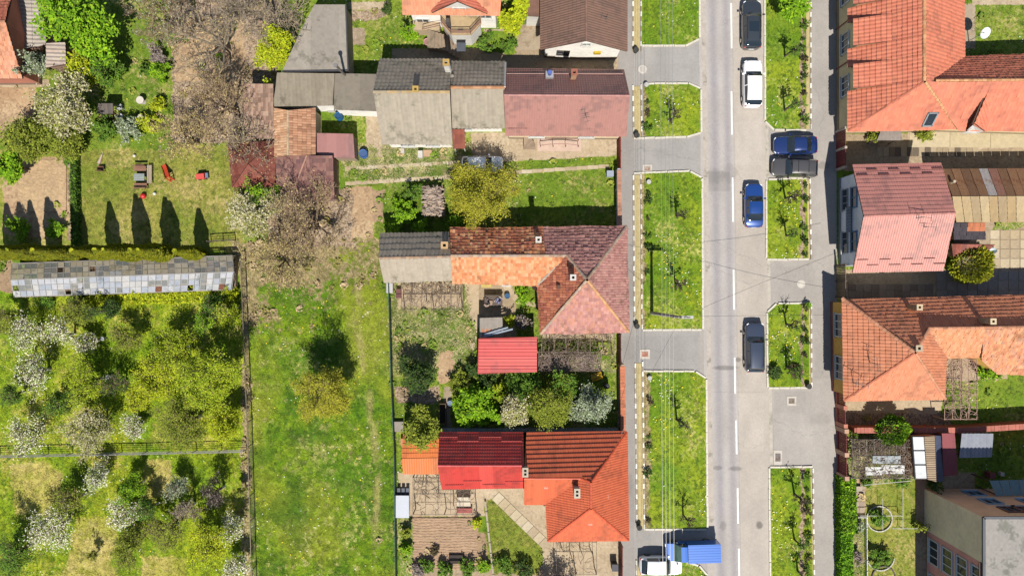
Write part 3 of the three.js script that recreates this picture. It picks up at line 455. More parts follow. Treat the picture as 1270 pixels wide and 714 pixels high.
{ // maroon metal house by the street
  const w0 = P(627, 86, 3.1), e0 = P(774, 88, 3.1), w1 = P(625, 118, 6.7), e1 = P(781, 119, 6.7), w2 = P(627, 167, 3.1), e2 = P(777, 168, 3.1), out = [w0, e0, e1, e2, w2, w1];
  const t = house('long house with maroon metal tile roof, pale pink south slope, gable to the street', 'house', 'maroon_house', out);
  slope('roof_sheet', [w0, e0, e1, w1], S.metalTile([C(186, 134, 124), C(184, 132, 122)]), t); slope('roof_sheet', [w2, e2, e1, w1], S.metalTile([C(186, 134, 124), C(184, 132, 122)], 0.5), t);
  ridge(t, w1, e1, C(190, 130, 122), 0.1, 'ridge_cap', M.metal); const wq = walls(t, out, 0.3, cream, { plinth: C(150, 132, 112) }); gutter(t, w2, e2, C(120, 66, 58)); gutter(t, w0, e0, C(206, 190, 182));
  const g = new MB().color(C(196, 160, 152)); const m = (f, x, h) => V(lerp(w0.x, e0.x, x), lerp(3.1, 6.7, f) + h, lerp(w0.z, w1.z, f)); g.bar(m(0.2, 0.01, 0.2), m(0.2, 0.98, 0.2), 0.06, 0.08); g.build('snow_guard', M.paint, t);
  chimney(t, 712.5, 89, 6.3, 4.0, 0.55, C(206, 164, 128), C(180, 112, 92));
  const vb = P(682, 90, 5.6), k = new MB().color(C(170, 170, 176)); k.box(vb.x, 4.6, vb.z, 0.7, 1.1, 0.6); k.build('vent_box', M.metal, t); new MB().color(C(92, 110, 190)).tube(V(vb.x, 5.1, vb.z), V(vb.x, 5.8, vb.z), 0.16, 0.2, 10).build('vent_cowl', M.metal, t);
  const ms = (f, x) => V(lerp(w2.x, e2.x, x), lerp(3.1, 6.7, f) + 0.2, lerp(w2.z, w1.z, f)); for (const [f, x0, x1] of [[0.16, 0.02, 0.18], [0.15, 0.65, 0.82], [0.11, 0.84, 0.97]]) new MB().color(C(120, 70, 66)).bar(ms(f, x0), ms(f, x1), 0.05, 0.08).build('snow_guard', M.paint, t);
  windowOn(t, wq[2], wq[1], 0.5, 1.2, 2.4, 1.2); windowOn(t, wq[3], wq[4], 0.3, 1.1, 2.4, 1.4); windowOn(t, wq[3], wq[4], 0.75, 1.1, 2.4, 1.4);
  antenna('thin television antenna with crossed rods on the pink maroon roof', 725, 145, 4.6, 1.2, 1.3);
}
{ // brown metal house at the top, white gable towards the lane
  const a = P(671, 62, 3.4), b = P(727, 51, 6.3), c = P(777, 64, 3.4), a0 = P(671, -190, 3.4), b0 = P(727, -215, 6.3), c0 = P(777, -190, 3.4), out = [a, b, c, c0, b0, a0];
  const t = house('house with brown metal roof and white south gable at the top edge', 'house', 'brown_house', out);
  slope('roof_sheet', [a, b, b0, a0], S.metalTile([C(142, 108, 92), C(136, 104, 88)], 0.42), t); slope('roof_sheet', [c, b, b0, c0], S.metalTile([C(142, 108, 92), C(136, 104, 88)], 0.42), t);
  ridge(t, b, b0, C(150, 114, 98), 0.1, 'ridge_cap', M.metal); const wq = walls(t, out, 0.45, white, { plinth: C(120, 104, 90) });
  windowOn(t, wq[0], wq[1], 0.5, 1, 2.2, 1.2, { frame: C(80, 70, 64) }); windowOn(t, wq[1], wq[2], 0.06, 4.0, 4.7, 0.8);
  const y = P(740, 66, 1.4), k = new MB().color(C(226, 190, 40)); k.box(y.x, 2.0, y.z + 0.12, 0.62, 0.5, 0.24); k.build('meter_box', M.paint, t);
  const q = PP([[650, -60, 3.0], [673, -60, 3.0], [673, 21, 2.7], [652, 20, 2.7]]); slope('roof_sheet', q, S.metalTile([C(150, 112, 96)], 0.42), t);
  const z = inset(q, 0.1), kk = new MB().color(white); kk.quad(V(z[2].x, 0, z[2].z), V(z[3].x, 0, z[3].z), V(z[3].x, 2.6, z[3].z), V(z[2].x, 2.6, z[2].z)); kk.build('wall', M.plaster, t);
  antenna('small antenna mast on the brown metal roof', 744, 24, 4.6, 1.0, 0.4);
}
{ // house with orange roof, white dormer gable, balcony bay and winding stair
  const a = P(499, 17, 4.6), b = P(620, 19, 4.6), r0 = P(497, -40, 7.6), r1 = P(625, -40, 7.6), d = P(625, -110, 4.6), e = P(499, -110, 4.6), out = [a, b, r1, d, e, r0];
  const t = house('house with orange tiled roof, white dormer gable and bay balcony at the top edge', 'house', 'balcony_house', out);
  const oc = [C(226, 150, 112), C(216, 138, 102), C(232, 160, 122)]; slope('roof_tiles', [a, b, r1, r0], S.tile(oc), t); slope('roof_tiles', [d, e, r0, r1], S.tile(oc), t);
  const wq = walls(t, out, 0.5, white); windowOn(t, wq[0], wq[1], 0.12, 1, 2.3, 1.2, { sill: false }); windowOn(t, wq[0], wq[1], 0.88, 2.6, 3.8, 1.2);
  const g0 = P(536, 16, 4.9), g1 = P(567, 2, 6.7), g2 = P(604, 17, 4.9), k0 = P(536, -26, 4.9), k1 = P(567, -44, 6.7), k2 = P(604, -26, 4.9);
  const dc = [C(212, 118, 92), C(202, 106, 82)]; slope('dormer_tiles', [g0, g1, k1, k0], S.tile(dc), t); slope('dormer_tiles', [g2, g1, k1, k2], S.tile(dc), t);
  const dg = new MB().color(white), zz = -0.35; const s0 = V(g0.x + 0.4, 3.4, g0.z + zz), s2 = V(g2.x - 0.4, 3.4, g2.z + zz); dg.poly([s0, s2, V(g2.x - 0.4, 4.8, g2.z + zz), V(g1.x, 6.5, g0.z + zz), V(g0.x + 0.4, 4.8, g0.z + zz)]); dg.build('dormer_wall', M.plaster, t);
  const wv = { x: 0, z: 0 }; windowOn(t, V(s0.x, 0, s0.z), V(s2.x, 0, s2.z), 0.5, 4.4, 5.5, 1.2);
  const bay = PP([[546, 12, 3.2], [596, 12, 3.2], [597, 29, 3.2], [584, 43, 3.2], [559, 43, 3.2], [547, 29, 3.2]]), bk = new MB().color(white); bk.prism(inset(bay, 0.12), 0, 3.05); bk.build('bay_wall', M.plaster, t);
  new MB().color(C(206, 178, 138)).prism(bay, 3.05, 3.22).build('balcony_floor', M.concrete, t);
  const rl = new MB().color(C(150, 108, 92)); const ip = inset(bay, 0.06); for (const [i, j] of [[1, 2], [2, 3], [3, 4], [4, 5], [5, 0]]) { const p = ip[i], q = ip[j]; for (const y of [3.55, 3.85, 4.15]) rl.bar(V(p.x, y, p.z), V(q.x, y, q.z), 0.05); rl.box(p.x, 3.7, p.z, 0.07, 0.96, 0.07); } rl.build('railing', M.paint, t);
  const tb = P(556.5, 31, 3.6), tk = new MB().color(C(96, 86, 84)); tk.box(tb.x, 4.0, tb.z, 0.36, 1.6, 0.36); tk.build('flue', M.plaster, t);
  const bw = new MB().color(C(150, 132, 112)); bw.box(P(571, 37, 3.3).x, 3.27, P(571, 37, 3.3).z, 0.5, 0.08, 0.3); bw.build('mat', M.flat, t);
  const cn = P(572, 54, 2.2), cw = new MB().color(C(92, 96, 106)); cw.box(cn.x, 2.3, cn.z + 0.35, 0.85, 0.06, 0.8); cw.build('door_canopy', M.metal, t);
  const ls = PP([[512, 20, 1.4], [545, 20, 1.4], [545, 37, 1.4], [512, 37, 1.4]]); new MB().color(C(204, 180, 148)).prism(ls, 0, 1.4).build('landing', M.concrete, t);
  for (let i = 0; i < 9; i++) { const s = P(532 + i * 4.2, 47 + i * 0.6 + (i > 5 ? (i - 5) * 1.6 : 0), 1.5); new MB().color(C(166, 146, 124)).box(s.x, (1.5 - i * 0.15) / 2, s.z, 0.34, 1.5 - i * 0.15, 1.5).build('step', M.concrete, t); }
  const hr = new MB().color(C(140, 100, 88)); hr.bar(P(524, 34, 2.3), P(546, 28, 2.4), 0.05); hr.bar(P(524, 36, 1.9), P(546, 31, 2.0), 0.05); hr.bar(P(546, 28, 2.4), P(562, 56, 1.2), 0.05); hr.bar(P(524, 34, 2.3), P(524, 36, 1.4), 0.05); hr.bar(P(562, 56, 1.2), P(562, 56, 0), 0.06); hr.build('handrail', M.paint, t);
}
// cluster of old sheds in the middle of the gardens
{
  const q = PP([[302, 104, 3.0], [339, 104, 3.0], [340, 172, 2.6], [303, 172, 2.6]]), t = house('old shed with flaky pink-brown clay tiles under a bare tree', 'shed', 'tiled_shed', q);
  slope('roof_tiles', q, S.oldTile([C(192, 156, 134), C(172, 136, 116), C(202, 168, 146), C(160, 130, 112)], 0.24), t); walls(t, q, 0.12, C(140, 118, 100));
  const a = PP([[340, 134, 2.7], [357, 137, 3.3], [357, 193, 3.3], [341, 195, 2.7]]), b = PP([[357, 137, 3.3], [391, 134, 2.5], [391, 193, 2.5], [357, 193, 3.3]]);
  const out = [a[0], a[1], b[1], b[2], a[2], a[3]], v = house('old shed with orange clay tiles and a mortared ridge line', 'shed', 'tiled_shed', out);
  slope('roof_tiles', a, S.oldTile([C(214, 164, 124), C(198, 146, 110), C(222, 178, 140)], 0.3), v); slope('roof_tiles', b, S.oldTile([C(196, 142, 108), C(176, 124, 94), C(206, 154, 120)], 0.36), v); ridge(v, a[1], a[2], C(216, 190, 156), 0.1); walls(v, out, 0.12, C(196, 176, 148));
  const f = PP([[393, 165, 2.4], [438, 166, 2.4], [440, 196, 2.2], [393, 195, 2.2]]), w = house('flat pinkish metal sheet roof over a small shed', 'shed', 'flat_shed', f);
  slope('roof_sheet', f, { c: [C(178, 124, 118), C(172, 118, 112)], w: 0.9, amp: 0, jit: 0.06, m: M.metal }, w); walls(w, f, 0.1, C(150, 130, 112));
  const d = PP([[342, 193, 2.7], [413, 193, 2.7], [415, 247, 2.2], [343, 252, 2.2]]), x = house('shed with dark purple-brown clay tiles crossed by branch shadows', 'shed', 'tiled_shed', d);
  slope('roof_tiles', d, { ...S.oldTile([C(158, 112, 102), C(144, 100, 94), C(168, 124, 112), C(130, 92, 88)], 0.22), course: 0.38, w: 0.3 }, x); walls(x, d, 0.12, C(130, 104, 90));
  const k = new MB().color(C(196, 150, 130)); k.bar(d[0].clone().lerp(d[1], 0.55).setY(2.9), d[3].clone().lerp(d[2], 0.22).setY(2.42), 0.12, 0.08); k.build('batten', M.wood, x);
  const h0 = P(283, 178, 2.6), h1 = P(341, 175, 2.6), h2_ = P(341, 232, 2.6), h3 = P(288, 232, 2.6), pk = P(308, 203, 3.7), ho = [h0, h1, h2_, h3], y = house('shed with a rust-red pyramid roof half hidden by bare branches', 'shed', 'pyramid_shed', ho);
  const rc = { c: [C(150, 82, 66), C(142, 76, 62), C(158, 88, 72)], w: 0.6, amp: 0.02, prof: half, jit: 0.1, m: M.rust }; for (let i = 0; i < 4; i++) slope('roof_sheet', [ho[i], ho[(i + 1) % 4], pk], rc, y); walls(y, ho, 0.12, C(120, 92, 80));
}
{ // house with L-shaped terracotta roof by the street, grey corrugated barn behind
  const w0 = P(471, 291, 3.0), e0 = P(557, 289, 3.0), w1 = P(470, 320, 5.4), e1 = P(559, 318, 5.4), w2 = P(476, 349, 3.2), e2 = P(561, 347, 3.2), out = [w0, e0, e1, e2, w2, w1];
  const t = house('grey corrugated barn joined to the terracotta house', 'barn', 'grey_barn', out);
  slope('corrugated_roof', [w0, e0, e1, w1], S.wavy([C(190, 176, 158), C(182, 168, 152), C(198, 184, 166)], 0.75, 0.14), t); slope('corrugated_roof', [w2, e2, e1, w1], S.wavy([C(196, 182, 164), C(188, 174, 158), C(204, 190, 172)], 1.5, 0.1), t);
  ridge(t, w1, e1, [C(196, 160, 130), C(176, 150, 130)], 0.11); walls(t, out, 0.2, C(206, 188, 160)); chimney(t, 551, 304, 5.7, 3.8, 0.62, C(226, 182, 130), C(214, 176, 130));
  const n0 = P(558, 284, 3.0), n1 = P(777, 281, 3.0), s1 = P(779, 411, 3.0), s0 = P(671, 413, 3.0), in0 = P(667, 353, 3.0), in1 = P(561, 350, 3.0), rw = P(559, 317, 5.4), rj = P(703, 317, 5.4), pk = P(728, 347, 7.3);
  const o2 = [n0, n1, s1, s0, in0, in1, rw], u = house('L-shaped house with patchy terracotta tile roof and pyramid hip at the street', 'house', 'terracotta_house', o2);
  const org = [C(234, 154, 104), C(240, 168, 118), C(226, 140, 92), C(236, 178, 134)], pink = [C(206, 146, 136), C(196, 136, 128), C(212, 156, 144)], rs = [C(206, 124, 88), C(188, 108, 80), C(214, 140, 106), C(176, 100, 78)];
  const mid = P(676, 317, 5.4), mn = P(673, 282.5, 3.0);
  slope('roof_tiles', [n0, mn, mid, rw], S.oldTile([...org, ...rs], 0.3), u); slope('roof_tiles', [mn, n1, pk, rj, mid], S.oldTile(pink, 0.2), u); slope('roof_tiles', [in1, in0, rj, rw], S.oldTile(org, 0.24), u);
  slope('roof_tiles', [n1, s1, pk], S.oldTile(pink, 0.2), u); slope('roof_tiles', [s1, s0, pk], S.oldTile([...pink, C(214, 150, 128)], 0.24), u); slope('roof_tiles', [s0, in0, rj, pk], S.oldTile(rs, 0.3), u);
  const rc = [C(212, 186, 160), C(204, 168, 140), C(196, 172, 156)]; ridge(u, rw, rj, rc, 0.13); ridge(u, rj, pk, rc, 0.13); ridge(u, n1, pk, rc, 0.13); ridge(u, s1, pk, [C(226, 172, 122), C(220, 160, 110)], 0.13); ridge(u, s0, pk, rc, 0.13); ridge(u, in0, rj, [C(200, 186, 170)], 0.13);
  const wq = walls(u, o2, 0.35, C(222, 196, 140), { plinth: C(150, 130, 110) }); windowOn(u, wq[2], wq[1], 0.3, 1.1, 2.4, 1.2); windowOn(u, wq[2], wq[1], 0.7, 1.1, 2.4, 1.2); windowOn(u, wq[3], wq[2], 0.3, 1.1, 2.4, 1.2); gutter(u, s0, s1, C(150, 110, 96)); gutter(u, n0, n1, C(130, 90, 80));
  chimney(u, 668, 297, 6.2, 3.8, 0.5, C(226, 216, 206), C(236, 230, 222)); chimney(u, 711, 344, 7.6, 5.0, 0.5, C(222, 210, 198), C(236, 230, 222)); const hv = P(693, 356, 5.2); new MB().color(C(110, 78, 66)).box(hv.x, 5.2, hv.z, 0.3, 0.3, 0.34).build('roof_vent', M.flat, u);
  const tank = P(665, 355, 2.6), tk = thing('rain_barrel', 'dark rusty rain barrel under the eaves of the terracotta house', 'barrel', V(tank.x, 0, tank.z)), bk = new MB().color(C(92, 56, 48)); bk.tube(V(0, 0, 0), V(0, 1.5, 0), 0.34, 0.34, 14); bk.build('barrel', M.rust, tk); new MB().color(C(70, 44, 40)).tube(V(0, 1.5, 0), V(0, 1.56, 0), 0.37, 0.37, 14).build('lid', M.rust, tk);
}
{ // red canopy
  const q = PP([[594, 420, 2.9], [666, 418, 2.9], [666, 461, 2.4], [593, 463, 2.4]]), t = house('bright red ribbed metal canopy on posts in the garden', 'canopy', 'metal_canopy', q);
  slope('ribbed_sheet', q, { ...S.ribbed([C(222, 72, 68), C(212, 66, 64), C(220, 84, 78), C(204, 66, 62)], 0.32, M.metal, 0.1), block: 2, dir: V(0, 0, 1) }, t); const k = inset(q, 0.2); for (const c of k) { new MB().color(C(120, 60, 52)).box(c.x, (c.y - 0.1) / 2, c.z, 0.1, c.y - 0.1, 0.1).build('post', M.paint, t); }
  const e = new MB().color(C(200, 50, 48)); e.bar(q[3].clone().setY(2.43), q[0].clone().setY(2.93), 0.1, 0.14); e.bar(q[0].clone().setY(2.92), q[1].clone().setY(2.92), 0.08, 0.12); e.build('edge_trim', M.paint, t);
  // small corrugated roof with loose boards and gutters on it
  const s = PP([[595, 394, 2.2], [623, 393, 2.2], [624, 421, 2.0], [595, 422, 2.0]]), v = house('small grey corrugated shelter roof littered with boards beside the red canopy', 'shelter', 'garden_shelter', s); slope('corrugated_roof', s, S.wavy([C(178, 168, 156), C(166, 156, 146)], 0.9, 0.1), v); for (const c of inset(s, 0.15)) new MB().color(C(120, 96, 78)).box(c.x, 0.98, c.z, 0.1, 1.96, 0.1).build('post', M.wood, v);
  for (const [x, y, w, d, c, r] of [[603, 408, 0.8, 0.55, C(206, 132, 92), 0.2], [616, 418, 0.7, 0.5, C(214, 178, 124), -0.1], [600, 419, 0.55, 0.4, C(222, 184, 138), 0.1]]) { const p = P(x, y, 2.3); const b = new MB().color(c).box(0, 0, 0, w, 0.06, d); const o = b.build('loose_board', M.wood); o.position.set(p.x, 2.33 - (p.z - s[0].z) * 0.1, p.z); o.rotation.y = r; tag(o, c[0] > 0.4 * c[1] && x === 603 ? 'rusty orange board lying on the corrugated shelter roof' : x === 616 ? 'square plywood board on the shelter roof by the red canopy' : 'small pale plank piece on the shelter roof corner', 'board', 'boards on the shelter roof'); }
  for (const [x0, y0, x1, y1, lb] of [[600, 415, 630, 406, 'short grey gutter length laid on the corrugated shelter roof'], [601, 417, 636, 408, 'longer grey gutter length overhanging the shelter roof edge']]) { const a = P(x0, y0, 2.42), b = P(x1, y1, 2.52), k2 = new MB().color(C(176, 186, 200)); k2.bar(a, b, 0.14, 0.05); tag(k2.build('loose_gutter', M.steel), lb, 'gutter', 'gutters on the shelter roof'); }
}
{ // red metal barn + orange house at the bottom
  const w0 = P(545, 537, 3.0), e0 = P(649, 537, 3.0), w1 = P(543, 577, 5.8), e1 = P(650, 577, 5.8), w2 = P(548, 606, 3.0), e2 = P(650, 604, 3.0), out = [w0, e0, e1, e2, w2, w1];
  const t = house('barn with crimson metal tile roof, dark north slope, joined to the orange house', 'barn', 'crimson_barn', out);
  slope('roof_sheet', [w0, e0, e1, w1], { ...S.metalTile([C(222, 70, 64), C(212, 64, 60), C(220, 80, 72)]), block: 6 }, t); slope('roof_sheet', [w2, e2, e1, w1], { ...S.ribbed([C(222, 72, 64), C(214, 66, 60), C(224, 82, 74), C(208, 68, 62)], 0.2, M.metal, 0.08), block: 6, amp: 0.025 }, t); ridge(t, w1, e1, C(206, 66, 66), 0.1, 'ridge_cap', M.metal); walls(t, out, 0.3, white); gutter(t, w0, e0, C(190, 196, 200), 0.12); gutter(t, w2, e2, C(214, 214, 220));
  const m = (a, b, c, d, f, x) => a.clone().lerp(b, x).lerp(c.clone().lerp(d, x), f).add(V(0, 0.2, 0)); for (const [f, x0, x1] of [[0.12, 0.0, 0.22], [0.25, 0.22, 0.47], [0.12, 0.47, 0.74], [0.25, 0.74, 0.98]]) new MB().color(C(200, 72, 66)).bar(m(w0, e0, w1, e1, f, x0), m(w0, e0, w1, e1, f, x1), 0.08, 0.12).build('snow_guard', M.paint, t);
  for (const [f, x0, x1] of [[0.35, 0.27, 0.5], [0.3, 0.77, 1.0], [0.18, 0.05, 0.27], [0.18, 0.5, 0.77]]) new MB().color(C(180, 50, 46)).bar(m(w2, e2, w1, e1, f, x0), m(w2, e2, w1, e1, f, x1), 0.06, 0.1).build('snow_guard', M.paint, t);
  const l = PP([[498, 568, 2.6], [544, 567, 2.6], [544, 587, 2.2], [500, 587, 2.2]]), l2 = PP([[500, 538, 2.2], [545, 538, 2.2], [544, 567, 2.6], [498, 568, 2.6]]), lo = [l2[0], l2[1], l[1], l[2], l[3], l[0]], v = house('small shed with orange south slope and brown north slope beside the crimson barn', 'shed', 'orange_shed', lo);
  slope('roof_sheet', l, S.metalTile([C(236, 128, 58)], 0.4), v); slope('roof_sheet', l2, S.metalTile([C(236, 128, 58)], 0.4), v); walls(v, lo, 0.15, C(206, 190, 164));
  const n0 = P(653, 537, 3.2), n1 = P(777, 536, 3.2), s1 = P(779, 669, 3.2), s0 = P(680, 670, 3.2), i0 = P(678, 625, 3.2), i1 = P(650, 625, 3.2), rw = P(650, 593, 6.0), rj = P(721, 593, 6.0), p1 = P(733, 598, 6.5), p2 = P(733, 630, 6.5), o2 = [n0, n1, s1, s0, i0, i1, rw];
  const u = house('house with vivid orange metal tile hip roof by the street at the bottom', 'house', 'orange_house', o2), oc = [C(224, 112, 72), C(218, 106, 68)];
  slope('roof_sheet', [n0, n1, p1, rj, rw], { ...S.metalTile(oc, 0.46), step: 0.095 }, u); slope('roof_sheet', [n1, s1, p2, p1], S.metalTile(oc), u); slope('roof_sheet', [s1, s0, p2], S.metalTile(oc), u); slope('roof_sheet', [s0, i0, rj, p1, p2], S.metalTile(oc), u); slope('roof_sheet', [i1, i0, rj, rw], { ...S.ribbed(oc, 0.3), amp: 0.02 }, u);
  const rc = C(226, 96, 58); for (const [a, b] of [[rw, rj], [rj, p1], [p1, p2], [n1, p1], [s1, p2], [s0, p2]]) ridge(u, a, b, rc, 0.1, 'ridge_cap', M.metal);
  const wq = walls(u, o2, 0.4, cream, { plinth: C(140, 120, 100) }); windowOn(u, wq[2], wq[1], 0.3, 1.1, 2.4, 1.3); windowOn(u, wq[2], wq[1], 0.7, 1.1, 2.4, 1.3); gutter(u, s0, s1, C(150, 70, 50)); gutter(u, n0, n1, C(190, 196, 200), 0.1);
  chimney(u, 651.5, 586, 6.4, 4.6, 0.5, C(206, 190, 166), C(214, 202, 180), 2); chimney(u, 716, 612, 7.0, 4.4, 0.5, C(214, 200, 180), C(220, 210, 190), 2); for (const [x, y, h] of [[677, 603, 5.0], [752, 615, 5.0], [732, 648, 4.9]]) { const p = P(x, y, h); new MB().color(C(206, 150, 130)).box(p.x, h + 0.12, p.z, 0.34, 0.2, 0.34).build('roof_vent', M.metal, u); }
}

// ================================================================ buildings, east of the street
{ // big house with red tile roof, shed dormers to the street, rear wing
  const zy = (y, h = 4.1) => (y - CY) / SC * (1 - h / H), W = (x, h, z) => V(x, h, z), ex = 30.6, eh = 3.2, rx = 35.4, rh = 7.0, dx = 33.5, dh = 5.5;
  const yN = -190, hipY = P(1147, 101, rh).z, sw = P(1052, 162, eh), se = P(1187, 159, eh), rN = W(rx, rh, zy(yN)), rS = W(rx, rh, hipY);
  const eE = P(1194, 72, eh), wr0 = P(1160, 100, 6.6), wr1 = P(1420, 98, 6.6), wn1 = P(1420, 62, eh), ws1 = P(1420, 166, eh), eN = W(eE.x, eh, zy(yN));
  const out = [W(ex, eh, zy(yN)), sw, se, ws1, wr1, wn1, eE, eN];
  const t = house('large house with red clay tile roof, shed dormers facing the street and long rear wing', 'house', 'red_tile_house', out);
  const rc = [C(228, 132, 102), C(220, 124, 94), C(232, 140, 110), C(236, 144, 108)], st = { ...S.tile(rc), course: 0.42, w: 0.34 };
  const segs = [[-190, -60, 0], [-60, -28, 0], [-28, 6, 1], [6, 24, 0], [24, 57, 1], [57, 80, 0], [80, 110, 1]];
  for (const [a, b, d] of segs) { const za = zy(a), zb = zy(b);
    if (!d) slope('roof_tiles', [W(ex, eh, za), W(ex, eh, zb), W(rx, rh, zb), W(rx, rh, za)], st, t);
    else { slope('roof_tiles', [W(dx, dh, za), W(dx, dh, zb), W(rx, rh, zb), W(rx, rh, za)], st, t); const ox = 30.66, oh = 4.15; slope('dormer_tiles', [W(ox, oh, za), W(ox, oh, zb), W(dx, dh, zb), W(dx, dh, za)], st, t);
      for (const z of [za + 0.02, zb - 0.02]) new MB().color(C(206, 150, 110)).tri(W(31, oh - 0.05 + 0.17, z), W(dx, dh, z), W(31, 3.4, z)).build('dormer_cheek', M.plaster, t); const f = new MB().color(mul(C(216, 200, 160), 1.4)); f.quad(W(31, 2.9, za), W(31, 2.9, zb), W(31, oh + 0.1, zb), W(31, oh + 0.1, za)); f.build('dormer_front', M.plaster, t); } }
  slope('roof_tiles', [W(ex, eh, zy(110)), sw, rS, W(rx, rh, zy(110))], st, t); slope('roof_tiles', [sw, se, rS], st, t);
  slope('roof_tiles', [eN, eE, wr0, rS, rN], st, t);
  slope('roof_tiles', [eE, wn1, wr1, wr0], st, t); slope('roof_tiles', [se, ws1, wr1, wr0, rS], st, t);
  const cc = [C(236, 178, 128), C(226, 162, 112)]; ridge(t, rN, rS, cc, 0.15); ridge(t, rS, sw, C(206, 120, 92), 0.1); ridge(t, rS, se, cc, 0.15); ridge(t, wr0, wr1, cc, 0.12);
  const wq = walls(t, out, 0.4, C(216, 200, 160), { plinth: C(170, 150, 120) });
  for (const y of [-8, 53, 106, -60]) { const f = (zy(y, 2) - wq[0].z) / (wq[1].z - wq[0].z); windowOn(t, wq[0], wq[1], f, 1.2, 2.7, 1.9, { frame: C(232, 238, 246), panes: 3 }); }
  gutter(t, sw, se, C(236, 232, 226), 0.09); for (const y of [32, 82]) { const a = P(1039, y, 1), k = new MB().color(C(160, 60, 52)); k.tube(V(30.95, 0, a.z), V(30.95, 3.1, a.z), 0.05, 0.05, 8); k.build('downpipe', M.paint, t); }
  // roof window and the small gabled wall dormer of the wing
  const pn = newell([sw, se, rS]); if (pn.y < 0) pn.negate(); const s = P(1154, 146, 4.2); s.y = sw.y - (pn.x * (s.x - sw.x) + pn.z * (s.z - sw.z)) / pn.y; const su = V(0, 1, 0).addScaledVector(pn, -pn.y).normalize(), se_ = su.clone().cross(pn).normalize(), rq = (a, b, o) => s.clone().addScaledVector(se_, a).addScaledVector(su, b).addScaledVector(pn, o);
  const rwn = new MB().color(C(150, 158, 164)); for (const [x, y, w, d] of [[-0.42, 0, 0.12, 1.5], [0.42, 0, 0.12, 1.5], [0, 0.7, 0.96, 0.12], [0, -0.7, 0.96, 0.16]]) { const c8 = [[-1, -1], [1, -1], [1, 1], [-1, 1]].map(([i, j]) => [rq(x + i * w / 2, y + j * d / 2, 0.05), rq(x + i * w / 2, y + j * d / 2, 0.26)]); rwn.quad(c8[0][1], c8[1][1], c8[2][1], c8[3][1]); for (let i = 0; i < 4; i++) { const j = (i + 1) % 4; rwn.quad(c8[i][0], c8[j][0], c8[j][1], c8[i][1]); } } const rwo = rwn.build('roof_window', M.metal, t); const g = new MB(); g.quad(rq(-0.36, -0.64, 0.22), rq(0.36, -0.64, 0.22), rq(0.36, 0.64, 0.22), rq(-0.36, 0.64, 0.22)); g.build('pane', M.glass, rwo);
  const d0 = P(1227, 105, 6.1), d1 = P(1208, 152, 4.9), dl = P(1199, 163, 3.5), dr = P(1222, 163, 3.7); slope('dormer_tiles', [dl, d1, d0], st, t); slope('dormer_tiles', [d1, dr, d0], st, t); new MB().color(white).poly([V(dl.x, 2.6, dl.z), V(dr.x, 2.6, dl.z), V(dr.x, 3.6, dl.z), V(d1.x, 4.8, dl.z - 0.3), V(dl.x, 3.4, dl.z)]).build('dormer_front', M.plaster, t);
  const pr = PP([[1092, 161, 2.2], [1117, 160, 2.2], [1118, 174, 2.0], [1087, 174, 2.0]]), v = house('grey corrugated porch roof under the red tile house eaves', 'porch', 'porch_roof', pr); slope('corrugated_roof', pr, S.wavy([C(170, 156, 148), C(158, 146, 140)], 0.5, 0.1), v); for (const c of inset(pr, 0.1)) new MB().color(C(120, 100, 90)).box(c.x, c.y / 2, c.z, 0.08, c.y, 0.08).build('post', M.paint, v);
  // satellite dish
  const dp = P(1224, 39, 2.6), sd = thing('satellite_dish', 'white satellite dish on a pole in the shaded lawn', 'dish', V(dp.x, 0, dp.z)); new MB().color(C(200, 204, 200)).tube(V(0, 0, 0), V(0, 2.3, 0), 0.04, 0.04, 8).build('pole', M.paint, sd);
  const dg = new THREE.LatheGeometry([[0, 0], [0.2, 0.02], [0.38, 0.08], [0.52, 0.16]].map(q => new THREE.Vector2(q[0], q[1])), 24), dm = new THREE.Mesh(dg, new THREE.MeshStandardMaterial({ color: col3(C(232, 236, 244)), roughness: 0.5, side: THREE.DoubleSide })); dm.name = 'reflector'; dm.position.set(0, 2.3, 0); dm.rotation.set(0.5, 0, -0.2); sd.add(dm); new MB().color(C(190, 200, 150)).bar(V(0, 2.35, 0), V(-0.45, 2.8, 0.25), 0.04).build('feed_arm', M.paint, sd);
}
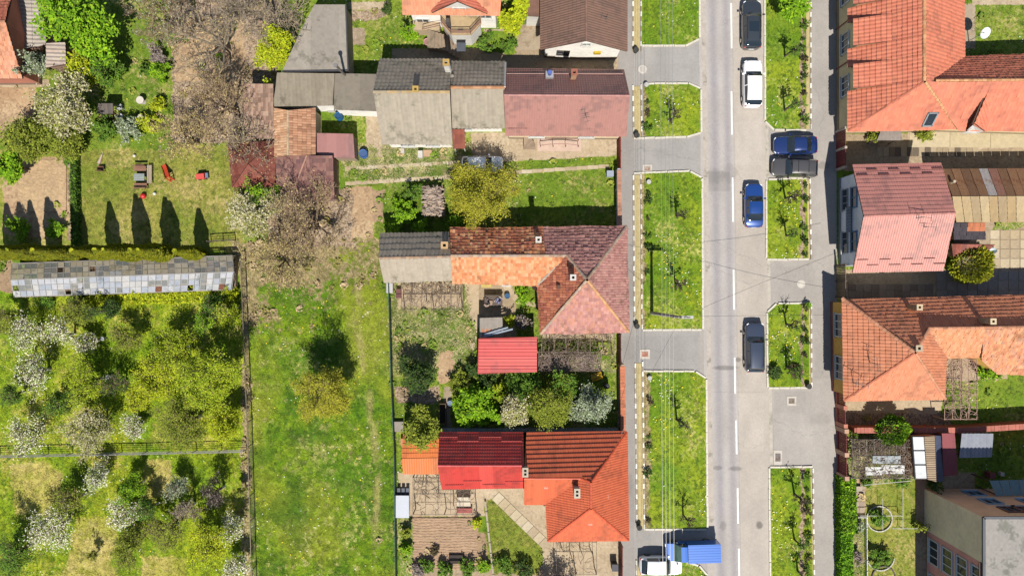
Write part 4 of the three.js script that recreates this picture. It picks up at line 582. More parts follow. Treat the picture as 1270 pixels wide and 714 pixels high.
{ // white two-storey house with brown-pink metal roof
  const nw = P(1057, 205, 4.0), ne = P(1167, 203, 4.0), rw = P(1071, 268, 6.7), re = P(1185, 264, 6.7), sw = P(1057, 337, 4.0), se = P(1170, 335, 4.0), out = [nw, ne, re, se, sw, rw];
  const t = house('white-walled house with brown north and pink south metal tile slopes and street balcony', 'house', 'white_house', out);
  slope('roof_sheet', [nw, ne, re, rw], S.metalTile([C(212, 144, 132), C(210, 142, 130)], 0.42), t); slope('roof_sheet', [sw, se, re, rw], S.metalTile([C(212, 144, 132), C(210, 142, 130)], 0.42), t); ridge(t, rw, re, C(206, 136, 124), 0.09, 'ridge_cap', M.metal);
  const wq = walls(t, [nw, ne, V(Math.min(re.x, ne.x), re.y, re.z), se, sw, V(Math.max(rw.x, nw.x), rw.y, rw.z)], 0.62, C(226, 232, 242), { plinth: C(150, 156, 164) }); gutter(t, sw, se, C(210, 214, 220)); gutter(t, nw, ne, C(214, 204, 198));
  const A = wq[0], B = wq[4], fr = C(90, 140, 190); for (const f of [0.26, 0.74]) { windowOn(t, A, B, f, 0.9, 2.0, 2.0, { panes: 3, frame: C(150, 160, 176) }); windowOn(t, A, B, f, 2.7, 3.8, 1.9, { frame: fr, panes: 2 }); }
  const by = 2.75, bz = lerp(A.z, B.z, 0.5), bk = new MB().color(C(200, 206, 216)); bk.box(A.x - 0.3, by, bz, 0.6, 0.14, 2.3); bk.build('balcony_slab', M.plaster, t); for (let i = 0; i < 9; i++) new MB().color(C(60, 70, 84)).box(A.x - 0.58, by + 0.55, bz - 1.1 + i * 0.275, 0.04, 0.96, 0.04).build('baluster', M.paint, t); new MB().color(C(70, 80, 96)).box(A.x - 0.58, by + 1.06, bz, 0.07, 0.06, 2.3).build('handrail', M.paint, t);
  const m = (a, b, c, d, f, x) => a.clone().lerp(b, x).lerp(c.clone().lerp(d, x), f).add(V(0, 0.22, 0));
  for (let i = 0; i < 8; i++) { const x0 = 0.02 + i * 0.122, f = i % 2 ? 0.1 : 0.2; new MB().color(C(110, 60, 58)).bar(m(nw, ne, rw, re, f, x0), m(nw, ne, rw, re, f, x0 + 0.12), 0.06, 0.16).build('snow_guard', M.paint, t); new MB().color(C(150, 84, 78)).bar(m(sw, se, rw, re, f + 0.02, x0), m(sw, se, rw, re, f + 0.02, x0 + 0.12), 0.06, 0.1).build('snow_guard', M.paint, t); }
  antenna('tall television mast with one rod on the ridge of the white house', 1135, 271, 6.4, 1.5, 0.1, 2); antenna('short antenna below the ridge mast on the pink slope', 1144, 282, 5.9, 1.1, 0.1, 2);
}
{ // rusty metal barn behind
  const n0 = P(1168, 210, 2.9), n1 = P(1420, 208, 2.9), r0 = P(1181, 243, 3.9), r1 = P(1430, 242, 3.9), s0 = P(1186, 275, 2.9), s1 = P(1420, 274, 2.9), out = [n0, n1, r1, s1, s0, r0];
  const t = house('barn with rusty brown metal sheets on one slope and tan sheets on the other', 'barn', 'rusty_barn', out); walls(t, out, 0.2, C(170, 140, 110));
  const cols = [C(136, 100, 70), C(144, 106, 74), C(130, 94, 66), C(150, 108, 72), C(156, 114, 80)], tan = [C(200, 174, 132), C(190, 162, 118), C(206, 182, 142), C(182, 158, 122)], nS = 22;
  for (let i = 0; i < nS; i++) { const a = i / nS, b = (i + 1) / nS - 0.002; const L4 = (p, q, x) => p.clone().lerp(q, x), c = i === 4 ? C(184, 178, 176) : i === 5 ? C(156, 110, 92) : pick(cols), lift = V(0, (i % 2) * 0.012, 0);
    const o = slope('metal_sheet', [L4(n0, n1, a), L4(n0, n1, b), L4(r0, r1, b), L4(r0, r1, a)].map(p => p.add(lift)), { c: [c], w: 0.14, amp: 0.03, prof: half, jit: 0.14, m: M.rust, dir: V(1, 0, 0) }, t); delete o.userData.kind; const o2 = slope('metal_sheet', [L4(s0, s1, a), L4(s0, s1, b), L4(r0, r1, b), L4(r0, r1, a)].map(p => p.add(lift)), { c: [pick(tan)], w: 0.14, amp: 0.03, prof: half, jit: 0.12, m: M.flat, dir: V(1, 0, 0) }, t); delete o2.userData.kind; }
  const vp = P(1184, 225, 4.0); new MB().color(C(214, 196, 170)).tube(vp.clone().setY(3.2), vp.clone().setY(4.1), 0.13, 0.13, 10).build('vent_pipe', M.paint, t);
  // small tiled lean-to and rubble shed behind the white house
  const q = PP([[1182, 276, 2.3], [1222, 276, 2.3], [1222, 297, 2.0], [1183, 297, 2.0]]), u = house('little lean-to with orange and dark tiles behind the white house', 'shed', 'tiled_shed', q); slope('roof_tiles', q, { ...S.oldTile([C(210, 128, 90)]), colf: (c, r, nc, nr) => r > nr * 0.45 && c > nc * 0.4 ? C(214, 132, 92) : C(74, 66, 74) }, u); walls(u, q, 0.1, C(170, 110, 90));
  const q2 = PP([[1180, 302, 2.2], [1234, 303, 2.2], [1218, 318, 1.8], [1182, 318, 1.8]]), u2 = house('low shed with faded red sheet roof beside the round thuja', 'shed', 'red_shed', q2); slope('roof_sheet', q2, { c: [C(176, 104, 88), C(150, 90, 80)], w: 0.5, amp: 0.02, prof: half, m: M.rust, jit: 0.14 }, u2); walls(u2, q2, 0.1, C(150, 110, 96));
  const bp = P(1232, 311, 0.6), bt = thing('bathtub', 'white enamel bathtub on the slab yard near the thuja', 'bathtub', V(bp.x, 0, bp.z), 0.15); const bg = new THREE.SphereGeometry(0.5, 16, 8, 0, Math.PI * 2, Math.PI / 2, Math.PI / 2); const bm = new THREE.Mesh(bg, new THREE.MeshStandardMaterial({ color: col3(C(214, 226, 232)), roughness: 0.4, side: THREE.DoubleSide })); bm.name = 'tub'; bm.scale.set(1, 0.95, 0.6); bm.position.y = 0.52; bt.add(bm); new MB().color(C(226, 232, 236)).box(0, 0.05, 0, 0.6, 0.1, 0.3).build('foot', M.paint, bt);
}
{ // house with terracotta hip roof and chimneys
  const nw = P(1045, 370, 3.4), n1 = P(1420, 363, 3.4), pk = P(1135, 437, 7.1), rj = P(1152, 407, 6.2), r1 = P(1430, 403, 6.2), sw = P(1047, 496, 3.4), se = P(1172, 494, 3.4), in0 = P(1172, 442, 3.4), in1 = P(1215, 443, 3.4), j0 = P(1238, 465, 2.9), s1 = P(1420, 466, 2.9);
  const out = [nw, sw, se, in0, in1, j0, s1, r1, n1], t = house('house with terracotta hip roof, yellow street wall and three chimneys', 'house', 'terracotta_house', out);
  const N_ = [C(226, 144, 104), C(218, 134, 96), C(232, 152, 114)], Wc = N_, Sc = N_;
  slope('roof_tiles', [nw, n1, r1, rj, pk], { ...S.tile(N_, 0.12), course: 0.44, step: 0.06 }, t); slope('roof_tiles', [nw, pk, sw], { ...S.tile(Wc, 0.1), course: 0.44, w: 0.3 }, t); slope('roof_tiles', [sw, se, pk], S.tile(Sc, 0.1), t); slope('roof_tiles', [se, in0, rj, pk], S.tile(N_, 0.16), t);
  slope('roof_tiles', [in0, in1, r1.clone().lerp(rj, 0.75), rj], S.oldTile([C(238, 164, 118), C(230, 154, 108), C(240, 172, 130)], 0.2), t); slope('roof_tiles', [in1, j0, s1, r1, r1.clone().lerp(rj, 0.75)], S.oldTile([C(236, 160, 114), C(226, 148, 108), C(220, 160, 130), C(240, 172, 128)], 0.26), t);
  const rc = [C(234, 168, 132), C(226, 156, 120)]; ridge(t, nw, pk, rc, 0.15); ridge(t, sw, pk, C(210, 120, 88), 0.11); ridge(t, se, pk, rc, 0.13); ridge(t, rj, pk, rc, 0.13); ridge(t, rj, r1, rc, 0.13); ridge(t, in0, rj, rc, 0.14);
  const wq = walls(t, out, 0.4, C(214, 168, 84), { plinth: C(150, 96, 84) }); for (const f of [0.25, 0.72]) windowOn(t, wq[0], wq[1], f, 1.1, 2.6, 2.2, { panes: 3 }); windowOn(t, wq[1], wq[2], 0.5, 1, 2.3, 1.3); gutter(t, sw, se, C(150, 96, 76));
  chimney(t, 1141, 432, 7.6, 6.0, 0.55, C(176, 150, 130), C(206, 186, 160)); chimney(t, 1141.5, 381, 5.9, 4.2, 0.5, C(206, 176, 130), C(230, 206, 170)); chimney(t, 1233, 398.5, 7.2, 5.2, 0.5, C(206, 176, 140), C(230, 206, 170));
  antenna('antenna with two crossbars on the west slope of the terracotta hip roof', 1079, 449, 5.0, 1.5, 1.5, 3); antenna('plain pole antenna near the lower edge of the terracotta hip roof', 1058, 474, 4.0, 1.7, 0.2, 3);
}
{ // low outbuilding with white rooflights and slatted roof
  const q = PP([[1132, 541, 2.8], [1146, 541, 2.8], [1150, 594, 2.8], [1136, 594, 2.8]]), q2 = PP([[1146, 541, 2.9], [1159, 540, 2.9], [1161, 597, 2.9], [1150, 594, 2.9]]), q3 = PP([[1159, 540, 2.9], [1168, 540, 2.4], [1170, 597, 2.4], [1161, 597, 2.9]]);
  const out = [q[0], q2[1], q3[1], q3[2], q[3]], t = house('low workshop with three white rooflight panels and slatted tan roof by the pergola', 'workshop', 'rooflight_workshop', out); walls(t, out, 0.08, C(206, 130, 96));
  for (let i = 0; i < 3; i++) { const a = i / 3 + 0.01, b = (i + 1) / 3 - 0.025; const p = [q[0].clone().lerp(q[3], a), q[1].clone().lerp(q[2], a), q[1].clone().lerp(q[2], b), q[0].clone().lerp(q[3], b)]; new MB().color(C(244, 246, 250)).prism(p, 2.78, 2.9).build('rooflight', M.paint, t); }
  new MB().color(C(110, 104, 104)).prism(inset(q, -0.02), 2.6, 2.76).build('roof_deck', M.flat, t); const o = slope('slatted_roof', q2, { c: [C(190, 166, 138), C(178, 154, 128)], w: 0.2, amp: 0.05, prof: rib, jit: 0.08, m: M.wood, dir: V(0, 0, 1) }, t); slope('roof_sheet', q3, { c: [C(84, 92, 116)], w: 0.8, amp: 0.02, prof: half, m: M.metal, jit: 0.05, dir: V(0, 0, 1) }, t);
  const d = PP([[1168, 537, 2.7], [1184, 537, 2.7], [1188, 588, 2.4], [1170, 590, 2.4]]), u = house('narrow dark red metal roof beside the workshop', 'lean-to', 'red_lean_to', d); slope('roof_sheet', d, { c: [C(150, 66, 72), C(142, 62, 68)], course: 0.62, w: 0.5, step: 0.03, jit: 0.06, m: M.metal, dir: V(1, 0, 0) }, u); walls(u, d, 0.08, C(110, 60, 60));
  const e = PP([[1192, 537, 2.5], [1231, 537, 2.5], [1229, 566, 2.4], [1189, 567, 2.4]]), v = house('blue-grey corrugated canopy on posts above the dark lawn', 'canopy', 'grey_canopy', e); slope('corrugated_roof', e, S.wavy([C(168, 172, 184), C(162, 166, 180)], 1.8, 0.06), v); for (const c of inset(e, 0.2)) new MB().color(C(110, 104, 104)).box(c.x, 1.2, c.z, 0.1, 2.4, 0.1).build('post', M.paint, v);
  const gq = PP([[1228, 596, 2.9], [1300, 594, 2.9], [1300, 614, 2.6], [1236, 615, 2.6]]), g = house('translucent pale green panel canopy next to the tall building', 'canopy', 'panel_canopy', gq);
  for (let i = 0; i < 6; i++) { const a = i / 6, b = (i + 1) / 6 - 0.01; const p = [gq[0].clone().lerp(gq[1], a), gq[0].clone().lerp(gq[1], b), gq[3].clone().lerp(gq[2], b), gq[3].clone().lerp(gq[2], a)]; const k = new MB().color(C(150, 186, 196)); k.quad(p[0], p[1], p[2], p[3]); const lo = p.map(x => x.clone().add(V(0, -0.03, 0))); k.quad(lo[3], lo[2], lo[1], lo[0]); k.build('panel', M.metal, g); } for (const c of inset(gq, 0.1)) new MB().color(C(110, 80, 74)).box(c.x, (c.y - 0.05) / 2, c.z, 0.09, c.y - 0.05, 0.09).build('post', M.paint, g);
}
{ // tall block at the lower right corner
  const hh = 8.8, w = (x, y) => P(x, y), a = w(1147, 606), b = w(1147, 656), c = w(1147, 800), d = w(1500, 800), e = w(1500, 606), out = [a, b, c, d, e].map(q => q.clone().setY(hh));
  const t = house('tall flat-roofed block with beige blank wall and pink window wall', 'building', 'apartment_block', out);
  const k = new MB().color(C(255, 240, 208)); const Q = (p, q, y0, y1, m) => m.quad(V(p.x, y0, p.z), V(q.x, y0, q.z), V(q.x, y1, q.z), V(p.x, y1, p.z)); Q(a, b, 0, hh, k); k.build('wall', M.plaster, t, 'beige'); t.children.at(-1).userData.label = 'plain beige rendered wall';
  const b2 = V(b.x + 0.25, 0, b.z), c2 = V(c.x + 0.25, 0, c.z), p = new MB().color(C(246, 178, 172)); Q(b2, c2, 0, hh - 0.3, p); Q(b, b2, 0, hh, p); p.build('wall', M.plaster, t); t.children.at(-1).userData.label = 'pink rendered wall with columns of windows';
  const n = new MB().color(C(248, 214, 176)); Q(e, a, 0, hh, n); Q(c, d, 0, hh, n); Q(d, e, 0, hh, n); n.build('wall', M.plaster, t);
  new MB().color(C(176, 170, 164)).prism([a, c, d, e], hh - 0.25, hh - 0.1).build('roof_deck', M.concrete, t); const tr = new MB().color(C(96, 98, 106)); for (const [p0, p1] of [[a, c], [e, a]]) tr.bar(V(p0.x, hh + 0.02, p0.z), V(p1.x, hh + 0.02, p1.z), 0.22, 0.16); tr.build('roof_edge', M.metal, t);
  const eave = new MB().color(C(110, 80, 76)); eave.box((b.x + c.x) / 2 + 0.05, hh - 0.3, (b.z + c.z) / 2, 0.5, 0.12, c.z - b.z); eave.build('eave', M.paint, t);
  for (let f = 0; f < 4; f++) for (let i = 0; i < 3; i++) windowOn(t, b2, c2, 0.165 + i * 0.3, 0.5 + f * 2.15, 2.0 + f * 2.15, 2.3, { panes: 3, frame: C(222, 230, 242) });
  for (const [x, y0, dark] of [[1195, 1.0, 0], [1193, 3.6, 0], [1238, 3.6, 0], [1212, 6.0, 1], [1246, 6.0, 1], [1260, 1.0, 0], [1276, 3.6, 0], [1195, 6.0, 1]]) { const f = (P(x, 606).x - a.x) / (e.x - a.x); windowOn(t, a, e, f, y0, y0 + 1.5, 1.5, { frame: dark ? C(130, 96, 86) : C(150, 190, 226) }); }
}

// ================================================================ trees and shrubs
const LEAF = {
  bright: [C(128, 170, 22), C(104, 150, 16), C(152, 188, 30), C(84, 126, 14)],
  yellow: [C(158, 176, 30), C(136, 160, 24), C(184, 192, 48), C(112, 138, 18)],
  khaki: [C(168, 164, 46), C(150, 152, 36), C(188, 180, 64), C(126, 132, 28)],
  lime: [C(168, 182, 22), C(190, 196, 30), C(146, 164, 20), C(200, 202, 48)],
  olive: [C(136, 148, 44), C(118, 132, 36), C(156, 162, 58), C(96, 112, 30)],
  mid: [C(96, 132, 36), C(80, 114, 28), C(116, 150, 48), C(66, 98, 24)],
  dark: [C(66, 92, 34), C(54, 78, 30), C(82, 108, 42), C(44, 66, 26)],
  blossom: [C(250, 244, 228), C(150, 172, 40), C(206, 206, 160), C(124, 148, 30)],
  cream: [C(198, 188, 148), C(150, 154, 66), C(206, 198, 166), C(130, 138, 64)],
  silver: [C(158, 168, 138), C(126, 140, 98), C(180, 188, 164), C(100, 116, 74)],
  lilac: [C(150, 136, 130), C(126, 116, 110), C(166, 150, 146), C(110, 112, 80)],
  thuja: [C(168, 168, 26), C(146, 152, 22), C(186, 184, 40), C(112, 126, 18)],
  bud: [C(206, 186, 120), C(186, 168, 104), C(214, 196, 140), C(166, 156, 84)],
  purple: [C(86, 78, 50), C(74, 66, 44), C(98, 88, 58), C(66, 54, 42)],
};
const BARK = { brown: C(146, 122, 100), grey: C(176, 160, 140), dark: C(100, 84, 72), pale: C(196, 180, 158), tan: C(184, 156, 124), ash: C(182, 164, 142) };
// one tree: trunk and limbs grown by branching, foliage in clumps round the twig ends
function growTree({ h, r, trunk = 0.3, seed, leaf = 'bright', n = 1600, size = 0.17, bark = 'brown', spread = 0.42, limbs = 6, depth = 3, flat = 0, whitewash, lean = 0 }) {
  const Q = mulberry(seed), q = (a, b) => a + (b - a) * Q(), k = new MB(), tips = [], cy = h * (trunk + 1) / 2, ry = h * (1 - trunk) / 2;
  const tr = Math.max(0.05, h * 0.022 + r * 0.012), top = V(q(-0.1, 0.1) + lean, h * trunk, q(-0.1, 0.1));
  k.color(whitewash ? C(232, 224, 212) : BARK[bark]); const mid = V(top.x * 0.4, h * trunk * (whitewash ? 0.5 : 0.35), top.z * 0.4); k.tube(V(0, -0.1, 0), mid, tr * 1.25, tr, 7, false); k.color(BARK[bark]); k.tube(mid, top, tr, tr * 0.85, 7, false);
  function br(p, d, len, rad, lev) {
    const seg = lev === 0 ? 3 : 2; let a = p, dd = d.clone(); const kc = lev < 2 ? mul(BARK[bark], 0.62) : BARK[bark];
    for (let i = 0; i < seg; i++) { dd.add(V(q(-0.28, 0.28), q(-0.1, 0.3) * (1 - flat), q(-0.28, 0.28))).normalize(); const b = a.clone().addScaledVector(dd, len / seg); k.color(kc); const r0 = rad * (1 - 0.35 * i / seg), r1 = rad * (1 - 0.35 * (i + 1) / seg); k.tube(a, b, Math.max(r0, 0.013), Math.max(r1, 0.012), lev < 1 ? 5 : 3, false);
      if (lev >= 1) tips.push([b.clone(), lev]);
      if (lev < depth && i > 0 || lev < depth && seg === 2 && i === 0) { const m = lev === 0 ? 3 : 2; for (let j = 0; j < m; j++) { const w = q(0, 6.28), s = V(Math.cos(w), q(-0.2, 0.6), Math.sin(w)); br(b, dd.clone().multiplyScalar(0.75).addScaledVector(s, 0.75).normalize(), len * q(0.45, 0.66), r1 * 0.55, lev + 1); } }
      a = b; }
  }
  for (let i = 0; i < limbs; i++) { const w = i / limbs * 6.283 + q(-0.35, 0.35), el = q(0.25, 1.1); br(top.clone().setY(h * trunk * q(0.8, 1)), V(Math.cos(w) * Math.cos(el), Math.sin(el), Math.sin(w) * Math.cos(el)), r * q(0.55, 0.8), tr * 0.55, 0); }
  br(top, V(q(-0.2, 0.2), 1, q(-0.2, 0.2)).normalize(), h * (1 - trunk) * 0.55, tr * 0.6, 0);
  // rein the twigs in to the crown's outline
  let mx = 0, my = 0; for (const [t] of tips) { mx = Math.max(mx, Math.hypot(t.x - top.x, t.z - top.z)); my = Math.max(my, t.y); }
  const sx = r * 1.22 / mx, sy = (h * 0.97 - h * trunk) / Math.max(0.1, my - h * trunk);
  const fit = (x, y, z) => y <= h * trunk * 0.79 ? [x, y, z] : [top.x + (x - top.x) * sx, h * trunk + (y - h * trunk) * sy, top.z + (z - top.z) * sx];
  for (let i = 0; i < k.p.length; i += 3) { const o = fit(k.p[i], k.p[i + 1], k.p[i + 2]); k.p[i] = o[0]; k.p[i + 1] = o[1]; k.p[i + 2] = o[2]; }
  for (const t of tips) { const o = fit(t[0].x, t[0].y, t[0].z); t[0].set(o[0], o[1], o[2]); }
  let g = null;
  if (n > 0) { const pal4 = LEAF[leaf], f = new MB(), T = tips.length ? tips : [[top, 1]], tone = T.map(() => q(0.78, 1.2)), cr = spread * Math.min(1, r / 2.2);
    for (let i = 0; i < n * 1.7; i++) { const ti = Math.floor(Q() * T.length), t = T[ti][0], u = () => (Q() + Q() + Q() - 1.5) * 1.1; const p = V(t.x + u() * cr, Math.max(0.08, t.y + u() * cr * 0.8), t.z + u() * cr); const s = size * q(0.6, 1.35), a = q(0, 6.283), tilt = q(-0.5, 0.5), b = q(0, 6.283);
      f.color(mul(pal4[Q() < 0.36 ? 0 : Q() < 0.45 ? 1 : Q() < 0.7 ? 2 : 3], 1.35 * tone[ti] * q(0.85, 1.15)));
      const n1 = V(Math.cos(a) * Math.cos(tilt), Math.sin(tilt), Math.sin(a) * Math.cos(tilt)), up = V(Math.sin(b) * 0.5, 1, Math.cos(b) * 0.5).normalize(), n2 = n1.clone().cross(up).normalize();
      const A = p.clone().addScaledVector(n1, -s * 0.7), B = p.clone().addScaledVector(n2, -s * 0.38), Cc = p.clone().addScaledVector(n1, s * 0.7), D = p.clone().addScaledVector(n2, s * 0.38); f.quad(A, B, Cc, D); }
    g = f.geo(); }
  return { wood: k.geo(), leaf: g };
}
function plant(name, label, category, base, geo, group, turn = 0, sc = 1, parts = ['trunk', 'crown']) {
  const t = thing(name, label, category, base, turn, group); t.scale.setScalar(sc);
  const w = new THREE.Mesh(geo.wood, M.bark); w.name = parts[0]; t.add(w); if (geo.leaf) { const l = new THREE.Mesh(geo.leaf, M.leaf); l.name = parts[1]; t.add(l); } return t;
}
let seedN = 100;
// px, py: where the middle of the crown shows; rp: crown radius in pixels of the photograph
function tree(px, py, rp, h, label, o = {}, category = 'tree', name = 'fruit_tree', group) {
  if (group === 'fruit trees of the upper orchard' || group === 'fruit trees of the lower orchard') rp *= 1.15; const tk = o.trunk ?? 0.28, hc = h * (tk + 1) / 2, b = P(px, py, hc), r = rp / SC * (1 - hc / H); b.y = o.y0 || 0;
  return plant(name, label, category, b, growTree({ h, r, seed: seedN++, ...o, trunk: tk }), group, o.turn || 0, 1, o.parts);
}
const shrubO = { trunk: 0.08, limbs: 8, depth: 2, spread: 0.3, size: 0.14, parts: ['stems', 'foliage'] };
const shrub = (px, py, rp, h, label, leaf, n = 700, group, o = {}) => tree(px, py, rp, h, label, { ...shrubO, leaf, n, ...o }, 'shrub', 'garden_shrub', group);

// top-left garden
tree(88, 26, 47, 8, 'big bright green leafy tree over the corrugated shed', { n: 5200, size: 0.24, leaf: 'bright', spread: 0.5, limbs: 8 }, 'tree', 'leafy_tree');
tree(38, 74, 19, 4.5, 'small grey-white blossoming tree beside the salmon roof', { n: 1500, leaf: 'silver', size: 0.15 }, 'tree', 'blossom_tree');
tree(80, 130, 38, 6, 'wide cream blossoming tree above the round garden tables', { n: 4200, leaf: 'cream', size: 0.15, limbs: 8 }, 'tree', 'blossom_tree');
tree(34, 168, 30, 4.5, 'low olive-green spreading tree at the dirt plot', { n: 3600, leaf: 'olive', size: 0.15, trunk: 0.15 }, 'tree', 'spreading_tree'); tree(76, 172, 26, 4, 'olive-yellow bushy tree touching the spreading tree', { n: 2600, leaf: 'olive', size: 0.14, trunk: 0.15 }, 'tree', 'spreading_tree');
tree(8, 204, 20, 4.5, 'bright green tree beside the bare dirt plot', { n: 2400, leaf: 'bright', size: 0.2 }, 'tree', 'leafy_tree'); shrub(22, 283, 15, 2.4, 'bright green bush in the shadow of the conical thujas', 'bright', 1100); shrub(66, 287, 13, 1.2, 'low clipped green bush beside the thuja row', 'bright', 1100);
tree(98, 82, 20, 4.2, 'yellow-green bushy tree south of the big leafy tree', { n: 1900, leaf: 'lime', size: 0.17, trunk: 0.15 }, 'tree', 'leafy_tree'); tree(126, 84, 17, 4.6, 'dark green tree beside the grass path', { n: 1700, leaf: 'mid', size: 0.16 }, 'tree', 'leafy_tree');
shrub(192, 66, 12, 2.6, 'grey-purple twiggy shrub on the upper lawn', 'lilac', 700); shrub(196, 88, 13, 2.2, 'leafy green shrub at the edge of the brown soil', 'bright', 900); shrub(178, 84, 8, 1.6, 'small green shrub on the upper lawn', 'mid', 500);
shrub(126, 158, 15, 2.2, 'green shrub with pale flowers below the wooden shelter', 'mid', 1000); shrub(160, 158, 17, 2.2, 'grey-green shrub below the round tables', 'silver', 900); shrub(184, 152, 13, 2.4, 'yellow-green shrub at the bare tree line', 'lime', 900); shrub(193, 125, 10, 2.0, 'lime green shrub beside the dark garden corner', 'lime', 600); shrub(84, 196, 8, 1.6, 'round green shrub at the corner of the dirt plot', 'mid', 500);
// bare trees over the brown soil
const bare = { n: 420, leaf: 'bud', size: 0.09, depth: 4, bark: 'tan', limbs: 6, spread: 0.3, trunk: 0.2 };
tree(262, 44, 66, 7, 'leafless tree over the brown soil, twigs spread wide', { ...bare, bark: 'ash' }, 'tree', 'bare_tree'); tree(270, 122, 58, 7, 'leafless brown tree with dense twigs between lawn and sheds', { ...bare, bark: 'tan', n: 400 }, 'tree', 'bare_tree'); tree(322, 12, 56, 7.5, 'leafless grey tree behind the flat grey outbuilding', { ...bare, n: 200, bark: 'ash' }, 'tree', 'bare_tree'); tree(200, 14, 44, 6, 'leafless pale tree at the top edge above the lawn', { ...bare, n: 500, leaf: 'silver' }, 'tree', 'bare_tree'); tree(300, 176, 46, 6, 'leafless tree leaning over the rust-red pyramid roof', { ...bare, n: 200, bark: 'ash', depth: 3 }, 'tree', 'bare_tree'); tree(228, 170, 38, 5, 'leafless budding tree at the corner of the play lawn', { ...bare, n: 900 }, 'tree', 'bare_tree');
tree(338, 54, 27, 5.5, 'round bright lime tree beside the flat grey outbuilding', { n: 3400, leaf: 'lime', size: 0.16 }, 'tree', 'leafy_tree'); shrub(333, 107, 7, 3.4, 'thin lime shoot growing over the old tiled shed', 'lime', 500);
tree(312, 262, 36, 6, 'pale green tree in blossom by the end of the greenhouse', { n: 5200, leaf: 'cream', size: 0.14, limbs: 8 }, 'tree', 'blossom_tree'); tree(328, 240, 22, 5, 'fresh green tree behind the purple-brown tiled shed', { n: 2000, leaf: 'bright', size: 0.13 }, 'tree', 'leafy_tree');
tree(378, 276, 58, 7, 'big old bare walnut with buds over the purple-brown shed', { ...bare, n: 700, bark: 'tan', limbs: 7 }, 'tree', 'bare_tree'); tree(344, 322, 40, 6, 'bare budding tree over the dry grass', { ...bare, n: 1100 }, 'tree', 'bare_tree');
// meadow tree, garden trees
tree(396, 492, 38, 8.6, 'lone yellow-green tree on the open meadow', { n: 9000, leaf: 'khaki', size: 0.095, limbs: 9, trunk: 0.34 }, 'tree', 'lone_tree');
tree(594, 238, 44, 7.2, 'large yellow-green tree half covering the white car', { n: 12000, leaf: 'khaki', size: 0.095, limbs: 9, trunk: 0.2 }, 'tree', 'leafy_tree');
shrub(502, 262, 17, 2.6, 'bright green bush behind the grey barn', 'bright', 1400); shrub(488, 282, 14, 2, 'bright low bush against the grey barn wall', 'bright', 900); shrub(520, 280, 12, 1.6, 'green bush below the firewood stack', 'bright', 700); shrub(567, 272, 10, 2, 'bright green bush beside the firewood stack', 'bright', 700); shrub(512, 236, 12, 2.2, 'dark green twiggy shrub above the firewood stack', 'mid', 600);
tree(635, 22, 19, 4.5, 'round yellow maple beside the balcony house', { n: 2600, leaf: 'lime', size: 0.22, spread: 0.4 }, 'tree', 'leafy_tree'); shrub(508, 37, 11, 3.2, 'small bright green tree by the balcony stair', 'bright', 1000); shrub(602, 54, 13, 1.2, 'shaded dark shrub below the bay balcony', 'mid', 600); shrub(632, 56, 11, 1.0, 'shaded dark shrub by the courtyard lane', 'mid', 500); shrub(479, 10, 7, 1.4, 'dark slim shrub by the garden path', 'dark', 250);
tree(522, 536, 27, 5, 'yellow-green leafy tree beside the crimson barn shed', { n: 3000, leaf: 'olive', size: 0.17 }, 'tree', 'leafy_tree'); tree(516, 464, 23, 4, 'dark grey-green shrubby tree inside the green fence', { n: 2000, leaf: 'dark', size: 0.14 }, 'tree', 'leafy_tree');
tree(588, 503, 24, 3.6, 'dense fresh green bush tree behind the crimson barn', { n: 3000, leaf: 'bright', size: 0.19, trunk: 0.12 }, 'tree', 'leafy_tree'); tree(606, 512, 14, 3.4, 'round bright green bush beside the dense bush tree', { n: 1500, leaf: 'bright', size: 0.19, trunk: 0.12 }, 'tree', 'leafy_tree');
tree(680, 505, 34, 5.5, 'drooping yellow-green willow between the silver trees', { n: 9000, leaf: 'olive', size: 0.11, limbs: 8 }, 'tree', 'willow_tree'); tree(640, 514, 21, 5, 'cream flowering tree beside the crimson barn ridge', { n: 2400, leaf: 'cream', size: 0.14 }, 'tree', 'blossom_tree'); tree(733, 503, 24, 5, 'silver-leaved tree close to the tile-capped wall', { n: 3000, leaf: 'silver', size: 0.14 }, 'tree', 'silver_tree');
tree(648, 478, 26, 4.2, 'dark green shrubs under the red canopy edge', { n: 2800, leaf: 'mid', size: 0.15, trunk: 0.1 }, 'tree', 'leafy_tree'); tree(700, 482, 24, 4.2, 'dark green bushy tree north of the willow', { n: 2600, leaf: 'mid', size: 0.15, trunk: 0.1 }, 'tree', 'leafy_tree'); shrub(574, 476, 16, 2, 'yellow-flowered green shrub by the shed path', 'olive', 1000); shrub(620, 488, 12, 1.8, 'shrub with yellow flowers between green bushes', 'yellow', 700); shrub(587, 458, 12, 2, 'dark green shrub left of the red canopy', 'dark', 700); shrub(602, 470, 13, 2.2, 'deep green shrub under the red canopy corner', 'dark', 800);
shrub(650, 366, 13, 1.8, 'leafy green bush in the courtyard corner', 'bright', 900); shrub(632, 398, 8, 1.6, 'lime green bush beside the corrugated shelter', 'lime', 400); shrub(648, 398, 12, 2.2, 'bare grey twiggy shrub in the courtyard', 'lilac', 300, null, { depth: 3 });
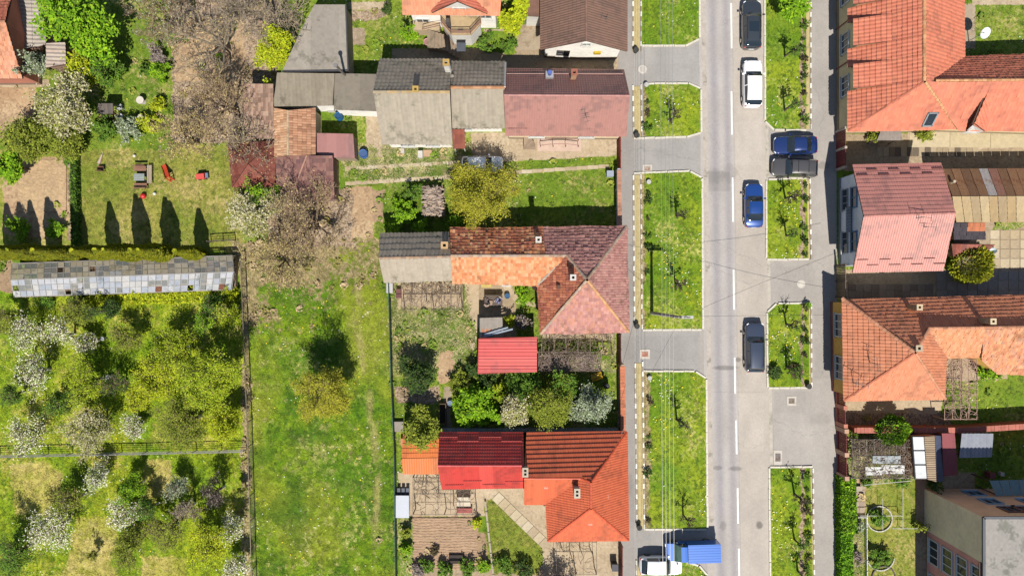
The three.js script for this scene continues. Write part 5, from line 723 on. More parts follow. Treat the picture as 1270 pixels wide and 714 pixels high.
// east side
tree(988, 4, 22, 4.5, 'bright green street tree on the verge at the top edge', { n: 2000, leaf: 'bright', size: 0.22, y0: 0.1 }, 'tree', 'street_tree');
 shrub(1088, 167, 10, 2.4, 'yellow-green bush by the red tile house porch', 'olive', 600); shrub(1150, 165, 10, 2.4, 'flowering shrub under the roof window', 'olive', 600); shrub(1228, 463, 13, 2, 'bright green bush in the shaded courtyard', 'bright', 1000); shrub(1162, 602, 9, 2.8, 'dark ivy bush at the corner of the workshop', 'dark', 700); shrub(1144, 654, 7, 2, 'yellowish shrub at the foot of the beige wall', 'olive', 350);
shrub(1090, 642, 11, 1.2, 'green rose bush inside the round lawn ring', 'mid', 700); shrub(1092, 692, 13, 1.3, 'bushy dark shrub in the lower ring of the lawn', 'mid', 800); shrub(1062, 655, 9, 1, 'grey-green border plants inside the picket edge', 'silver', 350); shrub(1062, 690, 9, 1, 'grey twiggy border plant below the white stone', 'lilac', 300); shrub(1076, 597, 9, 0.9, 'low green plants at the edge of the pergola', 'mid', 350); shrub(1118, 594, 14, 0.8, 'strip of low green plants in front of the pergola', 'mid', 500);

function ballBush(name, label, px, py, R0, cy, pal4, n, seed) { // dense ball of sprays
  const b = P(px, py, cy), Q = mulberry(seed), f = new MB(), t = thing(name, label, 'shrub', V(b.x, 0, b.z));
  for (let i = 0; i < n; i++) { const a = Q() * 6.283, u = Q() * 1.9 - 0.7 - (Q() < 0.1 ? 0.2 : 0), c = Math.sqrt(Math.max(0, 1 - u * u)), lump = 0.74 + 0.34 * vn(a * 2.6, u * 4, seed), rad = R0 * lump * (0.75 + 0.3 * Q()), p = V(Math.cos(a) * c * rad, cy + u * rad * 0.85, Math.sin(a) * c * rad); if (p.y < 0.05) continue; f.color(mul(pal4[Math.floor(Q() * 4)], 1.1 + 0.6 * Q())); const s = 0.13, w = Q() * 6.283, d = V(Math.cos(w) * s * 0.5, 0, Math.sin(w) * s * 0.5), up = p.clone().sub(V(0, cy * 0.4, 0)).normalize().multiplyScalar(s * 1.2).add(V((Q() - 0.5) * s, (Q() - 0.5) * s, (Q() - 0.5) * s)); f.quad(p.clone().sub(d), p.clone().add(d), p.clone().add(d).add(up), p.clone().sub(d).add(up)); }
  const w = new MB().color(BARK.brown); w.tube(V(0, -0.05, 0), V(0, cy, 0), 0.12, 0.07, 7); w.build('trunk', M.bark, t); f.build('foliage', M.leaf, t);
}
ballBush('round_thuja', 'round golden-green thuja beside the slab yard', 1206, 328, 1.85, 1.5, LEAF.thuja, 5600, 77); ballBush('round_bush', 'fresh green round bush behind the brick-capped wall', 1107, 534, 1.45, 2.0, LEAF.bright, 4200, 78);
// tall column thujas behind the greenhouse
function thujaGeo(h, r, seed, pal4, n, tips = 1) { const Q = mulberry(seed), f = new MB(), k = new MB().color(BARK.brown); k.tube(V(0, -0.1, 0), V(0, h * 0.8, 0), 0.1, 0.03, 6);
  for (let i = 0; i < n; i++) { const y = Math.pow(Q(), 0.85), a = Q() * 6.283, two = tips > 1 && Q() < 0.5, prof = Math.min(1, (1 - y) * 2.1) * Math.min(1, 0.5 + y * 4), lump = 0.75 + 0.4 * vn(a * 2.5, y * 12, seed), rad = r * prof * lump * (0.82 + 0.25 * Q()), H2 = two ? h * 0.93 : h, ox = tips > 1 ? (two ? r * 0.35 : -r * 0.3) * Math.min(1, y * 2) : 0, p = V(ox + Math.cos(a) * rad, y * H2, Math.sin(a) * rad); f.color(mul(pal4[Math.floor(Q() * 4)], 1.1 + 0.6 * Q())); const s = 0.17, w = a + 1.57 + (Q() - 0.5), d = V(Math.cos(w) * s * 0.5, 0, Math.sin(w) * s * 0.5), up = V(Math.cos(a) * s * 1.1, s * 0.8, Math.sin(a) * s * 1.1); f.quad(p.clone().sub(d), p.clone().add(d), p.clone().add(d).add(up), p.clone().sub(d).add(up)); }
  return { wood: k.geo(), leaf: f.geo() }; }
for (const [x, h, r, tips, lab] of [[14, 6, 0.5, 1, 'tall golden column thuja at the outer end of the row behind the greenhouse'], [30, 6.2, 0.5, 1, 'golden column thuja second from the outer end of the row'], [44, 6.4, 0.48, 1, 'slim golden column thuja behind the greenhouse end wall'], [68, 6.8, 0.58, 2, 'twin-tipped golden thuja next to the clipped bush'], [102, 6.6, 0.55, 1, 'golden column thuja at the hedge corner'], [142, 6.2, 0.55, 1, 'golden column thuja behind the greenhouse, below the garden chair'], [178, 7.2, 0.64, 2, 'tallest golden thuja, its shadow reaching the red ball'], [214, 6.8, 0.66, 2, 'twin-tipped golden thuja below the orange slide'], [252, 5.4, 0.52, 1, 'shorter golden thuja at the inner end of the row']]) { const b = P(x, 315); plant('column_thuja', lab, 'thuja', b, thujaGeo(h * 1.1, r * 0.92, seedN++, LEAF.thuja, 5200, tips), 'column thujas behind the greenhouse', 0, 1, ['trunk', 'foliage']); }
// low golden hedge joining the thujas
function hedge(name, label, a, b, w, h, pal4, n, seed) { const A = P(...a), B = P(...b), Q = mulberry(seed), f = new MB(), d = B.clone().sub(A), Ln = d.length(); d.divideScalar(Ln); const s = V(-d.z, 0, d.x), k = new MB().color(BARK.brown), t = thing(name, label, 'hedge', V(A.x, 0, A.z)); for (let i = 0; i <= Ln; i += 0.5) k.tube(V(d.x * i, -0.05, d.z * i), V(d.x * i, h * 0.8, d.z * i), 0.03, 0.02, 4, false);
  for (let i = 0; i < n; i++) { const u = Q() * Ln, top = Q() < 0.55, side = Q() < 0.5 ? -1 : 1, lump = 0.85 + 0.3 * vn(u * 1.6, side * 3, seed); const o = top ? (Q() * 2 - 1) * w / 2 : side * w / 2 * lump * (0.85 + 0.2 * Q()), y = top ? h * lump * (0.9 + 0.14 * Q()) : Q() * h; const p = V(d.x * u + s.x * o, y, d.z * u + s.z * o); f.color(mul(pal4[Math.floor(Q() * 4)], 1.1 + 0.6 * Q())); const e = 0.15, w2 = Q() * 6.283, tl = Q() * 1.4; const n1 = V(Math.cos(w2) * e * 0.6, 0, Math.sin(w2) * e * 0.6), n2 = V(-Math.sin(w2) * e * 0.6 * Math.cos(tl), e * 0.6 * Math.sin(tl) + 0.03, Math.cos(w2) * e * 0.6 * Math.cos(tl)); f.quad(p.clone().sub(n1).sub(n2), p.clone().add(n1).sub(n2), p.clone().add(n1).add(n2), p.clone().sub(n1).add(n2)); }
  k.build('stems', M.bark, t); f.build('foliage', M.leaf, t); return t; }
hedge('clipped_hedge', 'low golden hedge along the greenhouse between the thujas', [-30, 317], [254, 312], 0.5, 0.5, LEAF.thuja, 3500, 301);
hedge('clipped_hedge', 'dark ivy-covered fence hedge between dirt plot and play lawn', [96, 186], [98, 304], 0.4, 0.9, LEAF.mid, 2600, 302);
hedge('clipped_hedge', 'bushy green street hedge below the dark red fence', [1044.5, 588], [1045, 654], 1.3, 1.5, LEAF.bright, 4000, 303); hedge('clipped_hedge', 'smooth clipped bright green hedge by the pavement', [1043, 656], [1045, 790], 1.0, 1.3, [C(122, 172, 24), C(112, 162, 20), C(134, 182, 30), C(104, 152, 18)], 6000, 304);
hedge('clipped_hedge', 'strip of lime green bushes along the south side of the greenhouse', [112, 372], [292, 366], 1.0, 0.8, LEAF.lime, 3600, 305);
for (const [x, y, r, h, lb] of [[128, 366, 10, 1.6, 'lime bush overlapping the greenhouse panes near its middle'], [170, 362, 12, 1.8, 'tall lime bush pressed against the greenhouse'], [206, 364, 13, 1.7, 'broad lime bush along the greenhouse wall'], [240, 364, 9, 1.5, 'small lime bush by the greenhouse wall'], [284, 364, 12, 1.9, 'lime bush at the inner corner of the greenhouse'], [58, 372, 9, 0.9, 'dark green bush below the broken greenhouse end'], [92, 373, 8, 0.9, 'low green bush below the milky panes']]) shrub(x, y, r, h, lb, lb.includes('lime') ? 'lime' : 'mid', 700, 'bushes along the greenhouse');
// orchards
const oT = 'fruit trees of the upper orchard', oL = 'fruit trees of the lower orchard', wash = { trunk: 0.3, whitewash: 1, limbs: 6 };
const B_ = (x, y, r, h, label, g, o = {}) => tree(x, y, r, h, label, { ...wash, n: 950, leaf: 'blossom', size: 0.095, spread: 0.6, limbs: 7, ...o }, 'tree', 'blossom_tree', g), Y_ = (x, y, r, h, label, g, o = {}) => tree(x, y, r, h, label, { ...wash, n: 2700, leaf: 'yellow', size: 0.1, spread: 0.36, limbs: 7, ...o }, 'tree', 'fruit_tree', g);
B_(28, 412, 24, 4.5, 'white blossoming tree below the broken end of the greenhouse', oT); B_(72, 416, 18, 4, 'white blossoming tree next to another in the upper orchard middle', oT); B_(36, 462, 24, 4.5, 'white blossoming tree beside a bare patch in the upper orchard', oT); B_(30, 538, 24, 4.2, 'white blossoming tree just above the wire fence', oT); B_(160, 530, 14, 3.6, 'small white blossoming tree near the wire fence', oT, { n: 900 }); B_(104, 424, 12, 3.2, 'small white blossoming tree among yellow crowns', oT, { n: 600 });
Y_(104, 474, 26, 5, 'yellow-green tree in the middle of the upper orchard', oT); Y_(214, 432, 24, 5, 'yellow-green budding tree beside the dark tree shadow', oT); Y_(190, 472, 28, 5, 'yellow-green tree in the heart of the upper orchard', oT, { leaf: 'lime' }); Y_(256, 472, 34, 8, 'large yellow-green tree casting the deep shadow near the garden fence', oT, { n: 7000, size: 0.11 }); Y_(228, 524, 32, 5.4, 'wide olive-green tree touching the wire fence', oT, { leaf: 'olive', n: 4600 }); Y_(276, 528, 24, 5, 'lime tree in the fence corner of the upper orchard', oT, { leaf: 'lime', n: 3000 }); Y_(110, 536, 28, 4.8, 'cream and yellow tree over the wire fence', oT, { leaf: 'cream' }); Y_(150, 420, 18, 4.4, 'olive tree crown by the grey marker box', oT, { leaf: 'olive', n: 1600 }); Y_(96, 390, 18, 3.6, 'olive bushy tree below the greenhouse panes', oT, { leaf: 'olive', n: 1500 }); Y_(280, 392, 14, 4, 'yellow-green bush tree by the garden fence top', oT, { n: 1200 }); Y_(250, 398, 14, 4, 'bright green small tree standing in the deep shadow', oT, { leaf: 'bright', n: 900 }); Y_(136, 478, 16, 4.6, 'dark branched tree with whitewashed trunk', oT, { leaf: 'dark', n: 500, depth: 3 }); Y_(4, 400, 16, 4.2, 'olive tree at the outer edge of the upper orchard', oT, { leaf: 'olive', n: 1300 }); Y_(6, 490, 14, 4.2, 'green tree at the outer edge beside a white one', oT, { leaf: 'mid', n: 1100 }); Y_(70, 500, 16, 4.2, 'green tree behind the white ones above the fence', oT, { leaf: 'mid', n: 1300 }); Y_(166, 490, 16, 4.2, 'lime tree right of the dark branched tree', oT, { leaf: 'lime', n: 1300 }); Y_(130, 384, 18, 4.6, 'dark green conical tree close to the greenhouse', oT, { leaf: 'dark', n: 1800, trunk: 0.12 }); Y_(264, 378, 15, 3.6, 'dark shrub-like tree against the greenhouse corner', oT, { leaf: 'mid', n: 1300, trunk: 0.12 });
B_(114, 594, 16, 4, 'white blossoming tree just below the wire fence', oL, { n: 1200 }); B_(146, 640, 17, 4, 'white blossoming tree beside the green one in the lower orchard', oL, { n: 1300 }); B_(214, 606, 13, 4, 'pale blossoming tree beside the bare purple one', oL, { n: 800, leaf: 'silver' }); B_(62, 656, 28, 4.6, 'wide white blossoming tree with a forked leaning trunk', oL, { n: 1900 }); B_(286, 656, 15, 4, 'white blossoming tree near the garden fence', oL, { n: 1100 }); B_(290, 702, 14, 3.8, 'white blossoming tree in the bottom fence corner', oL, { n: 1000 });
Y_(160, 606, 15, 4.2, 'fresh green tree with leafy crown in the lower orchard', oL, { leaf: 'bright', n: 1500 }); Y_(152, 684, 20, 4.6, 'yellow-green tree below the white one', oL, { leaf: 'olive', n: 1900 }); Y_(256, 676, 26, 5, 'broad lime tree near the bottom of the orchard', oL, { leaf: 'lime', n: 2600 }); Y_(200, 664, 22, 5, 'dark-limbed olive tree with curved trunk', oL, { leaf: 'olive', n: 1200, depth: 3 }); Y_(84, 622, 20, 4.6, 'olive tree with dark forked limbs by the dry patch', oL, { leaf: 'olive', n: 900, depth: 3 }); Y_(10, 690, 26, 5, 'dense green tree at the outer corner of the lower orchard', oL, { leaf: 'mid', n: 3000 }); Y_(296, 612, 9, 3, 'slim green sapling beside the fence', oL, { leaf: 'olive', n: 400 }); Y_(110, 690, 8, 2.6, 'thin sapling on the dry grass', oL, { leaf: 'olive', n: 150 }); Y_(178, 634, 14, 4.2, 'green tree between two white crowns', oL, { leaf: 'mid', n: 1300 });
tree(262, 614, 21, 4.6, 'bare purple-grey twiggy tree in the lower orchard', { ...bare, ...wash, bark: 'dark', n: 250, leaf: 'lilac' }, 'tree', 'bare_tree', oL); tree(226, 634, 18, 4.2, 'faint leafless tree with pale twigs', { ...bare, ...wash, bark: 'pale', n: 150 }, 'tree', 'bare_tree', oL);

// ================================================================ vehicles
const carPaint = (c, metal = 0.25) => new THREE.MeshPhysicalMaterial({ color: col3(c), roughness: 0.35, metalness: metal, clearcoat: 1, clearcoatRoughness: 0.08, side: THREE.DoubleSide });
M.carGlass = new THREE.MeshPhysicalMaterial({ color: col3([0.012, 0.018, 0.024]), roughness: 0.04, clearcoat: 1, side: THREE.DoubleSide });
M.trim = new THREE.MeshStandardMaterial({ color: col3([0.02, 0.02, 0.022]), roughness: 0.6 }); M.chrome = new THREE.MeshStandardMaterial({ color: col3([0.6, 0.6, 0.6]), roughness: 0.2, metalness: 1 });
const lampW = new THREE.MeshPhysicalMaterial({ color: col3([0.7, 0.72, 0.75]), roughness: 0.1, clearcoat: 1 }), lampR = new THREE.MeshPhysicalMaterial({ color: col3([0.35, 0.015, 0.012]), roughness: 0.15, clearcoat: 1 });
// body lofted along its length; stations [t, halfWidth, bodyTop, roofTop, roofHalfWidth]; front at -x
function car(label, name, category, px, py, turn, { L = 4.3, W = 1.78, Ht = 1.46, paint, kind = 'hatch', rails, sunroof, stripes } = {}) {
  const c = P(px, py, 0.7), t = thing(name, label, category, V(c.x, 0.02, c.z), turn);
  const shapes = { hatch: { cowl: 0.27, ws: 0.41, re: 0.84, rg: 0.965, hood: 0.62, tail: 0.66 }, suv: { cowl: 0.25, ws: 0.37, re: 0.88, rg: 0.97, hood: 0.66, tail: 0.72 }, sedan: { cowl: 0.28, ws: 0.42, re: 0.7, rg: 0.85, hood: 0.62, tail: 0.66 }, wagon: { cowl: 0.27, ws: 0.39, re: 0.9, rg: 0.975, hood: 0.62, tail: 0.68 } }, s = shapes[kind];
  const ts = [0, 0.006, 0.018, 0.04, 0.07, 0.1, 0.15, 0.21, s.cowl, (s.cowl + s.ws) / 2, s.ws, s.ws + 0.06, 0.55, 0.57, 0.66, s.re - 0.01, s.re, (s.re + s.rg) / 2, s.rg].filter((v, i, a) => !i || v > a[i - 1] + 0.004); const ext = s.rg < 0.94 ? [0.92, 0.965, 0.985, 1] : [0.982, 0.992, 0.998, 1]; for (const e of ext) if (e > ts.at(-1) + 0.003) ts.push(e);
  const hb = t => { const f = t < s.cowl ? lerp(0.5, s.hood, Math.pow(t / s.cowl, 0.45)) : t > s.rg ? lerp(s.tail, 0.5, Math.pow((t - s.rg) / (1.0001 - s.rg), 2)) : lerp(s.hood, s.tail, (t - s.cowl) / (s.rg - s.cowl)); return f * Ht; };
  const hr = t => { if (t <= s.cowl || t >= s.rg) return hb(t); if (t < s.ws) return lerp(hb(s.cowl), Ht * 0.965, Math.pow((t - s.cowl) / (s.ws - s.cowl), 0.85)); if (t > s.re) return lerp(Ht * 0.955, hb(s.rg), Math.pow((t - s.re) / (s.rg - s.re), 1.2)); const u = (t - s.ws) / (s.re - s.ws); return Ht * (0.965 + 0.035 * Math.sin(u * Math.PI)); };
  const wd = t => W / 2 * (t < 0.1 ? lerp(0.5, 0.965, Math.pow(Math.sin(t / 0.1 * 1.5708), 0.55)) : t > 0.92 ? lerp(0.97, 0.66, Math.pow((t - 0.92) / 0.08, 3)) : 0.965 + 0.035 * Math.sin((t - 0.1) / 0.82 * Math.PI));
  const ring = t => { const w = wd(t), b = hb(t), r = hr(t), cab = clamp((r - b) / (Ht * 0.3)), wr = lerp(w * 0.86, w * 0.72, cab), y0 = 0.19; return [[w * 0.9, y0], [w, y0 + 0.14], [w, b * 0.72], [w * 0.975, b * 0.93], [w * 0.92, b], [lerp(w * 0.8, wr * 1.03, cab), lerp(b + 0.015, r - 0.06, cab)], [lerp(w * 0.62, wr * 0.93, cab), lerp(b + 0.03, r - 0.012, cab)], [lerp(w * 0.3, wr * 0.5, cab), lerp(b + 0.045, r + 0.012, cab)], [0, lerp(b + 0.05, r + 0.02, cab)]]; };
  const body = new MB(), ws = new MB(), rw = new MB(), sw = [new MB(), new MB(), new MB(), new MB()], rings = ts.map(ring), X = t => (t - 0.5) * L;
  for (let i = 0; i + 1 < ts.length; i++) { const a = rings[i], b = rings[i + 1], tm = (ts[i] + ts[i + 1]) / 2;
    for (const sd of [-1, 1]) for (let j = 0; j < 8; j++) { const q = [V(X(ts[i]), a[j][1], sd * a[j][0]), V(X(ts[i + 1]), b[j][1], sd * b[j][0]), V(X(ts[i + 1]), b[j + 1][1], sd * b[j + 1][0]), V(X(ts[i]), a[j + 1][1], sd * a[j + 1][0])];
      let m = body; if (tm > s.cowl && tm < s.ws && j >= 5) m = ws; else if (tm > s.re && tm < s.rg && j >= 5) m = rw; else if (j === 4 && tm > s.cowl + 0.05 && tm < s.re + 0.03 && !(tm > 0.55 && tm < 0.57)) m = sw[(sd > 0 ? 0 : 2) + (tm > 0.56 ? 1 : 0)];
      if (sd > 0) m.quad(q[0], q[1], q[2], q[3]); else m.quad(q[3], q[2], q[1], q[0]); } }
  for (const [i, rev] of [[0, 0], [ts.length - 1, 1]]) { const r = rings[i], x = X(ts[i]); for (let j = 0; j < 8; j++) body.quad(V(x, r[j][1], r[j][0]), V(x, r[j + 1][1], r[j + 1][0]), V(x, r[j + 1][1], -r[j + 1][0]), V(x, r[j][1], -r[j][0])); }
  const sm = (b, n, m) => { let g = b.geo(); g.deleteAttribute('color'); if (n === 'body' || n === 'windscreen' || n === 'rear_window') { g.deleteAttribute('uv'); g = toCreasedNormals(g, 0.75); } const o = new THREE.Mesh(g, m); o.name = n; t.add(o); return o; };
  const bd = sm(body, 'body', paint); sm(ws, 'windscreen', M.carGlass); sm(rw, 'rear_window', M.carGlass); for (const q of sw) if (q.p.length) sm(q, 'side_window', M.carGlass);
  const tyre = new THREE.CylinderGeometry(0.315, 0.315, 0.2, 20), rim = new THREE.CylinderGeometry(0.2, 0.2, 0.21, 12); tyre.rotateX(Math.PI / 2); rim.rotateX(Math.PI / 2); const tm = new THREE.MeshStandardMaterial({ color: col3([0.015, 0.015, 0.016]), roughness: 0.9 });
  for (const x of [-0.31, 0.3]) for (const z of [-1, 1]) { const w = new THREE.Mesh(tyre, tm); w.name = 'wheel'; w.position.set(x * L, 0.315, z * (W / 2 - 0.1)); t.add(w); const r = new THREE.Mesh(rim, M.chrome); r.name = 'rim'; w.add(r); }
  const part = (n, m, f) => { const b = new MB(); f(b); return sm(b, n, m); };
  for (const z of [-1, 1]) { part('headlight', lampW, b => b.box(-L / 2 + 0.15, hb(0.03) * 0.9, z * W * 0.36, 0.2, 0.12, 0.22, z * 0.55)); part('tail_light', lampR, b => b.box(L / 2 - 0.09, hb(0.97) * 0.86, z * W * 0.38, 0.12, 0.2, 0.16)); part('mirror', paint, b => b.box((s.cowl + 0.06 - 0.5) * L, hb(s.cowl) + 0.1, z * (W / 2 + 0.09), 0.14, 0.13, 0.2)); part('wiper', M.trim, b => b.color([0.01, 0.01, 0.01]).bar(V(X(s.cowl) + 0.02, hb(s.cowl) + 0.06, z * 0.1 + 0.1), V(X(s.cowl) + 0.25, hb(s.cowl) + 0.2, z * 0.1 + 0.5), 0.025)); if (rails) part('roof_rail', M.trim, b => b.color([0.05, 0.05, 0.05]).bar(V(X(s.ws + 0.04), Ht + 0.02, z * W * 0.33), V(X(s.re - 0.03), Ht + 0.02, z * W * 0.33), 0.05)); }
  part('front_bumper', M.trim, b => b.box(-L / 2 + 0.03, 0.33, 0, 0.1, 0.16, W * 0.62)); part('number_plate', lampW, b => b.box(L / 2 + 0.012, 0.55, 0, 0.02, 0.11, 0.5));
  if (sunroof) part('sunroof', M.carGlass, b => b.box(X((s.ws + s.re) / 2 - 0.03), Ht + 0.012, 0, 0.95, 0.03, 0.9)); if (stripes) for (let i = 0; i < 2; i++) part('roof_bar', M.trim, b => b.box(X(lerp(s.ws, s.re, 0.25 + 0.45 * i)), Ht + 0.03, 0, 0.05, 0.04, W * 0.6));
  return t;
}
const up_ = -Math.PI / 2;   // nose to the north
car('black estate car parked at the kerb behind the white car', 'parked_car', 'car', 932.5, 31, up_, { L: 4.5, W: 1.82, Ht: 1.5, paint: carPaint([0.03, 0.036, 0.045]), kind: 'suv', sunroof: 1, rails: 1 });
car('white hatchback with black side windows parked at the kerb', 'parked_car', 'car', 933.5, 104, up_, { L: 4.4, Ht: 1.48, W: 1.82, paint: carPaint([0.75, 0.75, 0.76], 0.05), kind: 'suv' });
car('bright blue sedan parked alone at the kerb beside the middle verge', 'parked_car', 'car', 935.5, 255, up_, { L: 4.1, W: 1.72, Ht: 1.42, paint: carPaint([0.008, 0.045, 0.2]), kind: 'sedan' });
car('dark navy estate parked beside the verge with young trees', 'parked_car', 'car', 936.5, 431, up_, { L: 4.65, W: 1.84, Ht: 1.48, paint: carPaint([0.035, 0.045, 0.075]), kind: 'wagon', rails: 1 });
car('dark blue hatchback parked across the bay next to the dark grey estate', 'parked_car', 'car', 987, 180, 0.02, { L: 4.1, W: 1.72, Ht: 1.44, paint: carPaint([0.008, 0.024, 0.11]), kind: 'sedan' });
car('dark grey estate with roof bars parked across the bay', 'parked_car', 'car', 986, 208, -0.03, { L: 4.25, W: 1.74, Ht: 1.48, paint: carPaint([0.07, 0.064, 0.064], 0.3), kind: 'wagon', stripes: 1 });
car('white compact car parked on the driveway behind the blue pickup', 'parked_car', 'car', 819.5, 701, Math.PI, { L: 4.0, W: 1.72, Ht: 1.5, paint: carPaint([0.74, 0.75, 0.77], 0.05), kind: 'hatch' });
car('white car half hidden under the large yellow-green tree', 'parked_car', 'car', 598, 204, Math.PI, { L: 3.9, W: 1.62, Ht: 1.42, paint: carPaint([0.8, 0.8, 0.8], 0), kind: 'hatch' });
{ // blue pickup with ribbed canvas box, nose to the west
  const c = P(859, 684, 1.0), t = thing('pickup_truck', 'blue pickup truck with ribbed blue cargo box parked across the driveway', 'truck', V(c.x, 0.02, c.z), 0.03), bl = [0.012, 0.1, 0.4], pm = carPaint(bl, 0.05), sm = (b, n, m) => { const g = b.geo(); g.deleteAttribute('color'); const o = new THREE.Mesh(g, m); o.name = n; t.add(o); return o; };
  const cab = new MB(), prof = [[-2.45, 0.35], [-2.5, 0.75], [-2.35, 0.98], [-1.75, 1.08], [-1.2, 1.72], [-0.85, 1.8], [-0.62, 1.78], [-0.6, 0.35]], w0 = 0.82; // side profile of cab and bonnet
  for (const z of [-1, 1]) { const p = prof.map(q => V(q[0], q[1], z * (q[1] > 1.1 ? w0 * 0.86 : w0))); cab.poly(p, z < 0); } for (let i = 0; i + 1 < prof.length; i++) { if (i === 3) continue; const a = prof[i], b = prof[i + 1], wa = a[1] > 1.1 ? w0 * 0.86 : w0, wb = b[1] > 1.1 ? w0 * 0.86 : w0; cab.quad(V(a[0], a[1], -wa), V(a[0], a[1], wa), V(b[0], b[1], wb), V(b[0], b[1], -wb)); } sm(cab, 'cab', pm);
  const wsn = new MB(); wsn.quad(V(-1.75, 1.08, -w0), V(-1.75, 1.08, w0), V(-1.2, 1.72, w0 * 0.86), V(-1.2, 1.72, -w0 * 0.86)); sm(wsn, 'windscreen', new THREE.MeshPhysicalMaterial({ color: col3([0.05, 0.1, 0.08]), roughness: 0.05, clearcoat: 1, side: THREE.DoubleSide }));
  for (const z of [-1, 1]) { const g = new MB(); g.quad(V(-1.5, 1.1, z * (w0 + 0.006)), V(-0.75, 1.1, z * (w0 + 0.006)), V(-0.75, 1.62, z * (w0 * 0.87 + 0.02)), V(-1.15, 1.62, z * (w0 * 0.87 + 0.02))); sm(g, 'side_window', M.carGlass); const m = new MB(); m.box(-1.5, 1.2, z * 0.98, 0.1, 0.22, 0.16); sm(m, 'mirror', M.trim); const h = new MB(); h.box(-2.47, 0.72, z * 0.6, 0.08, 0.2, 0.26); sm(h, 'headlight', lampW); const r = new MB(); r.box(2.5, 0.7, z * 0.75, 0.06, 0.24, 0.12); sm(r, 'tail_light', lampR); }
  const bx = new MB(); bx.box(0.97, 1.1, 0, 3.05, 1.2, 1.72); sm(bx, 'cargo_box', pm); for (let i = 0; i < 7; i++) { const r = new MB(); r.box(0.97, 1.705, -0.72 + i * 0.24, 3.05, 0.022, 0.05); sm(r, 'roof_rib', pm); } const ch = new MB(); ch.box(0.3, 0.42, 0, 4.6, 0.16, 0.9); ch.build('chassis', M.trim, t);
  const tyre = new THREE.CylinderGeometry(0.33, 0.33, 0.22, 20); tyre.rotateX(Math.PI / 2); const tm = new THREE.MeshStandardMaterial({ color: col3([0.015, 0.015, 0.016]), roughness: 0.9 }); const rim = new THREE.CylinderGeometry(0.19, 0.19, 0.23, 12); rim.rotateX(Math.PI / 2);
  for (const x of [-1.65, 1.45]) for (const z of [-1, 1]) { const w = new THREE.Mesh(tyre, tm); w.name = 'wheel'; w.position.set(x, 0.33, z * 0.74); t.add(w); const r = new THREE.Mesh(rim, M.chrome); r.name = 'rim'; w.add(r); }
}

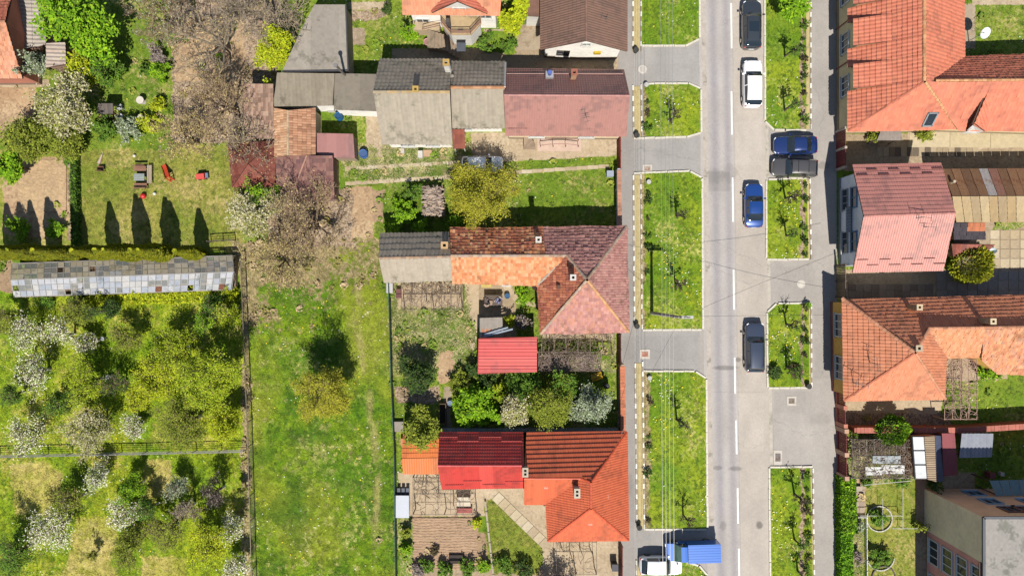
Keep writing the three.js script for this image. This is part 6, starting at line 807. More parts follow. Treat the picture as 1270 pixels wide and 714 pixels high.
// ================================================================ greenhouse of odd glass panes
{
  const h0 = 1.3, h1 = 2.3, nw = P(14, 327, h0), ne = P(288, 317, h0), rw = P(13, 347, h1), re = P(290, 337, h1), sw = P(17, 368, h0), se = P(287, 359, h0), out = [nw, ne, re, se, sw, rw];
  const t = house('long derelict greenhouse glazed with odd panes, some missing', 'greenhouse', 'greenhouse', out), Q = mulberry(501), fr = C(176, 170, 164);
  const cl = new THREE.MeshPhysicalMaterial({ color: col3([0.9, 0.92, 0.9]), transmission: 0.85, thickness: 0, roughness: 0.25, side: THREE.DoubleSide }), milk = [[192, 194, 202], [200, 200, 206], [184, 188, 198], [204, 202, 202], [176, 182, 194], [194, 196, 198]].map(c => new THREE.MeshPhysicalMaterial({ color: col3(mul(C(...c), 1.25)), map: mossT, transmission: 0.2, thickness: 0, roughness: 0.3, side: THREE.DoubleSide })), dusty = [[210, 196, 170], [204, 190, 166], [214, 202, 182]].map(c => new THREE.MeshPhysicalMaterial({ color: col3(mul(C(...c), 1.25)), map: mossT, transmission: 0.2, thickness: 0, roughness: 0.6, side: THREE.DoubleSide }));
  const rust = [[120, 72, 52]].map(c => new THREE.MeshStandardMaterial({ color: col3(C(...c)), roughness: 0.9, side: THREE.DoubleSide })), nC = 34, nR = 3;
  const L4 = (a, b, c, d, u, v) => a.clone().lerp(b, u).lerp(c.clone().lerp(d, u), v);
  for (const [side, a, b, c, d] of [[0, nw, ne, rw, re], [1, sw, se, rw, re]]) for (let i = 0; i < nC; i++) for (let j = 0; j < nR; j++) {
    const k = clamp(Q() * 0.7 + 0.3 * vn(i * 0.5, j * 0.4 + side * 9, 31), 0, 0.999); if (k < 0.15) continue; const g = 0.035, cu = q => q + 0.32 * vn(q * 0.9, side * 7, 61) - 0.16, u0 = clamp((cu(i) + g) / nC), u1 = clamp((cu(i + 1) - g) / nC), v0 = (j + 0.04) / nR, v1 = (j + 0.97) / nR, up = 0.035 + Q() * 0.03; const q = [L4(a, b, c, d, u0, v0), L4(a, b, c, d, u1, v0), L4(a, b, c, d, u1, v1), L4(a, b, c, d, u0, v1)]; q[0].y += up + 0.02; q[1].y += up + 0.02; q[2].y += up; q[3].y += up;
    const m = new MB(); m.quad(q[0], q[1], q[2], q[3]); const gg = m.geo(); gg.deleteAttribute('color'); const o = new THREE.Mesh(gg, side ? (k < 0.32 ? cl : k > 0.92 ? rust[0] : milk[Math.floor((Q() * 0.5 + vn(i * 0.3, j, 37) * 0.5) * milk.length)]) : (k < 0.4 ? cl : k < 0.86 ? dusty[Math.floor(Q() * 3)] : milk[3])); o.name = 'pane'; t.add(o); }
  for (let i = 0; i <= nC; i++) { const u = i / nC, k = new MB().color(mul(fr, rr(0.8, 1.1))), w = i % 4 ? 0.05 : 0.09; const a = L4(nw, ne, rw, re, u, 0), b = L4(nw, ne, rw, re, u, 1), c = L4(sw, se, rw, re, u, 0); k.bar(a, b, w, 0.06); k.bar(b, c, w, 0.06); k.build('rafter', M.wood, t); if (i % 4 === 0) for (const q of [a, c]) new MB().color(fr).box(q.x, q.y / 2, q.z, 0.09, q.y, 0.09).build('post', M.wood, t); }
  for (const [a, b] of [[nw, ne], [rw, re], [sw, se]]) new MB().color(fr).bar(a, b, 0.1, 0.08).build('rail', M.wood, t); for (const v of [1 / 3, 2 / 3]) for (const [a, b, c, d] of [[nw, ne, rw, re], [sw, se, rw, re]]) new MB().color(fr).bar(L4(a, b, c, d, 0, v), L4(a, b, c, d, 1, v), 0.05, 0.05).build('glazing_bar', M.wood, t);
  const wl = new MB().color(C(150, 130, 112)); for (const [a, b] of [[nw, ne], [sw, se], [nw, sw], [ne, se]]) { const d = V(b.x, 0, b.z).sub(V(a.x, 0, a.z)); wl.bar(V(a.x, 0.28, a.z), V(b.x, 0.28, b.z), 0.14, 0.56); } wl.build('base_wall', M.concrete, t);
  const bed = new MB().color(C(132, 104, 82)); bed.prism(inset([nw, ne, se, sw], 0.3), -0.02, 0.12); bed.build('soil_bed', M.concrete, t);
  for (const [x, y, r, h, lf] of [[40, 337, 10, 0.9, 'mid'], [95, 334, 12, 1.0, 'olive'], [150, 332, 10, 0.8, 'mid']]) shrub(x, y, r, h, lf === 'olive' ? 'yellow-green plant growing through the middle of the greenhouse' : x < 60 ? 'leafy plant inside the broken end of the greenhouse' : 'green plant under the dusty greenhouse panes', lf, 350, 'plants in the greenhouse');
}
// ================================================================ fences, walls, gates
function panelFence(name, label, category, pts, h, { panel = 1.8, c, post = c, cap, w = 0.06, slats = 0, postW = 0.1, plinth, y0 = 0 } = {}) { // along plan pixels
  const o0 = P(...pts[0]), t = thing(name, label, category, o0);
  for (let s = 0; s + 1 < pts.length; s++) { const A = P(...pts[s]).sub(o0), B = P(...pts[s + 1]).sub(o0), d = B.clone().sub(A), Ln = d.length(), n = Math.max(1, Math.round(Ln / panel)); d.divideScalar(Ln); const ang = Math.atan2(-d.z, d.x);
    for (let i = 0; i <= n; i++) { const p = A.clone().addScaledVector(d, Ln * i / n); if (i < n || s + 2 === pts.length) new MB().color(mul(post, rr(0.9, 1.08))).box(p.x, (h + 0.08) / 2, p.z, postW, h + 0.08, postW, ang).build('post', M.paint, t);
      if (i < n) { const m = A.clone().addScaledVector(d, Ln * (i + 0.5) / n), pw = Ln / n - postW; const pb = plinth ? 0.3 : 0.06;
        if (slats) for (let k = 0; k < slats; k++) new MB().color(mul(c, rr(0.85, 1.12))).box(m.x + d.x * pw * ((k + 0.5) / slats - 0.5), pb + (h - pb) / 2, m.z + d.z * pw * ((k + 0.5) / slats - 0.5), pw / slats * 0.82, h - pb, w, ang).build('slat', M.paint, t); else new MB().color(mul(c, rr(0.92, 1.06))).box(m.x, pb + (h - pb) / 2, m.z, pw, h - pb, w, ang).build('panel', M.paint, t);
        if (plinth) new MB().color(plinth).box(m.x, 0.15, m.z, pw, 0.3, w + 0.12, ang).build('plinth', M.plaster, t);
        if (cap) { const nc = Math.max(1, Math.round(Ln / n / 0.35)); for (let k = 0; k < nc; k++) { const q = A.clone().addScaledVector(d, Ln * (i + (k + 0.5) / nc) / n); new MB().color(mul(cap, rr(0.85, 1.12))).box(q.x, h + 0.1 + rr(-0.01, 0.01), q.z, Ln / n / nc * 0.95, 0.07, w + 0.18, ang).build('cap_tile', M.tile, t); } } } } }
  return t;
}
function wireFence(name, label, pts, h, c, wires = 4, gap = 2.4) { const o0 = P(...pts[0]), t = thing(name, label, 'fence', o0); for (let s = 0; s + 1 < pts.length; s++) { const A = P(...pts[s]).sub(o0), B = P(...pts[s + 1]).sub(o0), d = B.clone().sub(A), Ln = d.length(), n = Math.round(Ln / gap); d.divideScalar(Ln); for (let i = 0; i <= n; i++) { const p = A.clone().addScaledVector(d, Ln * i / n); new MB().color(mul(c, rr(0.85, 1.1))).tube(V(p.x, -0.1, p.z), V(p.x + rr(-.03, .03), h + 0.05, p.z + rr(-.03, .03)), 0.05, 0.05, 6).build('post', M.paint, t); } for (let k = 0; k < wires; k++) { const y = h * (k + 1) / wires; new MB().color(c).bar(V(A.x, y, A.z), V(B.x, y, B.z), k === wires - 1 ? 0.07 : 0.03).build(k === wires - 1 ? 'top_rail' : 'wire', M.steel, t); } } return t; }
wireFence('wire_fence', 'long wire fence between the orchards and the meadow', [[305, 322], [313, 520], [320, 760]], 1.5, C(150, 136, 118), 5);
wireFence('wire_fence', 'low grey wire fence dividing the upper and lower orchard', [[-60, 565], [120, 561], [306, 557]], 1.2, C(176, 172, 166), 4);
wireFence('wire_fence', 'short wire fence at the corner of the play lawn', [[262, 300], [292, 298]], 1.1, C(120, 108, 96), 3, 1);
panelFence('panel_fence', 'dark green sheet fence between the meadow and the yards', 'fence', [[484, 350], [487, 468], [491, 560], [493, 760]], 1.25, { c: C(38, 86, 76), post: C(60, 80, 74), panel: 2 });
panelFence('metal_gate', 'red lattice gate beside the maroon house', 'gate', [[767, 170], [767, 212]], 1.6, { c: C(176, 70, 56), post: C(150, 60, 50), slats: 8, panel: 1.6 });
panelFence('yard_wall', 'whitewashed yard wall with brick cap on the pavement', 'wall', [[765, 214], [766, 281]], 1.5, { c: C(206, 210, 220), cap: C(206, 150, 124), w: 0.22, postW: 0.3 });
panelFence('metal_gate', 'dark red metal gate beside the pyramid hip roof', 'gate', [[767, 413], [767, 450]], 1.7, { c: C(112, 44, 40), post: C(96, 40, 38), slats: 8, panel: 1.4 });
panelFence('yard_wall', 'plastered wall with orange tile cap by the silver tree', 'wall', [[769, 452], [770, 534]], 1.6, { c: C(206, 170, 140), cap: C(222, 134, 96), w: 0.3, postW: 0.36 });
panelFence('metal_gate', 'brown red gate below the orange house', 'gate', [[769, 671], [769, 740]], 1.7, { c: C(140, 70, 56), post: C(124, 60, 50), slats: 8, panel: 1.6 });
panelFence('metal_gate', 'maroon metal gate between red tile house and white house', 'gate', [[1037.5, 164], [1037.5, 211]], 2.0, { c: C(140, 44, 50), post: C(206, 190, 172), slats: 9, panel: 1.85, postW: 0.22 });
panelFence('wooden_gate', 'weathered wooden gate below the white house', 'gate', [[1037.5, 329], [1037.5, 368]], 2.0, { c: C(140, 116, 94), post: C(110, 92, 78), slats: 9, panel: 1.5, postW: 0.16 });
panelFence('panel_fence', 'red iron fence with masonry pillars below the terracotta hip house', 'fence', [[1038, 480], [1038.5, 524]], 1.8, { c: C(150, 50, 52), post: C(206, 130, 104), slats: 8, panel: 1.7, postW: 0.36, plinth: C(206, 130, 104) });
panelFence('panel_fence', 'dark red fence in front of the pergola', 'fence', [[1039, 530], [1039.5, 587]], 1.9, { c: C(134, 44, 48), post: C(216, 170, 140), slats: 8, panel: 2.2, postW: 0.4, plinth: C(150, 60, 56) });
panelFence('yard_wall', 'pinkish brick wall with tile cap running along the shaded yard', 'wall', [[1052, 529], [1180, 529], [1330, 520]], 1.7, { c: C(196, 110, 90), cap: C(206, 124, 106), w: 0.34, postW: 0.4, panel: 2.4 });
panelFence('yard_wall', 'low concrete wall behind the crimson barn and orange house', 'wall', [[549, 531], [764, 531]], 0.9, { c: C(170, 176, 178), w: 0.2, postW: 0.24, panel: 2.4, cap: C(176, 182, 184) });
panelFence('picket_edge', 'white picket edging along the flower border', 'edging', [[1062, 640], [1073, 640], [1074, 760]], 0.45, { c: [0.7, 0.7, 0.68], slats: 7, panel: 1.0, w: 0.05, postW: 0.06 });
panelFence('panel_fence', 'low grey board fence along the wooden yard path', 'fence', [[574, 350], [575, 382]], 0.9, { c: C(176, 160, 130), slats: 6, panel: 1.2, w: 0.05 });
panelFence('yard_wall', 'low stone edge beside the triangular lawn', 'wall', [[602, 622], [606, 660], [612, 712]], 0.25, { c: C(186, 172, 152), w: 0.16, postW: 0.18, panel: 0.9 });
// ================================================================ street trees, verge shrubs, poles and wires
{
  const geos = [0, 1, 2].map(i => growTree({ h: 3.7, r: 0.75, seed: 900 + i, n: [50, 30, 80][i], leaf: ['purple', 'dark', 'mid'][i], size: 0.13, limbs: 4, depth: 2, trunk: 0.45, spread: 0.22, bark: 'dark' }));
  const spots = [[831, 150, 0, 'many-branched young tree on the small square verge'], [839, 268, 1, 'slender young tree on the long verge by the pole'], [838, 352, 0, 'slender young tree close to the utility pole'], [839, 520, 1, 'thin young tree on the verge facing the willow yard'], [847, 638, 0, 'thin curved young tree near the blue pickup'], [973, 70, 2, 'young tree on the verge beside the black estate'], [973, 137, 2, 'young tree on the verge beside the white hatchback'], [974, 246, 0, 'young tree next to the dark grey estate'], [975, 292, 2, 'young tree on the verge opposite the white house balcony'], [975, 402, 1, 'young tree on the verge beside the navy estate bonnet'], [975, 455, 2, 'fuller young tree beside the navy estate boot'], [985, 612, 0, 'young tree by the dark asphalt patch'], [985, 668, 2, 'young tree facing the clipped hedge'], [989, 707, 0, 'young tree at the bottom of the long verge']];
  spots.forEach(([x, y, g, lb], i) => { const b = P(x, y); b.y = 0.1; plant('young_street_tree', lb, 'tree', b, geos[g], 'young trees along the street verges', i * 1.3, 0.92 + (i % 4) * 0.05); });
  const sg = [0, 1, 2, 3].map(i => growTree({ h: 0.75, r: 0.42, seed: 950 + i, n: [130, 90, 150, 110][i], leaf: ['dark', 'purple', 'mid', 'dark'][i], size: 0.1, limbs: 6, depth: 1, trunk: 0.1, spread: 0.2, bark: 'dark' }));
  const rows = [[802, [127, 141, 157], 'small dark rose bush in the row on the small square verge'], [802.5, [240, 250, 271, 292, 308, 338], 'small dark rose bush in the row facing the terracotta house'], [804, [497, 541, 553, 586, 644], 'small dark rose bush in the row facing the orange house'], [995.5, [33, 50, 61, 75, 86, 97, 107, 117, 151], 'small dark rose bush in the row facing the red tile house'], [997.5, [231, 247, 261, 285, 300, 315], 'small dark rose bush in the row facing the white house'], [998, [381, 396, 409, 421, 440], 'small rose bush in the row facing the terracotta hip house'], [1000, [591, 606, 620, 633, 648, 662, 673, 690, 704], 'small rose bush in the row facing the street hedge']];
  let i = 0; for (const [x, ys, lb] of rows) for (const y of ys) { const b = P(x + rr(-1, 1) + (y > 560 && x > 900 ? (y - 590) * 0.012 : 0), y); b.y = 0.1; plant('rose_bush', lb, 'bush', b, sg[i % 4], lb.replace('small ', '').replace('dark ', '').replace('rose bush in the ', 'rose '), i * 1.7, 0.55 + (i * 7 % 5) * 0.13, ['stems', 'leaves']); i++; }
  shrub(962, 462, 9, 0.8, 'dark purple bush on the verge behind the navy estate', 'dark', 300, null, { y0: 0.1 }); shrub(986, 461, 11, 0.7, 'reddish-green bush on the verge corner', 'purple', 220, null, { y0: 0.1 }); shrub(1000, 380, 5, 0.8, 'bright little bush at the verge corner', 'bright', 160, null, { y0: 0.1 });
  // concrete utility pole with cross-arm
  const b = P(808, 388), p = thing('utility_pole', 'grey concrete utility pole leaning over the long verge', 'pole', V(b.x, 0.1, b.z)), top = V(0.75, 9.6, 0.05); new MB().color(C(196, 190, 182)).tube(V(0, -0.2, 0), top, 0.17, 0.11, 10).build('shaft', M.concrete, p); new MB().color(C(110, 104, 98)).bar(V(top.x - 0.75, 9.2, top.z), V(top.x + 0.75, 9.2, top.z), 0.1, 0.12).build('cross_arm', M.wood, p); for (const x of [-0.65, -0.3, 0.3, 0.65]) new MB().color(C(226, 226, 222)).tube(V(top.x + x, 9.25, top.z), V(top.x + x, 9.45, top.z), 0.05, 0.035, 8).build('insulator', M.paint, p);
  new MB().color(C(206, 206, 204)).box(top.x + 0.5, 8.8, top.z, 1.1, 0.12, 0.24).build('lamp_head', M.paint, p);
  const wires = [[820, 823, 8.8, 'lowest street cable beside the verge'], [826, 827, 9.4, 'second overhead wire of the street line'], [830.5, 832, 9.45, 'third overhead wire of the street line'], [835, 837, 9.4, 'outermost overhead wire above the verge']];
  for (const [x0, x1, h, lb] of wires) { const k = new MB().color(C(206, 204, 200)); let pr = null; const n = 24, A = P(x0, -80, h), B = P(x1, 800, h); for (let s = 0; s <= n; s++) { const u = s / n, w = Math.abs(((u * 2.2) % 1) - 0.5); const q = A.clone().lerp(B, u); q.y = h - 0.35 + w * 0.5; if (pr) k.bar(pr, q, 0.02); pr = q; } const o = k.build('overhead_wire', M.steel); tag(o, lb, 'wire', 'overhead wires along the street'); }
  for (const [x, y, h, lb] of [[1046, 310, 4.0, 'service wire crossing the road to the white house'], [1046, 390, 3.6, 'service wire crossing the road to the terracotta hip house'], [776, 330, 3.8, 'service wire from the pole to the terracotta house'], [770, 540, 3.6, 'service wire from the pole to the orange house']]) { const A = V(b.x + 0.75, 9.2, b.z), B = P(x, y, h), k = new MB().color(C(90, 88, 90)); let pr = null; for (let s = 0; s <= 10; s++) { const u = s / 10, q = A.clone().lerp(B, u); q.y -= Math.sin(u * Math.PI) * 0.5; if (pr) k.bar(pr, q, 0.02); pr = q; } tag(k.build('service_wire', M.steel), lb, 'wire', 'service wires from the pole'); }
  // lids, drains, markers, black pots at the ends of the strips
  const lid = (x, y, r, c, lb, sq) => { const q = P(x, y), o = thing(sq ? 'drain_grate' : 'manhole_cover', lb, sq ? 'drain' : 'manhole', V(q.x, 0.02, q.z)); if (sq) { new MB().color(C(222, 212, 200)).box(0, 0.01, 0, sq[0], 0.03, sq[1]).build('surround', M.concrete, o); new MB().color(c).box(0, 0.02, 0, sq[0] * 0.62, 0.034, sq[1] * 0.55).build('grate', M.rust, o); } else { new MB().color(C(224, 216, 206)).tube(V(0, -0.02, 0), V(0, 0.018, 0), r, r, 24).build('collar', M.concrete, o); new MB().color(c).tube(V(0, 0, 0), V(0, 0.03, 0), r * 0.62, r * 0.62, 24).build('lid', M.metal, o); } };
  lid(797, 86, 0.42, C(206, 198, 188), 'round concrete manhole cover on the driveway by the brown house'); lid(994, 352, 0.4, C(228, 218, 204), 'pale round manhole cover near the wooden gate'); lid(800, 439, 0, C(206, 150, 130), 'rusty square drain in a white surround on the driveway', [0.95, 0.9]); lid(803, 209, 0, C(196, 176, 160), 'pale square drain at the head of the long verge', [0.9, 0.75]); lid(982, 497, 0, C(150, 140, 130), 'square grey inspection cover on the pavement', [0.9, 0.9]); lid(1036 - 71, 567, 0, C(140, 130, 126), 'dark square asphalt cover above the lower verge', [0.8, 1.4]);
  for (const [x, y, lb] of [[804, 226, 'grey concrete marker cap near the pale square drain'], [805, 468, 'grey concrete marker cap near the rusty drain'], [801, 106, 'grey concrete marker cap on the small square verge']]) { const q = P(x, y), o = thing('marker_post', lb, 'marker', V(q.x, 0.1, q.z), 0, 'concrete marker caps on the verges'); new MB().color(C(176, 172, 168)).tube(V(0, -0.05, 0), V(0, 0.3, 0), 0.2, 0.18, 12).build('base', M.concrete, o); new MB().color(C(210, 208, 204)).tube(V(0, 0.3, 0), V(0, 0.36, 0), 0.23, 0.2, 12).build('cap', M.concrete, o); }
  for (const [x, y, lb] of [[788, 64, 'black bin at the strip end by the brown house'], [789, 169, 'black bin at the strip end by the small square verge'], [789, 404, 'black bin at the strip end by the terracotta house'], [792, 652, 'black bin at the strip end by the white compact car'], [1001, 478, 'black bin at the verge end by the grey inspection cover']]) { const q = P(x, y), o = thing('litter_bin', lb, 'bin', V(q.x, 0.05, q.z), 0, 'black bins at the strip ends'); new MB().color([0.02, 0.02, 0.02]).tube(V(0, 0, 0), V(0, 0.55, 0), 0.2, 0.24, 12).build('bucket', M.rubber, o); new MB().color([0.035, 0.033, 0.03]).tube(V(0, 0.55, 0), V(0, 0.6, 0), 0.27, 0.25, 12).build('rim', M.rubber, o); }
}

// ================================================================ pergolas and trellises with leafless vines
function pergola(name, label, x0, y0, x1, y1, h, nx, ny, c, vines, w = 0.05, vc = C(140, 120, 104)) {
  const A = P(x0, y0, h), B = P(x1, y1, h), t = thing(name, label, 'pergola', V(A.x, 0, A.z)), W = B.x - A.x, D = B.z - A.z, Q = mulberry(x0 * 7 + y0);
  for (let i = 0; i <= nx; i++) new MB().color(mul(c, rr(0.85, 1.1))).bar(V(W * i / nx, h, 0), V(W * i / nx, h, D), w).build('crossbar', M.wood, t); for (let j = 0; j <= ny; j++) new MB().color(mul(c, rr(0.85, 1.1))).bar(V(0, h - w, D * j / ny), V(W, h - w, D * j / ny), w).build('rail', M.wood, t);
  for (const [u, v] of [[0, 0], [1, 0], [0, 1], [1, 1], [0.5, 0], [0.5, 1]]) new MB().color(c).box(W * u, h / 2, D * v, 0.08, h, 0.08).build('post', M.wood, t);
  if (vines) { const k = new MB(); for (let i = 0; i < vines; i++) { k.color(mul(vc, 0.7 + 0.6 * Q())); let p = V(W * Q(), h + 0.03, D * Q()), a = Q() * 6.283; const n = 3 + Math.floor(Q() * 5); let r = 0.02 + Q() * 0.02; for (let s = 0; s < n; s++) { a += (Q() - 0.5) * 1.6; const q = V(clamp(p.x + Math.cos(a) * 0.35, 0, W), h + 0.03 + (Q() - 0.3) * 0.22, clamp(p.z + Math.sin(a) * 0.35, 0, D)); k.tube(p, q, r, r * 0.75, 3, false); p = q; r *= 0.78; } } const s = V(0.1, 0, D * 0.5); for (let i = 0; i < 4; i++) { const b = V(W * (i + 0.5) / 4, 0, D * (0.2 + 0.6 * Q())); k.color(vc); k.tube(b, V(b.x + 0.1, h, b.z + 0.1), 0.05, 0.03, 5); } const m = k.build('vine', M.bark, t); m.userData.kind = 'stuff'; }
  return t;
}
pergola('vine_pergola', 'steel pergola with dense leafless vines behind the dark red fence', 1057, 545, 1131, 593, 2.3, 8, 5, C(196, 190, 184), 420, 0.05); pergola('vine_pergola', 'pergola of thin rails with bare vines over the pale courtyard', 498, 352, 572, 384, 2.1, 6, 2, C(150, 136, 120), 150, 0.04); pergola('vine_pergola', 'wire pergola with bare vines below the crimson barn', 512, 592, 590, 638, 2.0, 5, 3, C(140, 122, 108), 90, 0.035); pergola('vine_pergola', 'stick trellis with bare climbing stems in the shaded yard', 1172, 446, 1212, 520, 2.0, 4, 5, C(206, 170, 150), 130, 0.05, C(200, 166, 150)); pergola('vine_pergola', 'low bare vine trellis along the garden below the pyramid hip', 672, 414, 762, 440, 1.6, 6, 1, C(176, 160, 140), 110, 0.04); pergola('vine_pergola', 'dense tangle of bare vines beside the red canopy', 668, 436, 745, 460, 1.5, 6, 2, C(150, 130, 116), 380, 0.04, C(166, 144, 132)); pergola('vine_pergola', 'thin wire frame with stems over the lower courtyard', 690, 672, 740, 712, 2.0, 3, 1, C(120, 110, 104), 24, 0.03);
{ // pale sheets lying over part of the steel pergola
  for (const [x, y, w, d, lb] of [[1084, 584, 1.5, 0.75, 'crumpled pale plastic sheet on the pergola near the fence'], [1108, 582, 2.1, 0.8, 'larger crumpled white plastic sheet on the pergola'], [1100, 570, 2.6, 0.7, 'clear corrugated plastic panel on the steel pergola']]) { const p = P(x, y, 2.4), k = new MB().color(lb[0] === 'c' && lb[1] === 'l' ? C(176, 182, 186) : C(232, 230, 226)), n = 8, hgt = (i, j) => 2.4 + 0.12 * vn(i * 0.9 + x, j * 1.1, 3); for (let i = 0; i < n; i++) for (let j = 0; j < 4; j++) { const q = (a, b) => V((a / n - 0.5) * w, hgt(a, b) - 2.4, (b / 4 - 0.5) * d); k.quad(q(i, j), q(i, j + 1), q(i + 1, j + 1), q(i + 1, j)); } const o = k.build('plastic_sheet', M.paint); o.position.set(p.x, 2.36, p.z); tag(o, lb, 'sheet', 'sheets on the pergola'); }
}
// ================================================================ firewood, play things, garden clutter
{
  const c = P(538, 250, 0.6), t = thing('firewood_stack', 'stack of grey split firewood beside the yellow-green tree', 'firewood', V(c.x, 0, c.z)), Q = mulberry(71), k = new MB(); for (let i = 0; i < 520; i++) { k.color(mul(pick([C(176, 156, 142), C(196, 178, 164), C(146, 126, 114), C(206, 180, 160)]), 0.8 + 0.4 * Q())); const lay = i < 260 ? 1 : 0, y = lay ? 1.15 + Q() * 0.16 : Q() * 1.15, x = (Q() - 0.5) * 1.9, z = (Q() - 0.5) * 2.7, a = Q() * 0.7 - 0.35 + (Q() < 0.25 ? 1.4 : 0); if (!lay && Math.abs(x) < 0.75 && Math.abs(z) < 1.1) continue; k.tube(V(x - Math.cos(a) * 0.17, y, z - Math.sin(a) * 0.17), V(x + Math.cos(a) * 0.17, y + (Q() - 0.5) * 0.06, z + Math.sin(a) * 0.17), 0.07, 0.06, 5); } const m = k.build('log', M.wood, t); m.userData.kind = 'stuff'; new MB().color(C(140, 120, 106)).box(0, 0.56, 0, 1.5, 1.12, 2.2).build('stack_core', M.wood, t);
}
const at = (x, y, h = 0) => { const q = P(x, y, h); return V(q.x, 0, q.z); };
function bench(label, x, y, turn, L = 1.2, c = C(166, 120, 100), back = true) { const t = thing('garden_bench', label, 'bench', at(x, y, 0.4), turn); for (let i = 0; i < 3; i++) new MB().color(mul(c, rr(0.9, 1.1))).box(0, 0.44, -0.15 + i * 0.15, L, 0.05, 0.13).build('seat_board', M.wood, t); if (back) for (let i = 0; i < 2; i++) new MB().color(mul(c, rr(0.85, 1.05))).box(0, 0.62 + i * 0.16, 0.26, L, 0.12, 0.04).build('back_board', M.wood, t); for (const u of [-1, 1]) for (const v of [-1, 1]) new MB().color(mul(c, 0.7)).box(u * L * 0.44, 0.21, v * 0.17, 0.07, 0.42, 0.07).build('leg', M.wood, t); return t; }
bench('brown garden bench on the upper side of the grey table', 173, 209, Math.PI); bench('brown garden bench on the lower side of the grey table', 174, 230, 0); bench('plain pale plank bench standing beside the table set', 185, 216, Math.PI / 2, 1.7, C(190, 172, 150), false);
{ const t = thing('garden_table', 'grey plank garden table between two brown benches', 'table', at(172, 219.5, 0.7)); for (let i = 0; i < 4; i++) new MB().color(mul(C(160, 168, 168), rr(0.9, 1.1))).box(0, 0.72, -0.25 + i * 0.17, 1.0, 0.05, 0.15).build('board', M.wood, t); for (const u of [-1, 1]) for (const v of [-1, 1]) new MB().color(C(110, 90, 76)).box(u * 0.42, 0.35, v * 0.24, 0.08, 0.7, 0.08).build('leg', M.wood, t); }
{ const t = thing('toy_slide', 'orange plastic toy slide on the play lawn', 'slide', at(205, 212, 0.4), -1.05), k = new MB().color(C(238, 84, 40)), n = 8; for (let i = 0; i < n; i++) { const x0 = -0.75 + 1.5 * i / n, x1 = -0.75 + 1.5 * (i + 1) / n, f = x => 0.06 + 0.75 * Math.pow((x + 0.75) / 1.5, 1.3); k.quad(V(x0, f(x0), -0.2), V(x0, f(x0), 0.2), V(x1, f(x1), 0.2), V(x1, f(x1), -0.2)); for (const z of [-1, 1]) k.quad(V(x0, f(x0), z * 0.2), V(x1, f(x1), z * 0.2), V(x1, f(x1) + 0.14, z * 0.23), V(x0, f(x0) + 0.14, z * 0.23)); } k.build('chute', M.paint, t); for (const z of [-1, 1]) new MB().color(C(226, 70, 40)).bar(V(1.0, 0, z * 0.2), V(0.74, 0.95, z * 0.17), 0.07).build('ladder_leg', M.paint, t); for (let i = 0; i < 3; i++) new MB().color(C(226, 70, 40)).bar(V(0.95 - i * 0.08, 0.2 + i * 0.25, -0.2), V(0.95 - i * 0.08, 0.2 + i * 0.25, 0.2), 0.05).build('rung', M.paint, t); }
{ const t = thing('toy_car', 'red and grey ride-on toy car on the play lawn', 'toy car', at(251, 218, 0.3), 0.1); new MB().color(C(232, 70, 62)).box(-0.1, 0.3, 0.02, 0.8, 0.26, 0.55).build('body', M.paint, t); new MB().color(C(236, 90, 80)).box(-0.1, 0.7, 0.1, 0.75, 0.06, 0.5).build('roof', M.paint, t); for (const u of [-1, 1]) for (const v of [-1, 1]) { new MB().color(C(200, 60, 54)).box(-0.1 + u * 0.32, 0.55, 0.05 + v * 0.2, 0.05, 0.3, 0.05).build('pillar', M.paint, t); new MB().color([0.02, 0.02, 0.02]).tube(V(-0.1 + u * 0.28, 0.14, v * 0.26), V(-0.1 + u * 0.28, 0.14, v * 0.34), 0.14, 0.14, 12).build('wheel', M.rubber, t); } new MB().color(C(120, 136, 166)).box(0.42, 0.28, 0, 0.24, 0.3, 0.45).build('box', M.paint, t); }
function ball(label, x, y, r, c) { const o = new THREE.Mesh(new THREE.SphereGeometry(r, 18, 12), new THREE.MeshStandardMaterial({ color: col3(c), roughness: 0.5 })); o.name = numbered('play_ball'); const q = P(x, y, r); o.position.set(q.x, r, q.z); scene.add(o); tag(o, label, 'ball'); }
ball('red play ball at the tip of the tallest thuja shadow', 177, 243, 0.26, C(226, 40, 50)); ball('small white ball on the lawn beside the red ball', 191, 240, 0.16, C(226, 232, 226)); ball('white ball above the garden benches', 166, 193, 0.15, C(236, 226, 220));
{ const t = thing('garden_chair', 'small brown wooden chair on the play lawn', 'chair', at(124, 209, 0.4)); new MB().color(C(130, 84, 66)).box(0, 0.4, 0, 0.6, 0.05, 0.45).build('seat', M.wood, t); new MB().color(C(110, 70, 56)).box(0, 0.65, 0.22, 0.6, 0.45, 0.05).build('backrest', M.wood, t); for (const u of [-1, 1]) for (const v of [-1, 1]) new MB().color(C(96, 62, 50)).box(u * 0.26, 0.19, v * 0.18, 0.05, 0.38, 0.05).build('leg', M.wood, t); const s = thing('parasol', 'faded pink folded parasol lying on the play lawn', 'parasol', at(124, 197, 0.1), 1.2); new MB().color(C(224, 196, 184)).tube(V(-0.45, 0.12, 0), V(0.45, 0.12, 0), 0.16, 0.05, 9).build('cloth', M.flat, s); new MB().color(C(190, 180, 170)).tube(V(-0.7, 0.1, 0), V(0.75, 0.1, 0), 0.025, 0.025, 6).build('pole', M.paint, s); }
